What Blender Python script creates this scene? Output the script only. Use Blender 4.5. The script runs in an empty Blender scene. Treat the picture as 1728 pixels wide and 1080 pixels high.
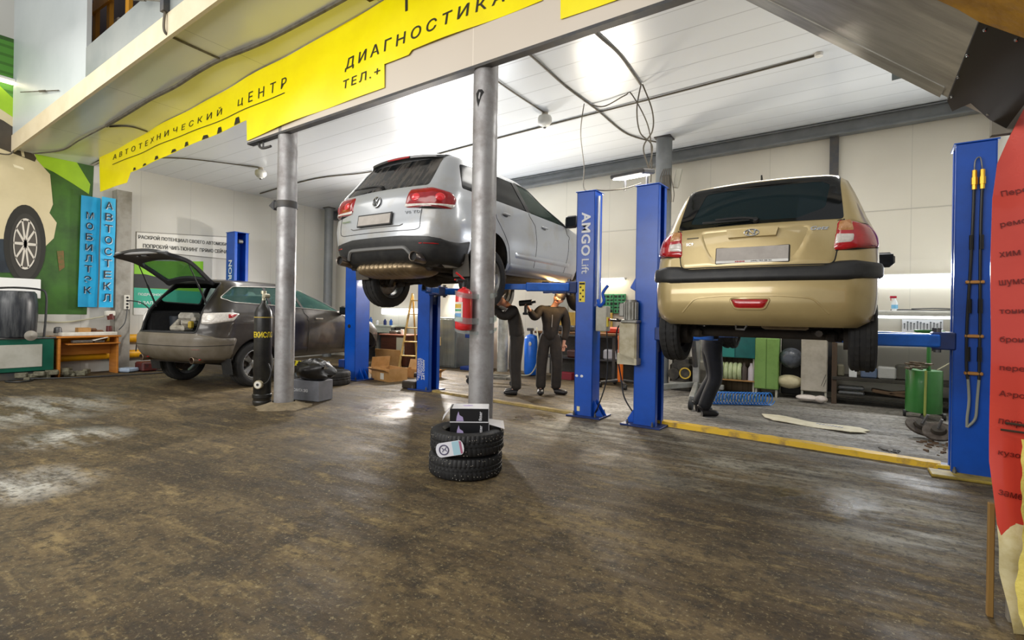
import bpy, bmesh, math, random
import numpy as np
from mathutils import Vector, Matrix
from mathutils.geometry import delaunay_2d_cdt

scene = bpy.context.scene
COL = scene.collection
R = math.radians
random.seed(7)

# ------------------------------------------------------------------ camera
cam_data = bpy.data.cameras.new('camera')
cam_data.sensor_width = 36.0
cam_data.lens = 36.0 * 862.0 / 1728.0
cam_data.shift_y = -10.0 / 1728.0
cam_data.clip_start = 0.05
cam = bpy.data.objects.new('camera', cam_data)
COL.objects.link(cam)
_th, _ro = R(32.2), R(0.95)
_right = Vector((math.cos(_th), math.sin(_th), 0)); _up = Vector((0, 0, 1)); _fwd = Vector((-math.sin(_th), math.cos(_th), 0))
_cx = _right * math.cos(_ro) + _up * math.sin(_ro); _cy = -_right * math.sin(_ro) + _up * math.cos(_ro)
cam.matrix_world = Matrix(((_cx.x, _cy.x, -_fwd.x, 0), (_cx.y, _cy.y, -_fwd.y, 0), (_cx.z, _cy.z, -_fwd.z, 1.30), (0, 0, 0, 1)))
scene.camera = cam

# ------------------------------------------------------------------ world, lights, exposure
world = bpy.data.worlds.new('hall_ambient'); scene.world = world
world.use_nodes = True
world.node_tree.nodes['Background'].inputs[0].default_value = (0.95, 0.97, 1.0, 1)
world.node_tree.nodes['Background'].inputs[1].default_value = 0.36

def area(name, loc, size, power, rot=(0, 0, 0), color=(1, 0.97, 0.92), spread=180):
    d = bpy.data.lights.new(name, 'AREA'); d.shape = 'RECTANGLE'; d.size, d.size_y = size
    d.energy = power; d.color = color; d.spread = R(spread)
    o = bpy.data.objects.new(name, d); o.location = loc; o.rotation_euler = rot; COL.objects.link(o); return o

def point(name, loc, power, radius=0.15, color=(1, 0.97, 0.92)):
    d = bpy.data.lights.new(name, 'POINT'); d.energy = power; d.shadow_soft_size = radius; d.color = color
    o = bpy.data.objects.new(name, d); o.location = loc; COL.objects.link(o); return o

area('hall_overhead_fill', (-3.0, -1.5, 5.6), (7, 2.5), 130, color=(1, .96, .9))  # two unseen overhead fills added to light the hall, no fixtures
area('hall_overhead_fill', (-9.0, 0.5, 5.6), (4, 2.5), 100, color=(1, .96, .9))
area('bay_overhead_fill', (-4.4, 6.6, 4.30), (2.4, .5), 40)  # three added fills just under the bay ceiling, no lamps built there
area('bay_overhead_fill', (-0.4, 6.6, 4.35), (2.4, .5), 50)
area('bay_overhead_fill', (-9.2, 6.6, 4.20), (2.4, .5), 40)
area('hall_fill_light', (-5.5, -4.5, 3.4), (9, 2.4), 430, (R(106), 0, 0), (1, .97, .92))  # unseen fill added behind the camera to brighten the banners and soffit
# lamps on the back wall and one assumed lamp throw their light forward over the floor; an added fill brightens the ceiling
area('bench_tube_light', (1.0, 9.9, 2.05), (1.3, .2), 60, (R(-92), 0, 0), (.94, .97, 1))
area('wall_lamp_light', (-3.9, 9.85, 2.10), (.6, .15), 80, (R(-95), 0, 0), (1, .9, .74))
area('assumed_lamp_light', (-8.7, 9.8, 2.15), (.35, .25), 230, (R(-78), 0, R(25)), (1, .93, .86))  # assumed unseen lamp without a fixture, added to cast the lift post shadows
area('ceiling_fill_light', (-6.2, 8.6, 2.4), (2.5, .3), 40, (R(180), 0, 0), (.92, .96, 1))  # added fill facing up to brighten the ceiling, no fixture here

vs = scene.view_settings
vs.view_transform = 'Standard'; vs.look = 'None'; vs.gamma = 1.0; vs.use_curve_mapping = False
vs.exposure = 0.5
scene.render.film_transparent = False
# ------------------------------------------------------------------ helpers
def lin(c):
    if isinstance(c, str):
        c = tuple(int(c[i:i + 2], 16) for i in (0, 2, 4))
    return tuple(((x / 255) / 12.92 if x / 255 <= .04045 else ((x / 255 + .055) / 1.055) ** 2.4) for x in c) + (1.0,)

_mats = {}
def mat(name, c='808080', c2=None, scale=6.0, rough=0.5, rough2=None, metal=0.0, bump=0.0, coat=0.0, lo=0.4, hi=0.7,
        stretch=None, bscale=None, detail=5.0, spec=0.5, bdist=0.02):
    if name in _mats: return _mats[name]
    m = bpy.data.materials.new(name); m.use_nodes = True
    nt = m.node_tree; b = nt.nodes['Principled BSDF']; N = nt.nodes.new; L = nt.links.new
    b.inputs['Base Color'].default_value = lin(c); b.inputs['Roughness'].default_value = rough
    b.inputs['Metallic'].default_value = metal; b.inputs['Coat Weight'].default_value = coat
    b.inputs['Coat Roughness'].default_value = 0.08; b.inputs['Specular IOR Level'].default_value = spec
    if c2 is not None or bump or rough2 is not None:
        tc = N('ShaderNodeTexCoord'); mp = N('ShaderNodeMapping'); L(tc.outputs['Object'], mp.inputs[0])
        if stretch: mp.inputs['Scale'].default_value = stretch
        nz = N('ShaderNodeTexNoise'); nz.inputs['Scale'].default_value = scale; nz.inputs['Detail'].default_value = detail
        nz.inputs['Roughness'].default_value = 0.62
        L(mp.outputs[0], nz.inputs['Vector'])
        rmp = N('ShaderNodeMapRange'); rmp.inputs[1].default_value = lo; rmp.inputs[2].default_value = hi
        L(nz.outputs[0], rmp.inputs[0])
        if c2 is not None:
            mx = N('ShaderNodeMix'); mx.data_type = 'RGBA'
            mx.inputs[6].default_value = lin(c); mx.inputs[7].default_value = lin(c2)
            L(rmp.outputs[0], mx.inputs[0]); L(mx.outputs[2], b.inputs['Base Color'])
        if rough2 is not None:
            r2 = N('ShaderNodeMapRange'); r2.inputs[3].default_value = rough; r2.inputs[4].default_value = rough2
            L(rmp.outputs[0], r2.inputs[0]); L(r2.outputs[0], b.inputs['Roughness'])
        if bump:
            bz = N('ShaderNodeTexNoise'); bz.inputs['Scale'].default_value = bscale or scale * 4; bz.inputs['Detail'].default_value = 4
            L(mp.outputs[0], bz.inputs['Vector'])
            bp = N('ShaderNodeBump'); bp.inputs['Strength'].default_value = bump; bp.inputs['Distance'].default_value = bdist
            L(bz.outputs[0], bp.inputs['Height']); L(bp.outputs[0], b.inputs['Normal'])
    _mats[name] = m
    return m

def glass(name, tint='203030', mixf=0.6, rough=0.03, dirt=None, spec=.5):
    """thin window pane: part tinted see-through, part dark body, glossy on top"""
    if name in _mats: return _mats[name]
    m = bpy.data.materials.new(name); m.use_nodes = True
    nt = m.node_tree; N = nt.nodes.new; L = nt.links.new; b = nt.nodes['Principled BSDF']
    b.inputs['Base Color'].default_value = lin(tint); b.inputs['Roughness'].default_value = rough; b.inputs['Specular IOR Level'].default_value = spec
    out = nt.nodes['Material Output']
    tr = N('ShaderNodeBsdfTransparent'); tr.inputs[0].default_value = (0.75, 0.86, 0.84, 1)
    mx = N('ShaderNodeMixShader'); mx.inputs[0].default_value = mixf
    L(tr.outputs[0], mx.inputs[1]); L(b.outputs[0], mx.inputs[2]); L(mx.outputs[0], out.inputs[0])
    if dirt:
        tc = N('ShaderNodeTexCoord'); nz = N('ShaderNodeTexNoise'); nz.inputs['Scale'].default_value = 3.0; nz.inputs['Detail'].default_value = 6
        mp = N('ShaderNodeMapping'); mp.inputs['Scale'].default_value = (5, 1, 1); L(tc.outputs['Object'], mp.inputs[0]); L(mp.outputs[0], nz.inputs[0])
        rr = N('ShaderNodeMapRange'); rr.inputs[1].default_value = .42; rr.inputs[2].default_value = .75; L(nz.outputs[0], rr.inputs[0])
        c = N('ShaderNodeMix'); c.data_type = 'RGBA'; c.inputs[6].default_value = lin(tint); c.inputs[7].default_value = lin(dirt)
        L(rr.outputs[0], c.inputs[0]); L(c.outputs[2], b.inputs['Base Color'])
        r2 = N('ShaderNodeMapRange'); r2.inputs[3].default_value = rough; r2.inputs[4].default_value = .7; L(rr.outputs[0], r2.inputs[0]); L(r2.outputs[0], b.inputs['Roughness'])
    _mats[name] = m
    return m

def glow(name, c, strength):
    if name in _mats: return _mats[name]
    m = bpy.data.materials.new(name); m.use_nodes = True
    b = m.node_tree.nodes['Principled BSDF']
    b.inputs['Base Color'].default_value = lin(c); b.inputs['Emission Color'].default_value = lin(c); b.inputs['Emission Strength'].default_value = strength
    _mats[name] = m
    return m

def T(x=0, y=0, z=0, rx=0, ry=0, rz=0):
    return Matrix.Translation((x, y, z)) @ Matrix.Rotation(R(rz), 4, 'Z') @ Matrix.Rotation(R(ry), 4, 'Y') @ Matrix.Rotation(R(rx), 4, 'X')

class MB:
    """collects shapes into one mesh"""
    def __init__(s, m=None): s.v, s.f, s.mi, s.m, s.k = [], [], [], m or Matrix(), 0
    def add(s, vs, fs, k=None):
        b = len(s.v); s.v += [tuple(s.m @ Vector(p)) for p in vs]
        s.f += [tuple(i + b for i in f) for f in fs]; s.mi += [s.k if k is None else k] * len(fs); return s
    def box(s, c, d, bev=0.0, rot=None, k=None):
        x, y, z = (e / 2 for e in d)
        if bev <= 0:
            vs = [Vector((a, b, e)) for a in (-x, x) for b in (-y, y) for e in (-z, z)]
            fs = [(0, 1, 3, 2), (4, 6, 7, 5), (0, 4, 5, 1), (2, 3, 7, 6), (0, 2, 6, 4), (1, 5, 7, 3)]
        else:
            bev = min(bev, x * .95, y * .95, z * .95)
            vs, fs, ix = [], [], {}
            for a in (-1, 1):
                for b in (-1, 1):
                    for e in (-1, 1):
                        for ax in range(3):
                            p = [a * (x - bev), b * (y - bev), e * (z - bev)]
                            p[ax] = (a * x, b * y, e * z)[ax]
                            ix[a, b, e, ax] = len(vs); vs.append(Vector(p))
            sg = (-1, 1)
            for ax in range(3):
                o = [i for i in range(3) if i != ax]
                for sv in sg:
                    q = []
                    for (i, j) in ((-1, -1), (1, -1), (1, 1), (-1, 1)):
                        t = [0, 0, 0]; t[ax] = sv; t[o[0]] = i; t[o[1]] = j; q.append(ix[(*t, ax)])
                    flip = (sv > 0) == (ax == 1)
                    fs.append(tuple(q[::-1] if flip else q))
                # edges along ax
                for i in sg:
                    for j in sg:
                        t0 = [0, 0, 0]; t0[ax] = -1; t0[o[0]] = i; t0[o[1]] = j
                        t1 = list(t0); t1[ax] = 1
                        fs.append((ix[(*t0, o[0])], ix[(*t0, o[1])], ix[(*t1, o[1])], ix[(*t1, o[0])]))
            for a in sg:
                for b in sg:
                    for e in sg: fs.append((ix[a, b, e, 0], ix[a, b, e, 1], ix[a, b, e, 2]))
            # orient outward
            g = []
            for f in fs:
                n = (vs[f[1]] - vs[f[0]]).cross(vs[f[2]] - vs[f[0]]); cc = sum((vs[i] for i in f), Vector()) / len(f)
                g.append(f if n.dot(cc) > 0 else f[::-1])
            fs = g
        if rot is not None: vs = [rot @ p for p in vs]
        c = Vector(c)
        return s.add([p + c for p in vs], fs, k)
    def cyl(s, p0, p1, r0, r1=None, n=20, caps=True, k=None):
        r1 = r0 if r1 is None else r1
        p0, p1 = Vector(p0), Vector(p1); a = (p1 - p0).normalized()
        u = a.orthogonal().normalized(); w = a.cross(u)
        vs = []
        for i in range(n):
            t = 2 * math.pi * i / n; d = u * math.cos(t) + w * math.sin(t); vs += [p0 + d * r0, p1 + d * r1]
        fs = [(2 * i, 2 * ((i + 1) % n), 2 * ((i + 1) % n) + 1, 2 * i + 1) for i in range(n)]
        if caps: fs += [tuple(2 * i for i in range(n))[::-1], tuple(2 * i + 1 for i in range(n))]
        return s.add(vs, fs, k)
    def tube(s, pts, r, n=8, closed=False, k=None, caps=True):
        pts = [Vector(p) for p in pts]; m = len(pts)
        if m < 2: return s
        rr = r if isinstance(r, (list, tuple)) else [r] * m
        tan = []
        for i in range(m):
            a = pts[(i - 1) % m] if closed or i else pts[0]; b = pts[(i + 1) % m] if closed or i < m - 1 else pts[-1]
            t = b - a; tan.append(t.normalized() if t.length > 1e-9 else Vector((0, 0, 1)))
        u = tan[0].orthogonal().normalized(); vs = []
        for i in range(m):
            u = (u - tan[i] * u.dot(tan[i]))
            u = u.normalized() if u.length > 1e-6 else tan[i].orthogonal().normalized()
            w = tan[i].cross(u)
            for j in range(n):
                t = 2 * math.pi * j / n; vs.append(pts[i] + (u * math.cos(t) + w * math.sin(t)) * rr[i])
        fs = []
        for i in range(m if closed else m - 1):
            i2 = (i + 1) % m
            for j in range(n):
                j2 = (j + 1) % n; fs.append((i * n + j, i * n + j2, i2 * n + j2, i2 * n + j))
        if not closed and caps: fs += [tuple(range(n))[::-1], tuple((m - 1) * n + j for j in range(n))]
        return s.add(vs, fs, k)
    def lathe(s, prof, n=32, axis='Z', o=(0, 0, 0), k=None, closed=False):
        """prof: list of (radius, height)"""
        vs = []; m = len(prof); o = Vector(o)
        for i in range(n):
            t = 2 * math.pi * i / n; c, d = math.cos(t), math.sin(t)
            for r, h in prof:
                p = {'Z': (r * c, r * d, h), 'X': (h, r * c, r * d), 'Y': (r * d, h, r * c)}[axis]; vs.append(o + Vector(p))
        fs = []
        for i in range(n):
            a, b = i * m, ((i + 1) % n) * m
            for j in range(m if closed else m - 1):
                j2 = (j + 1) % m; fs.append((a + j, b + j, b + j2, a + j2))
        return s.add(vs, fs, k)
    def prism(s, poly, h0, h1, plane='XY', k=None):
        """polygon in a plane, extruded along the remaining axis from h0 to h1"""
        f = {'XY': lambda a, b, h: (a, b, h), 'XZ': lambda a, b, h: (a, h, b), 'YZ': lambda a, b, h: (h, a, b)}[plane]
        n = len(poly)
        vs = [f(a, b, h0) for a, b in poly] + [f(a, b, h1) for a, b in poly]
        fs = [tuple(range(n))[::-1], tuple(range(n, 2 * n))] + [(i, (i + 1) % n, n + (i + 1) % n, n + i) for i in range(n)]
        return s.add(vs, fs, k)
    def ball(s, c, r, n=16, k=None):
        r = (r, r, r) if not isinstance(r, (tuple, list)) else r; c = Vector(c); vs = []; m = n // 2
        for i in range(m + 1):
            p = math.pi * i / m
            for j in range(n):
                t = 2 * math.pi * j / n; vs.append(c + Vector((r[0] * math.sin(p) * math.cos(t), r[1] * math.sin(p) * math.sin(t), r[2] * math.cos(p))))
        fs = [(i * n + j, (i + 1) * n + j, (i + 1) * n + (j + 1) % n, i * n + (j + 1) % n) for i in range(m) for j in range(n)]
        return s.add(vs, fs, k)
    def grid(s, rows, k=None, thick=0.0):
        a, b = len(rows), len(rows[0]); vs = [p for r in rows for p in r]
        fs = [(i * b + j, i * b + j + 1, (i + 1) * b + j + 1, (i + 1) * b + j) for i in range(a - 1) for j in range(b - 1)]
        return s.add(vs, fs, k)
    def build(s, name, mats, parent=None, smooth=35, loc=None):
        me = bpy.data.meshes.new(name); me.from_pydata(s.v, [], s.f)
        for m in (mats if isinstance(mats, (list, tuple)) else [mats]): me.materials.append(m)
        if any(s.mi): me.polygons.foreach_set('material_index', s.mi)
        bm = bmesh.new(); bm.from_mesh(me); bmesh.ops.remove_doubles(bm, verts=bm.verts, dist=1e-6)
        bmesh.ops.recalc_face_normals(bm, faces=bm.faces); bm.to_mesh(me); bm.free()
        if smooth:
            me.polygons.foreach_set('use_smooth', [True] * len(me.polygons)); me.set_sharp_from_angle(angle=R(smooth))
        o = bpy.data.objects.new(name, me); COL.objects.link(o)
        if parent is not None: o.parent = parent
        if loc is not None: o.location = loc
        return o

def thing(name, label, cat, loc=(0, 0, 0), rz=0.0, group=None):
    o = bpy.data.objects.new(name, None); o.empty_display_size = .1; COL.objects.link(o)
    o.location = loc; o.rotation_euler = (0, 0, R(rz)); return tag(o, label, cat, group)

def tag(o, label, cat, group=None, kind=None):
    o['label'] = label; o['category'] = cat
    if group: o['group'] = group
    if kind: o['kind'] = kind
    return o

def struct(name, mb, m, smooth=0):
    o = mb.build(name, m, None, smooth); o['kind'] = 'structure'; return o

def dup(root, loc, rz=None, label=None, group=None):
    r = root.copy(); COL.objects.link(r); r.location = loc
    if rz is not None: r.rotation_euler = (0, 0, R(rz))
    if label: r['label'] = label
    if group: r['group'] = group
    def rec(a, b):
        for ch in list(a.children):
            c = ch.copy(); COL.objects.link(c); c.parent = b; rec(ch, c)
    rec(root, r)
    return r

def bez(pts, n=8):
    """Catmull-Rom through the points"""
    P = [Vector(p) for p in pts]; out = []
    if len(P) < 3: return P
    for i in range(len(P) - 1):
        a, b, c, d = P[max(i - 1, 0)], P[i], P[i + 1], P[min(i + 2, len(P) - 1)]
        for j in range(n):
            t = j / n
            out.append(.5 * ((2 * b) + (c - a) * t + (2 * a - 5 * b + 4 * c - d) * t * t + (3 * b - a - 3 * c + d) * t ** 3))
    out.append(P[-1]); return out

_txt = {}
def text_mesh(s, spacing=1.0, shear=0.0, bold=0.0):
    key = (s, spacing, shear, bold)
    if key in _txt: return _txt[key]
    cu = bpy.data.curves.new('txt', 'FONT'); cu.body = s; cu.size = 1.0; cu.space_character = spacing; cu.shear = shear
    cu.offset = bold; cu.resolution_u = 3; cu.space_line = 1.0
    o = bpy.data.objects.new('txt', cu); COL.objects.link(o)
    dg = bpy.context.evaluated_depsgraph_get(); me = o.evaluated_get(dg).to_mesh()
    v = [tuple(p.co) for p in me.vertices]; f = [tuple(p.vertices) for p in me.polygons]
    o.evaluated_get(dg).to_mesh_clear(); bpy.data.objects.remove(o); bpy.data.curves.remove(cu)
    _txt[key] = (v, f); return v, f

def text(mb, s, M, width=None, height=None, spacing=1.0, shear=0.0, bold=0.0, depth=0.002, fn=None, k=None):
    """flat lettering, its lower left corner at M's origin, laid in M's XY plane; fn bends the points in the end"""
    v, f = text_mesh(s, spacing, shear, bold)
    if not v: return
    x0 = min(p[0] for p in v); x1 = max(p[0] for p in v); y0 = min(p[1] for p in v); y1 = max(p[1] for p in v)
    sx = width / (x1 - x0) if width else None; sy = height / (y1 - y0) if height else None
    sx = sx or sy; sy = sy or sx
    n = len(v); P = []
    for h in (0.0, depth):
        for p in v:
            q = M @ Vector(((p[0] - x0) * sx, (p[1] - y0) * sy, h)); P.append(fn(q) if fn else q)
    F = [tuple(i + n for i in t) for t in f]
    # side walls from boundary edges
    cnt = {}
    for t in f:
        for i in range(len(t)):
            e = (t[i], t[(i + 1) % len(t)]); cnt[e] = 1
    for (a, b) in cnt:
        if (b, a) not in cnt: F.append((a, b, b + n, a + n))
    mb.add(P, F, k)
# ------------------------------------------------------------------ car bodies: a skin S(l, v) wrapped round the car, cut into panels
def pchip(xs, ys):
    xs = np.array(xs, float); ys = np.array(ys, float); h = np.diff(xs); d = np.diff(ys) / h; m = np.zeros_like(ys)
    m[0], m[-1] = d[0], d[-1]
    for i in range(1, len(xs) - 1):
        if d[i - 1] * d[i] > 0:
            w1, w2 = 2 * h[i] + h[i - 1], h[i] + 2 * h[i - 1]; m[i] = (w1 + w2) / (w1 / d[i - 1] + w2 / d[i])
    def f(x):
        x = np.clip(x, xs[0], xs[-1]); i = np.clip(np.searchsorted(xs, x) - 1, 0, len(h) - 1); t = (x - xs[i]) / h[i]
        return ((1 + 2 * t) * (1 - t) ** 2 * ys[i] + t * (1 - t) ** 2 * h[i] * m[i] + t * t * (3 - 2 * t) * ys[i + 1] + t * t * (t - 1) * h[i] * m[i + 1])
    return f

def inside(poly, pts):
    poly = np.asarray(poly); x, y = pts[:, 0], pts[:, 1]; r = np.zeros(len(pts), bool)
    x0, y0 = poly[:, 0], poly[:, 1]; x1, y1 = np.roll(x0, -1), np.roll(y0, -1)
    for a, b, c, d in zip(x0, y0, x1, y1):
        if b == d: continue
        r ^= ((b > y) != (d > y)) & (x < (c - a) * (y - b) / (d - b) + a)
    return r

def polydist(poly, pts):
    poly = np.asarray(poly); a = poly; b = np.roll(poly, -1, 0); best = np.full(len(pts), 1e9)
    for p, q in zip(a, b):
        d = q - p; L2 = (d * d).sum()
        if L2 < 1e-14: continue
        t = np.clip(((pts - p) @ d) / L2, 0, 1); best = np.minimum(best, np.hypot(*(pts - p - t[:, None] * d).T))
    return best

class Shell:
    ROOF = 0.5
    def __init__(s, tab, crown=.05, fc=.6, taperf=.12, taperr=.04, yr=.2, yf=2.4):
        t = np.array(tab, float); s.z0, s.z1 = t[0, 0], t[-1, 0]
        s.fn = [pchip(t[:, 0], t[:, i]) for i in range(1, 7)]; s.crown, s.fc, s.tf, s.tr, s.yr, s.yf = crown, fc, taperf, taperr, yr, yf
        w, r, f, bow, rx, ry = (g(.75) for g in s.fn)
        s.L = np.cumsum([0, w - rx, 1.2 * (rx + ry) * .75, f - fc - (r + bow + ry), 1.3])
        s.kn = [0, .25, .4, .9, 1.]
        s.lmax = s.L[-1]; s.vmax = s.z1 + s.ROOF
    def S(s, l, v):
        l = np.asarray(l, float); v = np.asarray(v, float)
        sg = np.where(l < 0, -1., 1.); a = np.interp(np.abs(l), s.L, s.kn)
        z = np.clip(v, s.z0, s.z1); q = np.clip((v - s.z1) / s.ROOF, 0, 1)
        w, r, f, bow, rx, ry = (g(z) for g in s.fn)
        x = (w - rx) * np.clip(a / .25, 0, 1); t = np.clip((a - .25) / .15, 0, 1) * np.pi / 2
        x = x + rx * np.sin(t); y = r + bow * (x / w) ** 2 + ry * (1 - np.cos(t))
        yb = r + bow + ry; ye = f - s.fc
        sd = np.clip((a - .4) / .5, 0, 1); y = y + (ye - yb) * sd
        t2 = np.clip((a - .9) / .1, 0, 1) * np.pi / 2
        x = x * np.where(a > .9, np.maximum(np.cos(t2), 0) ** .55, 1); y = y + s.fc * np.sin(t2)
        x = x * (1 - s.tf * np.clip((y - s.yf) / 1.4, 0, 1) ** 2 - s.tr * np.clip((s.yr - y) / 1., 0, 1.2) ** 2)
        ym = .5 * (r + f)
        return np.stack([sg * x * (1 - q), ym + (y - ym) * (1 - .55 * q), z + s.crown * (1 - (1 - q) ** 2)], -1)
    def N(s, l, v):
        e = 2e-3; l = np.asarray(l, float); v = np.asarray(v, float)
        du = s.S(l + e, v) - s.S(l - e, v); v0 = np.maximum(v - e, s.z0); dv = s.S(l, v0 + 2 * e) - s.S(l, v0)
        n = np.cross(du, dv); return n / (np.linalg.norm(n, axis=-1, keepdims=True) + 1e-12)
    def at(s, kind, a, z):
        """kind 'r': rear, a = x;  'R'/'L': right / left side, a = y"""
        if kind == 'r':
            lo, hi = 0., s.L[2]
            for _ in range(40):
                m = .5 * (lo + hi)
                if s.S(m, z)[0] < abs(a): lo = m
                else: hi = m
            return math.copysign(lo, a)
        lo, hi = s.L[1] * .8, s.lmax
        for _ in range(40):
            m = .5 * (lo + hi)
            if s.S(m, z)[1] < a: lo = m
            else: hi = m
        return lo if kind == 'R' else -lo
    def loop(s, pts, rad=0.0, dense=.04, closed=True):
        """pts (kind, a, z) -> (l, v) polygon with rounded corners"""
        P = []
        n = len(pts)
        for i in range(n if closed else n - 1):
            k0, a0, z0 = pts[i]; k1, a1, z1 = pts[(i + 1) % n]
            if k0 == k1:
                m = max(2, int(math.hypot(a1 - a0, z1 - z0) / .08))
                P += [(s.at(k0, a0 + (a1 - a0) * j / m, z0 + (z1 - z0) * j / m), z0 + (z1 - z0) * j / m, j == 0) for j in range(m)]
            else: P.append((s.at(k0, a0, z0), z0, True))
        if not closed: P.append((s.at(*pts[-1]), pts[-1][2], True))
        out = []; n = len(P)
        for i, (l, v, corner) in enumerate(P):
            p = Vector((l, v))
            if rad and corner and (closed or 0 < i < n - 1):
                a = Vector(P[(i - 1) % n][:2]) - p; b = Vector(P[(i + 1) % n][:2]) - p
                r1 = min(rad, a.length * .49); r2 = min(rad, b.length * .49)
                A = p + a.normalized() * r1; B = p + b.normalized() * r2
                for j in range(6):
                    t = j / 5; out.append(tuple((1 - t) ** 2 * A + 2 * t * (1 - t) * p + t * t * B))
            else: out.append((l, v))
        return out
    def _cdt(s, grid, loops):
        V, E = [Vector(p) for p in grid], []
        for lp in loops:
            b = len(V); V += [Vector(p) for p in lp]; n = len(lp); E += [(b + i, b + (i + 1) % n) for i in range(n)]
        r = delaunay_2d_cdt(V, E, [], 0, 1e-6)
        return np.array([tuple(p) for p in r[0]]), np.array([f for f in r[2] if len(f) == 3])
    def skin(s, holes, thick=.02, res=(.07, .05)):
        """the whole body minus the holes, two layers; returns verts, faces, material index, normals"""
        vz = np.concatenate([np.arange(s.z0, s.z1, res[1]), np.linspace(s.z1, s.vmax - .01, 9)])
        lx = np.linspace(-s.lmax, s.lmax, int(2 * s.lmax / res[0]))
        G = np.array([(a, b) for b in vz for a in lx])
        keep = np.ones(len(G), bool)
        for h in holes:
            d = polydist(h, G); keep &= ~(inside(h, G) | (d < res[1] * .35))
        edge = (np.abs(np.abs(G[:, 0]) - s.lmax) < 1e-9) | (G[:, 1] <= s.z0 + 1e-9)
        G = G[keep | (edge & ~np.any([inside(h, G) for h in holes], axis=0))]
        V, Fc = s._cdt(G, holes)
        cen = V[Fc].mean(1); ok = np.ones(len(Fc), bool)
        for h in holes: ok &= ~inside(h, cen)
        Fc = Fc[ok]
        return s._solid(V, Fc, 0., thick)
    def _solid(s, V, Fc, off, thick):
        P = s.S(V[:, 0], V[:, 1]); Nn = s.N(V[:, 0], V[:, 1]); off = np.asarray(off)
        A = P + Nn * (off[:, None] if off.ndim else off); B = P - Nn * thick
        n = len(V); tris = [tuple(int(i) for i in f) for f in Fc]
        a = V[Fc]; ar = (a[:, 1, 0] - a[:, 0, 0]) * (a[:, 2, 1] - a[:, 0, 1]) - (a[:, 1, 1] - a[:, 0, 1]) * (a[:, 2, 0] - a[:, 0, 0])
        tris = [t if r > 0 else t[::-1] for t, r in zip(tris, ar) if abs(r) > 1e-12]
        es = set()
        for t in tris:
            for i in range(3): es.add((t[i], t[(i + 1) % 3]))
        rim = [(b, a, a + n, b + n) for (a, b) in es if (b, a) not in es]
        faces = tris + [tuple(i + n for i in t[::-1]) for t in tris] + rim
        mi = [0] * len(tris) + [1] * len(tris) + [0 if thick < .012 else 1] * len(rim)
        return np.concatenate([A, B]), faces, mi, Nn
    def build(s, name, data, mats, parent, exact=True):
        P, faces, mi, Nn = data
        me = bpy.data.meshes.new(name); me.from_pydata([tuple(p) for p in P], [], faces)
        for m in mats: me.materials.append(m)
        me.polygons.foreach_set('material_index', mi); me.polygons.foreach_set('use_smooth', [True] * len(faces))
        if exact:
            n = len(Nn); nr = []
            for f, m in zip(faces, range(len(faces))):
                c = None
                for i in f:
                    if len(f) == 4:
                        if c is None:
                            c = np.cross(P[f[1]] - P[f[0]], P[f[2]] - P[f[1]]); c = c / (np.linalg.norm(c) + 1e-12)
                        nr.append(tuple(c))
                    else: nr.append(tuple(Nn[i]) if i < n else tuple(-Nn[i - n]))
            me.normals_split_custom_set(nr)
        else: me.set_sharp_from_angle(angle=R(50))
        o = bpy.data.objects.new(name, me); COL.objects.link(o); o.parent = parent; return o
    def patch(s, loop, off=0.0, edge=0.0, thick=.008, res=.035, off2=None):
        """the piece of skin inside loop, raised by off, falling off to off2 within edge of its outline"""
        lp = np.array(loop); lo, hi = lp.min(0), lp.max(0)
        gx = np.linspace(lo[0], hi[0], max(3, int((hi[0] - lo[0]) / res) + 2)); gy = np.linspace(lo[1], hi[1], max(3, int((hi[1] - lo[1]) / res) + 2))
        G = np.array([(a, b) for a in gx for b in gy]); d = polydist(lp, G)
        G = G[inside(lp, G) & (d > res * .3)]
        loops = [loop]
        V, Fc = s._cdt(G, loops); Fc = Fc[inside(lp, V[Fc].mean(1))]
        if callable(off): off = off(V)
        elif edge:
            d = polydist(lp, V); t = np.clip(d / edge, 0, 1); o2 = 0. if off2 is None else off2
            off = o2 + (off - o2) * np.sqrt(1 - (1 - t) ** 2)
        return s._solid(V, Fc, off, thick)
    def gap(s, parent, pts, r=.004, closed=False, rad=.03, lift=0.0):
        q = MB(); s.line(q, pts, r, closed, rad, lift=lift); return q.build('panel_gap', GAP, parent)
    def line(s, mb, pts, r=.004, closed=False, rad=.03, k=None, lift=0.0):
        lp = np.array(s.loop(pts, rad, closed=closed)); m = len(lp); out = []
        for i in range(m if closed else m - 1):
            a, b = lp[i], lp[(i + 1) % m]; q = max(1, int(np.linalg.norm(b - a) / .04)); out += [a + (b - a) * j / q for j in range(q)]
        if not closed: out.append(lp[-1])
        out = np.array(out); P = s.S(out[:, 0], out[:, 1]) + s.N(out[:, 0], out[:, 1]) * lift
        mb.tube(P, r, 6, closed, k)
    def frame(s, kind, a, z, lift=0.0):
        """matrix on the skin: X along the skin to the right, Y up, Z outward"""
        l = s.at(kind, a, z); p = s.S(l, z); n = Vector(s.N(l, z)); x = Vector((0, 0, 1)).cross(n).normalized(); y = n.cross(x)
        return Matrix(((x.x, y.x, n.x, p[0] + n.x * lift), (x.y, y.y, n.y, p[1] + n.y * lift), (x.z, y.z, n.z, p[2] + n.z * lift), (0, 0, 0, 1)))

def arch(shell, side, yc, zc, rad, n=18):
    """wheel arch outline on a side, down to the sill"""
    pts = []
    for i in range(n + 1):
        t = math.pi * i / n; y, z = yc - rad * math.cos(t), zc + rad * math.sin(t)
        if z > shell.z0 + .004: pts.append((y, z))
    pts = [(pts[0][0], shell.z0)] + pts + [(pts[-1][0], shell.z0)]
    return [(shell.at(side, y, z), z) for y, z in pts]

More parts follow.
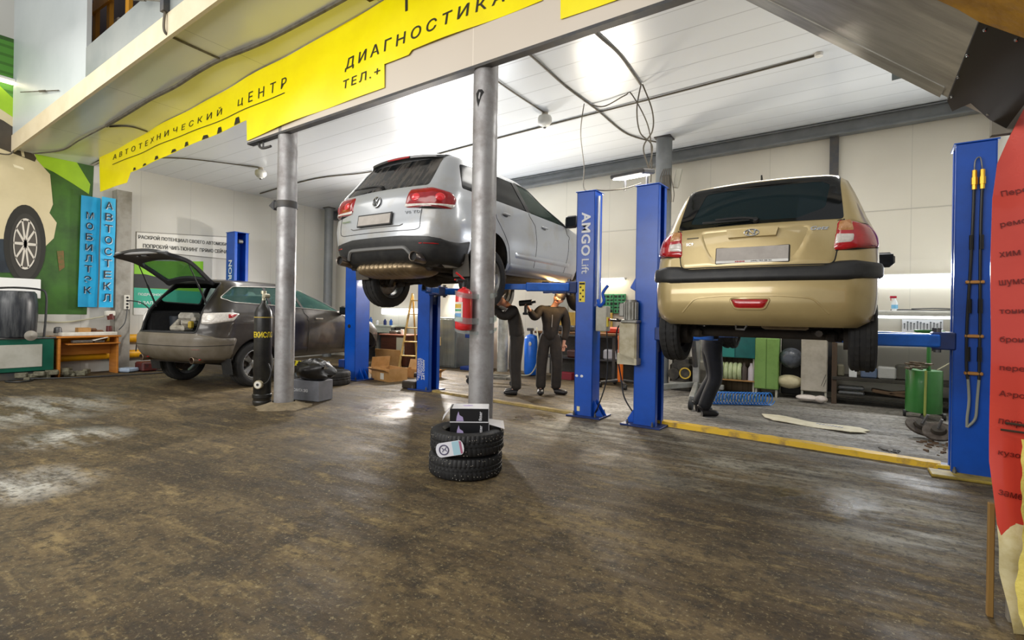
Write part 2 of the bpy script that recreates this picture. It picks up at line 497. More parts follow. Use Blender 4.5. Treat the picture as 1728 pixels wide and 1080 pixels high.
def make_wheel(parent, loc, side, rad, wid, rim, rim_mat, tyre_mat, spokes=5, droop=0., style='star', disc=True):
    """side +1: outer face to +x.  parts: wheel > tyre, rim, brake_disc"""
    x, y, z = loc
    w = bpy.data.objects.new('wheel', None); COL.objects.link(w); w.parent = parent; w.location = (x, y, z - droop)
    h = wid / 2; mb = MB(); n = 90
    prof = [(rim + .004, -h * .80), (rim + .02, -h * .98), (rad * .5 + rim * .5, -h * 1.06), (rad - .035, -h * 1.0), (rad - .014, -h * .90), (rad - .004, -h * .74),
            (rad, -h * .56), (rad, -h * .54), (rad, -h * .24), (rad, -h * .22), (rad, h * .22), (rad, h * .24), (rad, h * .54), (rad, h * .56),
            (rad - .004, h * .74), (rad - .014, h * .90), (rad - .035, h * 1.0), (rad * .5 + rim * .5, h * 1.06), (rim + .02, h * .98), (rim + .004, h * .80)]
    vs, m = [], len(prof)
    for i in range(n):
        t = 2 * math.pi * i / n
        for j, (r, hh) in enumerate(prof):
            g = 0.
            if 5 <= j <= 14 and (i + (j // 2) % 2 * 1) % 3 == 0: g = .008
            if j in (6, 9, 10, 13) : g = .009
            vs.append((hh, (r - g) * math.cos(t), (r - g) * math.sin(t)))
    fs = []
    for i in range(n):
        a, b = i * m, ((i + 1) % n) * m
        for j in range(m - 1): fs.append((a + j, b + j, b + j + 1, a + j + 1))
    mb.add(vs, fs); mb.build('tyre', tyre_mat, w, 30)
    rb = MB(); s = side
    rb.lathe([(rim + .008, h * .84 * s), (rim - .006, h * .86 * s), (rim - .02, h * .70 * s), (rim - .035, h * .30 * s), (rim - .03, -h * .6 * s), (rim + .008, -h * .84 * s)], 40, 'X', k=0)
    rb.lathe([(.001, h * .60 * s), (.03, h * .60 * s), (.055, h * .52 * s), (.07, h * .40 * s), (.07, h * .1 * s)], 24, 'X')
    for i in range(spokes):
        t = 2 * math.pi * i / spokes
        rots = [0.] if style == 'star' else [-.13, .13]
        for dt in rots:
            M = Matrix.Rotation(t + dt, 4, 'X'); ws = (.040, .062) if style == 'star' else (.018, .024)
            q = [(h * .50 * s, .045, -ws[0]), (h * .50 * s, .045, ws[0]), (h * .72 * s, rim - .012, ws[1]), (h * .72 * s, rim - .012, -ws[1])]
            q2 = [(a - .035 * s, b, c) for a, b, c in q]
            rb.add([M @ Vector(p) for p in q + q2], [(0, 1, 2, 3), (7, 6, 5, 4), (0, 4, 5, 1), (1, 5, 6, 2), (2, 6, 7, 3), (3, 7, 4, 0)])
    for i in range(5):
        t = 2 * math.pi * (i + .5) / 5; rb.cyl((h * .45 * s, .045 * math.cos(t), .045 * math.sin(t)), (h * .58 * s, .045 * math.cos(t), .045 * math.sin(t)), .008, n=6)
    rb.build('rim', rim_mat, w, 35)
    if disc:
        d = MB(); d.cyl((-.02 * s, 0, 0), (.0, 0, 0), rim * .78, n=32); d.cyl((-.10 * s, 0, 0), (.03 * s, 0, 0), rim * .38, n=24)
        d.box((-.02 * s, -rim * .6, .03), (.09, .10, .16), .02)
        d.build('brake_disc', mat('rusty_disc', '5d554d', '3a3028', scale=20, rough=.6, metal=.5), w)
    return w

def liner(mb, side, yc, zc, rad, x_in, x_out, n=16):
    """inner wheel house"""
    rows = []
    for i in range(n + 1):
        t = math.pi * (.06 + .88 * i / n); rows.append([(side * x_in, yc - rad * math.cos(t), zc + rad * math.sin(t)), (side * x_out, yc - rad * math.cos(t), zc + rad * math.sin(t))])
    mb.grid(rows)
    c = [(side * x_in, yc - rad * math.cos(math.pi * (.06 + .88 * i / n)), zc + rad * math.sin(math.pi * (.06 + .88 * i / n))) for i in range(n + 1)]
    mb.add(c, [tuple(range(n + 1))])
BLK = mat('black_plastic', '1c1d1f', '2c2c2b', scale=9, rough=.5, bump=.08, bscale=160, bdist=.004)
GAP = mat('panel_gap_black', '0b0b0b', rough=.7)
UND = mat('underbody_grime', '2a2622', '413830', scale=5, rough=.85, bump=.4, bscale=22)
TYRE = mat('tyre_rubber', '1b1b1c', '2b2926', scale=5, rough=.8, bump=.1, bscale=120)
DARKIN = mat('car_interior_black', '17181a', rough=.8)
CHROME = mat('chrome', 'cfd2d4', rough=.15, metal=1.)
ALLOY = mat('alloy_rim', 'a9abab', '7a756c', scale=7, rough=.35, metal=.7)
RED = mat('red_lens', 'a00c14', 'b81c22', scale=14, rough=.12, coat=.8, spec=.6)
CLEARL = mat('clear_lens', 'c9c3ba', 'e4ded8', scale=30, rough=.15, coat=.8)
AMBER = mat('amber_lens', 'b07a4a', 'd0a070', scale=30, rough=.15, coat=.8)
GLASSD = glass('dark_window', '10181a', .80, .04)
GLASSL = glass('light_window', '1a2a2a', .35, .04)
PLATE = mat('plate_grey', 'a39c95', 'b4ada6', scale=7, rough=.5)
EXH = mat('exhaust_steel', '8a7a66', '5a4c3e', scale=9, rough=.45, metal=.7, bump=.1)
STEEL = mat('dull_steel', '77787a', '56534e', scale=10, rough=.45, metal=.6)
WHITE = mat('white_paint', 'e8e8e4', 'd4d2cc', scale=5, rough=.5)
BLACKT = mat('lettering_black', '151515', rough=.6)
WHITET = mat('lettering_white', 'e8eaee', rough=.6)

def inset(loop, k):
    """shrink a loop towards its middle"""
    a = np.array(loop); c = (a.min(0) + a.max(0)) / 2; return [tuple(p) for p in c + (a - c) * k]

def seat_row(parent, y, z, w, n=2, back=.62):
    s = MB()
    s.box((0, y + .05, z + back / 2), (w, .14, back), .05, Matrix.Rotation(R(-10), 3, 'X'))
    s.box((0, y + .32, z + .02), (w, .5, .16), .05)
    for i in range(n):
        x = (-w / 2 + w * (i + .5) / n) * 1.0
        s.box((x, y - .01, z + back + .10), (.26, .09, .17), .04)
    s.build('seat', DARKIN, parent)

def mirror(parent, side, x, y, z, m, sz=(.20, .12, .15)):
    b = MB(); b.box((side * (x + sz[0] * .55), y, z), sz, .045); b.box((side * x, y + .02, z - sz[2] * .35), (.12, .06, .04), .015)
    o = b.build('side_mirror', m, parent, 50)
    g = MB(); g.box((side * (x + sz[0] * .58), y - sz[1] * .5, z), (sz[0] * .78, .008, sz[2] * .72), .002); g.build('mirror_glass', mat('mirror_glass', '2a2e33', rough=.1, metal=.6), o)
    return o
# ------------------------------------------------------------------ the setting
def panel_mat(name, c, axis, period, line=.012, rough=.3, c2=None, bump=.15, metal=0., dark=.55, bscale=1.2, rgh=.2, bdist=.03):
    """sheet metal panels: thin darker joints across one axis, slightly wavy gloss"""
    m = bpy.data.materials.new(name); m.use_nodes = True; nt = m.node_tree; N = nt.nodes.new; L = nt.links.new; b = nt.nodes['Principled BSDF']
    tc = N('ShaderNodeTexCoord'); sp = N('ShaderNodeSeparateXYZ'); L(tc.outputs['Object'], sp.inputs[0])
    d = N('ShaderNodeMath'); d.operation = 'DIVIDE'; d.inputs[1].default_value = period; L(sp.outputs['XYZ'.index(axis)], d.inputs[0])
    f = N('ShaderNodeMath'); f.operation = 'FRACT'; L(d.outputs[0], f.inputs[0])
    p = N('ShaderNodeMath'); p.operation = 'LESS_THAN'; p.inputs[1].default_value = line / period; L(f.outputs[0], p.inputs[0])
    nz = N('ShaderNodeTexNoise'); nz.inputs['Scale'].default_value = .5; nz.inputs['Detail'].default_value = 3; L(tc.outputs['Object'], nz.inputs[0])
    r = N('ShaderNodeMapRange'); r.inputs[1].default_value = .35; r.inputs[2].default_value = .75; L(nz.outputs[0], r.inputs[0])
    m1 = N('ShaderNodeMix'); m1.data_type = 'RGBA'; m1.inputs[6].default_value = lin(c); m1.inputs[7].default_value = lin(c2 or c); L(r.outputs[0], m1.inputs[0])
    m2 = N('ShaderNodeMix'); m2.data_type = 'RGBA'; L(p.outputs[0], m2.inputs[0]); L(m1.outputs[2], m2.inputs[6]); q = lin(c); m2.inputs[7].default_value = (q[0] * dark, q[1] * dark, q[2] * dark, 1)
    L(m2.outputs[2], b.inputs['Base Color'])
    rr = N('ShaderNodeMapRange'); rr.inputs[3].default_value = rough; rr.inputs[4].default_value = rough + rgh; L(r.outputs[0], rr.inputs[0]); L(rr.outputs[0], b.inputs['Roughness'])
    b.inputs['Metallic'].default_value = metal
    bz = N('ShaderNodeTexNoise'); bz.inputs['Scale'].default_value = bscale; bz.inputs['Detail'].default_value = 2; L(tc.outputs['Object'], bz.inputs[0])
    bp = N('ShaderNodeBump'); bp.inputs['Strength'].default_value = bump; bp.inputs['Distance'].default_value = bdist; L(bz.outputs[0], bp.inputs['Height'])
    b2 = N('ShaderNodeBump'); b2.inputs['Strength'].default_value = .4; b2.inputs['Distance'].default_value = .01; b2.invert = True; L(p.outputs[0], b2.inputs['Height']); L(bp.outputs[0], b2.inputs['Normal'])
    L(b2.outputs[0], b.inputs['Normal']); _mats[name] = m
    return m

def floor_mat():
    m = bpy.data.materials.new('oily_concrete'); m.use_nodes = True; nt = m.node_tree; N = nt.nodes.new; L = nt.links.new; b = nt.nodes['Principled BSDF']
    tc = N('ShaderNodeTexCoord'); mp = N('ShaderNodeMapping'); mp.inputs['Rotation'].default_value = (0, 0, R(-14)); mp.inputs['Scale'].default_value = (.38, 1.5, 1); L(tc.outputs['Object'], mp.inputs[0])
    def noise(scale, detail, vec, rough=.65):
        n = N('ShaderNodeTexNoise'); n.inputs['Scale'].default_value = scale; n.inputs['Detail'].default_value = detail; n.inputs['Roughness'].default_value = rough; L(vec, n.inputs[0]); return n.outputs[0]
    def rng(s, a, c, lo=0., hi=1.):
        r = N('ShaderNodeMapRange'); r.inputs[1].default_value = a; r.inputs[2].default_value = c; r.inputs[3].default_value = lo; r.inputs[4].default_value = hi; L(s, r.inputs[0]); return r.outputs[0]
    def mix(f, a, c, mode='MIX'):
        x = N('ShaderNodeMix'); x.data_type = 'RGBA'; x.blend_type = mode
        for s, k in ((f, 0), (a, 6), (c, 7)):
            if isinstance(s, str): x.inputs[k].default_value = lin(s)
            elif isinstance(s, (int, float)): x.inputs[k].default_value = s
            else: L(s, x.inputs[k])
        return x.outputs[2]
    def mth(op, a, c):
        x = N('ShaderNodeMath'); x.operation = op; x.use_clamp = False
        for s, k in ((a, 0), (c, 1)):
            if isinstance(s, (int, float)): x.inputs[k].default_value = s
            else: L(s, x.inputs[k])
        return x.outputs[0]
    O = tc.outputs['Object']; ST = mp.outputs[0]
    streak = noise(1.3, 8, ST, .7); blot = noise(.7, 7, O, .6); fine = noise(16, 7, O, .75); mid = noise(4.5, 8, ST, .72)
    base = mix(rng(streak, .40, .62), '40331f', '6d5c3e')
    base = mix(rng(blot, .48, .64, 0, .75), base, '34291b')
    base = mix(rng(mid, .54, .66, 0, .7), base, '907d55')
    base = mix(rng(noise(3.2, 9, O, .75), .51, .60, 0, .75), base, '2a2115')
    painted_glare = None  # whitish glare of the wet floor, painted into the base colour
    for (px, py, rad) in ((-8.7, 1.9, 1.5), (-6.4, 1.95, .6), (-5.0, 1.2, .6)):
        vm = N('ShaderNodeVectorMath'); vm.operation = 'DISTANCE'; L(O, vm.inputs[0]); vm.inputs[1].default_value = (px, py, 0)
        k = mth('MULTIPLY', rng(vm.outputs['Value'], rad, rad * .3), rng(noise(1.5, 8, ST, .72), .44, .56)); painted_glare = k if painted_glare is None else mth('MAXIMUM', painted_glare, k)
    base = mix(mth('MULTIPLY', painted_glare, .75), base, 'c9c8c0')
    worn = None
    for (px, py, rad) in ((-.5, 4.9, 1.3), (.35, 4.2, .9), (-2.5, 5.2, .9), (-1.3, 5.6, .7)):
        vm = N('ShaderNodeVectorMath'); vm.operation = 'DISTANCE'; L(O, vm.inputs[0]); vm.inputs[1].default_value = (px, py, 0)
        k = mth('MULTIPLY', rng(vm.outputs['Value'], rad, rad * .3), rng(noise(2.4, 9, ST, .75), .45, .60)); worn = k if worn is None else mth('MAXIMUM', worn, k)
    base = mix(mth('MULTIPLY', worn, .8), base, 'a39f90')
    # paler worn paint in the lift bays
    sp = N('ShaderNodeSeparateXYZ'); L(O, sp.inputs[0])
    edge = mth('ADD', mth('MULTIPLY', sp.outputs[0], .13), sp.outputs[1])
    bay = mth('MULTIPLY', rng(mth('ADD', edge, mth('MULTIPLY', rng(mid, .3, .7), .5)), 5.9, 6.25), rng(sp.outputs[0], -3.4, -2.6))
    pale = mix(rng(streak, .38, .6), '6a6762', 'a5a29c'); pale = mix(rng(mid, .5, .66, 0, .6), pale, '544e47')
    base = mix(mth('MULTIPLY', bay, .85), base, pale)
    base = mix(rng(fine, .48, .62, 0, .8), base, '2a241b')
    base = mix(rng(noise(38, 6, O, .8), .55, .64, 0, .65), base, '9a8c68')
    base = mix(rng(noise(55, 3, O, .5), .66, .74, 0, .6), base, 'a2936f')
    L(base, b.inputs['Base Color'])
    wet = mth('MULTIPLY', rng(noise(.55, 5, O, .6), .55, .64), .5)
    for (px, py, rad) in ((-8.3, 2.0, 1.3), (-6.6, 2.0, .6), (-.1, 4.3, .55), (-4.9, 5.0, 1.0), (-3.2, 5.6, .7)):
        vm = N('ShaderNodeVectorMath'); vm.operation = 'DISTANCE'; L(O, vm.inputs[0]); vm.inputs[1].default_value = (px, py, 0)
        wet = mth('MAXIMUM', wet, mth('MULTIPLY', rng(vm.outputs['Value'], rad, rad * .35), rng(noise(2.1, 7, O, .7), .40, .52)))
    ro = rng(mid, .35, .65, .55, .9)
    b.inputs['Specular IOR Level'].default_value = .4
    x = N('ShaderNodeMix'); x.data_type = 'FLOAT'; L(wet, x.inputs[0]); L(ro, x.inputs[2]); x.inputs[3].default_value = .22
    L(x.outputs[0], b.inputs['Roughness'])
    bp = N('ShaderNodeBump'); bp.inputs['Strength'].default_value = .55; bp.inputs['Distance'].default_value = .012
    L(mth('ADD', mth('MULTIPLY', fine, .8), mth('MULTIPLY', mid, .8)), bp.inputs['Height']); L(bp.outputs[0], b.inputs['Normal'])
    return m

XL, YB, XR = -12.6, 10.1, 1.95
zc = lambda x: 4.25 + .027 * (x + 12.3)         # bay ceiling
zs = lambda x: 4.21 + .083 * (x + 11.6)         # soffit under the gallery
zb = lambda x: 3.51 + .030 * (x + 12.0)         # underside of the front beam
CEIL = panel_mat('ceiling_panels', 'dde2e8', 'Y', .42, .014, .24, 'e0e4e8', bump=.30, metal=.10, dark=.72, bscale=1.3, rgh=.03)
WALLP = panel_mat('wall_panels', 'd2cec1', 'X', 1.0, .012, .30, 'c2bdb0', bump=.10, dark=.8)
WALLY = panel_mat('wall_panels_side', 'd0cfc9', 'Y', 1.0, .012, .28, 'c3c1b9', bump=.10, dark=.8)
SOFF = panel_mat('soffit_sheet', 'eceee8', 'X', 2.2, .012, .2, 'e2e2d6', bump=.10, metal=.0, dark=.7, rgh=.04)
GREYST = mat('grey_steel', '6f7375', '7f8284', scale=3, rough=.5, metal=.2)
DKST = mat('dark_steel', '45464a', '5a554d', scale=6, rough=.55, metal=.3)

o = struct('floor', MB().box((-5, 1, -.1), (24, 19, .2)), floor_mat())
struct('wall_left', MB().box((XL - .1, 1.3, 3.6), (.2, 17.6, 7.2)), WALLY)
struct('wall_back', MB().box((-5.3, YB + .1, 2.4), (14.8, .2, 4.8)), WALLP)
struct('wall_right', MB().box((XR + .1, 6.75, 2.45), (.2, 6.9, 4.9)), WALLY)
def slab(f, x0, x1, y0, y1, t, t2=None):
    return MB().prism([(x0, f(x0)), (x1, f(x1)), (x1, f(x1) + t), (x0, f(x0) + (t2 or t))], y0, y1, 'XZ')
struct('ceiling', slab(zc, XL, XR, 4.3, YB, .12), CEIL)
struct('trim_1', MB().prism([(-7.04, zb(-7.04)), (XR, zb(XR)), (XR, zs(XR)), (XL, zs(XL)), (XL, zc(XL) - .03), (-7.04, zc(-7.04) - .03)], 4.10, 4.17, 'XZ'), panel_mat('beam_cladding', 'd9cfc2', 'X', 3.1, .010, .45, 'cfc4b6', bump=.05, dark=1.15))
b = slab(lambda x: zb(x) - .03, -7.04, XR, 4.09, 4.18, .03); struct('trim_2', b, DKST)
struct('trim_3', slab(zs, XL, 0.0, 3.0, 4.10, .06), SOFF)
struct('trim_4', slab(lambda x: zs(x) - .05, XL, 0.0, 2.955, 3.0, .29), mat('cream_board', 'e0d2b4', 'd6c7a6', scale=3, rough=.6))
struct('trim_5', slab(lambda x: zs(x) + .24, -9.3, 0.0, 2.965, 3.0, .45), mat('grey_sheet', 'a3a8a4', '939a98', scale=1.5, rough=.35, metal=.3))
struct('trim_6', MB().prism([(XL, zs(XL) + .2), (-9.3, zs(-9.3) + .2), (-9.3, 7.0), (XL, 7.0)], 2.97, 3.03, 'XZ'), mat('pale_sheet', 'ccd3d3', 'c0c8c8', scale=.8, rough=.4))
struct('wall_gallery', MB().box((-6.4, 3.95, 6.4), (12.3, .1, 3.2)), mat('maroon_wall', '3c1f1c', '2c1a17', scale=3, rough=.7))
# steel edge beam along the back wall top, wall plates
def ibeam(x0, x1, y, h):
    m = MB()
    for (dz, t, w) in ((-.02, .02, .16), (-h + .02, .025, .16)): m.prism([(x0, zc(x0) + dz - t), (x1, zc(x1) + dz - t), (x1, zc(x1) + dz), (x0, zc(x0) + dz)], y - w / 2, y + w / 2, 'XZ')
    m.prism([(x0, zc(x0) - h), (x1, zc(x1) - h), (x1, zc(x1)), (x0, zc(x0))], y - .01, y + .01, 'XZ'); return m
struct('trim_7', ibeam(XL, XR, YB - .12, .24), GREYST)
struct('trim_8', MB().box((-.03, YB - .06, 2.3), (.13, .12, 4.4)), DKST)
struct('trim_9', MB().box((XL + .03, 3.2, 5.5), (.06, .07, 2.6)), DKST)
struct('trim_10', MB().box((XL + .12, 4.62, 1.85), (.24, .26, 3.7)), mat('concrete_pier', '9b9890', '7b766c', scale=4, rough=.7))

# concrete filled round steel columns
GALV = mat('galvanised_pipe', 'a3a2a3', '85807e', scale=5, rough=.38, rough2=.6, metal=.4, bump=.12, bscale=14, lo=.42, hi=.7)
def column(x, y, r, h, label, lean=0., flare=True, m=GALV):
    t = thing('steel_column', label, 'column', (x, y, 0))
    p = MB(); p.cyl((0, 0, 0), (lean, 0, h), r, n=36); p.build('pipe', m, t)
    c = MB(); c.box((lean, 0, h - .012), (r * 2.1, r * 2.1, .024), .004); c.build('cap_plate', DKST, t)
    if flare:
        g = MB(); rr = random.Random(int(x * 100)); n = 28; rows = []
        for k, (q, z) in enumerate(((r + .02, .07), (r + .10, .035), (r + .22, .0))): rows.append([((q + rr.uniform(-.02, .03) * k) * math.cos(2 * math.pi * i / n), (q + rr.uniform(-.02, .03) * k) * math.sin(2 * math.pi * i / n), z) for i in range(n)])
        for rw in rows: rw.append(rw[0])
        g.grid(rows); g.build('concrete_footing', mat('footing_concrete', '8a7c62', '6c604c', scale=9, rough=.8, bump=.3), t)
    return t
col1 = column(-6.29, 4.22, .125, zb(-6.3) + .2, 'grey steel column beside the black gas cylinder')
col2 = column(-3.03, 4.24, .125, zb(-3.0) + .2, 'grey steel column with the fire extinguisher taped to it', flare=False)
p = MB(); HO = [(-.03, 3.50), (.0, 3.535), (.04, 3.53), (.06, 3.50), (.035, 3.46), (.0, 3.36), (-.02, 3.43)]; p.add([(x, -math.sqrt(.1275 ** 2 - x * x), z) for x, z in HO], [(0, 1, 6), (1, 2, 6), (2, 3, 4), (2, 4, 6), (4, 5, 6)]); p.build('torn_hole', GAP, col2, 0)
column(-6.02, 9.2, .115, 2.7, 'pale steel column near the back wall behind the raised silver car', m=mat('pale_pipe', 'b3b4ac', '8d8e88', scale=6, rough=.5, metal=.3))
column(-2.62, 9.2, .14, zc(-2.6), 'dull grey column behind the hatchback lift post with the flood lamp', flare=False, m=GREYST)
column(-12.25, 9.55, .12, zc(-12.25), 'grey column in the far corner behind the crossover', flare=False, m=GREYST)

struct('trim_12', MB().box((-2.4, YB - .004, 3.06), (8.6, .008, .014)), mat('seam_grey', 'b3b0a6', rough=.5))
# ------------------------------------------------------------------ banners, posters and signs
def WL(y, z, lift=.0): return Matrix(((0, 0, 1, XL + lift), (1, 0, 0, y), (0, 1, 0, z), (0, 0, 0, 1)))
def WB(x, z, y=YB, tilt=0.): return Matrix(((1, 0, 0, x), (0, 0, -1, y), (0, 1, 0, z), (0, 0, 0, 1))) @ Matrix.Rotation(tilt, 4, 'Z')
YEL = mat('yellow_vinyl', 'fff000', 'f7e400', scale=2.0, rough=.35)
BLACKV = mat('black_print', '2a2416', rough=.6)

def sheet(outline, fn, res=.12, thick=.004):
    """a hanging sheet: outline in a plane, fn(a, b) -> 3D point, its two faces thick apart along -normal"""
    O = np.array(outline); lo, hi = O.min(0), O.max(0)
    G = np.array([(a, b) for a in np.arange(lo[0], hi[0], res) for b in np.arange(lo[1], hi[1], res)])
    G = G[inside(O, G) & (polydist(O, G) > res * .3)] if len(G) else G
    dense = []
    for i in range(len(O)):
        p, q = O[i], O[(i + 1) % len(O)]; n = max(1, int(np.hypot(*(q - p)) / res)); dense += [tuple(p + (q - p) * j / n) for j in range(n)]
    V = [Vector(p) for p in G] + [Vector(p) for p in dense]; k = len(G); n = len(dense)
    r = delaunay_2d_cdt(V, [(k + i, k + (i + 1) % n) for i in range(n)], [], 0, 1e-6)
    v = np.array([tuple(p) for p in r[0]]); f = [t for t in r[2] if inside(O, np.mean([v[list(t)]], axis=1))[0]]
    A = [Vector(fn(*p)) for p in v]; nrm = (Vector(fn(v[0][0] + .01, v[0][1])) - Vector(fn(*v[0]))).cross(Vector(fn(v[0][0], v[0][1] + .01)) - Vector(fn(*v[0]))).normalized()
    m = MB(); nn = len(A); es = {(t[i], t[(i + 1) % len(t)]) for t in f for i in range(len(t))}
    m.add(A + [p - nrm * thick for p in A], [tuple(t) for t in f] + [tuple(i + nn for i in t[::-1]) for t in f] + [(b, a, a + nn, b + nn) for (a, b) in es if (b, a) not in es])
    return m
def wav(x, z): return 4.078 - .012 * math.sin(x * 2.3 + z) - .008 * math.sin(x * 5.1 - z * 3)
def fas(x, z): return (x, wav(x, z), z)
def fst(q): return Vector((q.x, wav(q.x, q.z) - .004 + (q.y + .0), q.z))
def fas_text(mb, s, x0, z0, x1, z1, h, sp=1.0, shear=0., bold=.0):
    a = math.atan2(z1 - z0, x1 - x0); text(mb, s, WB(x0, z0, 0., a), width=math.hypot(x1 - x0, z1 - z0), height=h, spacing=sp, shear=shear, bold=bold, depth=.002, fn=fst)

bn = sheet([(-12.0, 4.23), (-11.97, 3.52), (-10.85, 3.56), (-10.72, 3.73), (-9.4, 3.81), (-8.2, 3.90), (-6.98, 3.97), (-6.96, 4.58), (-9.3, 4.39)], fas).build('yellow_banner', YEL)
tag(bn, 'long yellow vinyl banner on the beam, its left piece with the thin underlined lettering', 'banner')
q = MB(); fas_text(q, 'АВТОТЕХНИЧЕСКИЙ  ЦЕНТР', -11.44, 4.04, -6.12, 4.23, .135, 1.9, .12); t1 = q.build('lettering', BLACKV, None, 0)
q = MB(); 
for i in range(40):
    x = -11.45 + 5.3 * i / 40; x2 = x + 5.3 / 40; z = 3.965 + .19 * i / 40; z2 = z + .19 / 40
    q.add([(x, wav(x, z) - .006, z), (x2, wav(x2, z2) - .006, z2), (x2, wav(x2, z2) - .006, z2 + .012), (x, wav(x, z) - .006, z + .012)], [(0, 1, 2, 3)])
ul = q.build('underline', BLACKV)
q = MB()
for (x, w, h) in ((-10.62, .10, .05), (-10.25, .16, .04), (-9.75, .14, .06), (-9.2, .18, .05), (-8.75, .12, .07), (-8.25, .18, .06), (-7.85, .14, .09), (-7.35, .16, .10)):
    z = 3.74 + (x + 10.72) * .063; q.add([(x, wav(x, z) - .006, z), (x + w, wav(x + w, z) - .006, z + .01), (x + w * .8, wav(x + w, z) - .006, z + h), (x + w * .25, wav(x, z) - .006, z + h)], [(0, 1, 2, 3)])
cut = q.build('cut_off_lettering', BLACKV)
bn2 = sheet([(-7.03, 4.57), (-7.03, 3.68), (-5.7, 3.78), (-4.32, 3.83), (-4.32, 4.09), (-3.95, 4.10), (-3.9, 4.14), (-2.3, 4.18), (-2.25, 4.98)], fas).build('yellow_banner', YEL)
tag(bn2, 'yellow vinyl banner with stepped lower edge and thick slanted lettering above the raised silver car', 'banner')
q = MB(); fas_text(q, 'ДИАГНОСТИКА', -5.0, 4.165, -2.72, 4.285, .15, 1.5, .15, .008); fas_text(q, 'ТЕЛ.+', -5.02, 3.965, -4.38, 3.985, .10, 1.35, .1, .004); fas_text(q, 'Г', -4.0, 4.58, -3.86, 4.59, .30, 1, .1, .02); fas_text(q, 'ЕНТР', -6.98, 4.20, -6.12, 4.235, .135, 1.9, .12)
t2 = q.build('lettering', BLACKV, None, 0)
bpy.data.objects.remove(t1); q = MB(); fas_text(q, 'АВТОТЕХНИЧЕСКИЙ  Ц', -11.44, 4.04, -7.12, 4.195, .135, 1.9, .12); t1 = q.build('lettering', BLACKV, None, 0)
for a in (t1, ul, cut): a.parent = bn
t2.parent = bn2
bn3 = sheet([(-2.11, 4.95), (-2.11, 3.95), (-.6, 3.97), (-.6, 5.0)], fas).build('yellow_banner', YEL); tag(bn3, 'plain yellow vinyl banner piece at the top of the photo on the beam', 'banner')

# printed wall hanging with a car on it
def lay(poly, k, m, parent=None, name='print', closed=True):
    q = MB(); x = XL + .003 + .003 * k; n = len(poly)
    r = delaunay_2d_cdt([Vector(p) for p in poly], [(i, (i + 1) % n) for i in range(n)], [], 1, 1e-6)
    P = [(x, p[0], p[1]) for p in r[0]]; q.add(P + [(x - .002, a, b) for _, a, b in P], [tuple(f) for f in r[2]] + [tuple(i + len(P) for i in f[::-1]) for f in r[2]])
    return q.build(name, m, parent, 0)
GRN = mat('print_dark_green', '3f6b25', '2c4a20', scale=2.2, rough=.45, lo=.35, hi=.7)
mur = lay([(1.2, 1.15), (4.1, 1.15), (4.18, 4.24), (3.2, 4.18), (3.2, 6.12), (1.2, 6.08)], 0, GRN, None, 'car_wall_banner'); tag(mur, 'large green printed wall hanging showing a beige car on the left wall', 'banner')
lay([(1.2, 4.6), (3.2, 4.55), (3.2, 6.05), (1.2, 6.0)], 1, panel_mat('print_louvres', '5a9a35', 'Z', .16, .05, .5, '4f8a30', bump=0, dark=.55), mur, 'louvre_print')
lay([(1.2, 5.55), (2.8, 5.2), (3.02, 5.0), (3.16, 4.75), (3.19, 4.32), (3.29, 4.29), (3.85, 4.22), (4.12, 3.75), (4.1, 3.55), (3.85, 3.70), (3.55, 3.86), (3.30, 3.95), (2.6, 4.3), (1.2, 4.6)], 2, mat('print_lime', 'a5cf2a', '97bf2a', scale=2, rough=.45), mur, 'lime_swoosh')
BEI = mat('print_beige', 'd6c9a4', 'c2b48e', scale=.8, rough=.45)
lay([(1.2, 4.95), (2.5, 4.95), (2.8, 4.80), (3.12, 4.62), (3.31, 4.02), (3.50, 3.80), (3.55, 3.24), (3.50, 3.07), (3.61, 2.90), (3.57, 2.60), (3.40, 2.36), (3.30, 3.0), (3.17, 3.16), (3.02, 2.92), (2.93, 2.50), (1.2, 2.3)], 3, BEI, mur, 'car_print')
lay([(1.2, 4.72), (2.5, 4.72), (2.85, 4.6), (3.06, 4.48), (3.30, 4.05), (3.28, 3.98), (2.8, 4.10), (1.2, 4.2)], 4, mat('print_window', '4a4236', '332d26', scale=2, rough=.4), mur, 'car_window_print')
lay([(3.02, 4.46), (3.06, 4.48), (3.14, 4.03), (3.10, 4.03)], 5, BEI, mur, 'window_pillar_print')
lay([(2.98, 3.86), (3.12, 3.83), (3.14, 3.79), (3.0, 3.81)], 5, mat('print_handle', 'efe6c8', rough=.4), mur, 'door_handle_print')
C0 = (3.165, 2.44)
ring = lambda ry, rz, n=32, c=C0: [(c[0] + ry * math.cos(2 * math.pi * i / n), c[1] + rz * math.sin(2 * math.pi * i / n)) for i in range(n)]
lay(ring(.29, .72), 4, mat('print_wheel_arch', '2b2a26', rough=.5), mur, 'wheel_arch_print')
lay(ring(.215, .60, 32, (3.17, 2.40)), 5, mat('print_tyre', '3a3834', rough=.5), mur, 'tyre_print'); lay(ring(.165, .47), 6, mat('print_rim_gap', '55504a', rough=.5), mur, 'rim_print')
q = MB(); SP = mat('print_spoke', 'd8d2c6', rough=.4)
for i in range(10):
    a = 2 * math.pi * i / 10; d = Vector((0, math.cos(a) * .16, math.sin(a) * .46)); p = Vector((0, -math.sin(a) * .016, math.cos(a) * .03)); c = Vector((XL + .026, *C0)); q.add([c - p, c + p, c + d + p * .7, c + d - p * .7], [(0, 1, 2, 3)])
rr = ring(.165, .47); r2 = ring(.15, .43); q.add([(XL + .026, *a) for a in rr] + [(XL + .026, *a) for a in r2], [(i, (i + 1) % 32, 32 + (i + 1) % 32, 32 + i) for i in range(32)])
q.build('spoke_print', SP, mur)
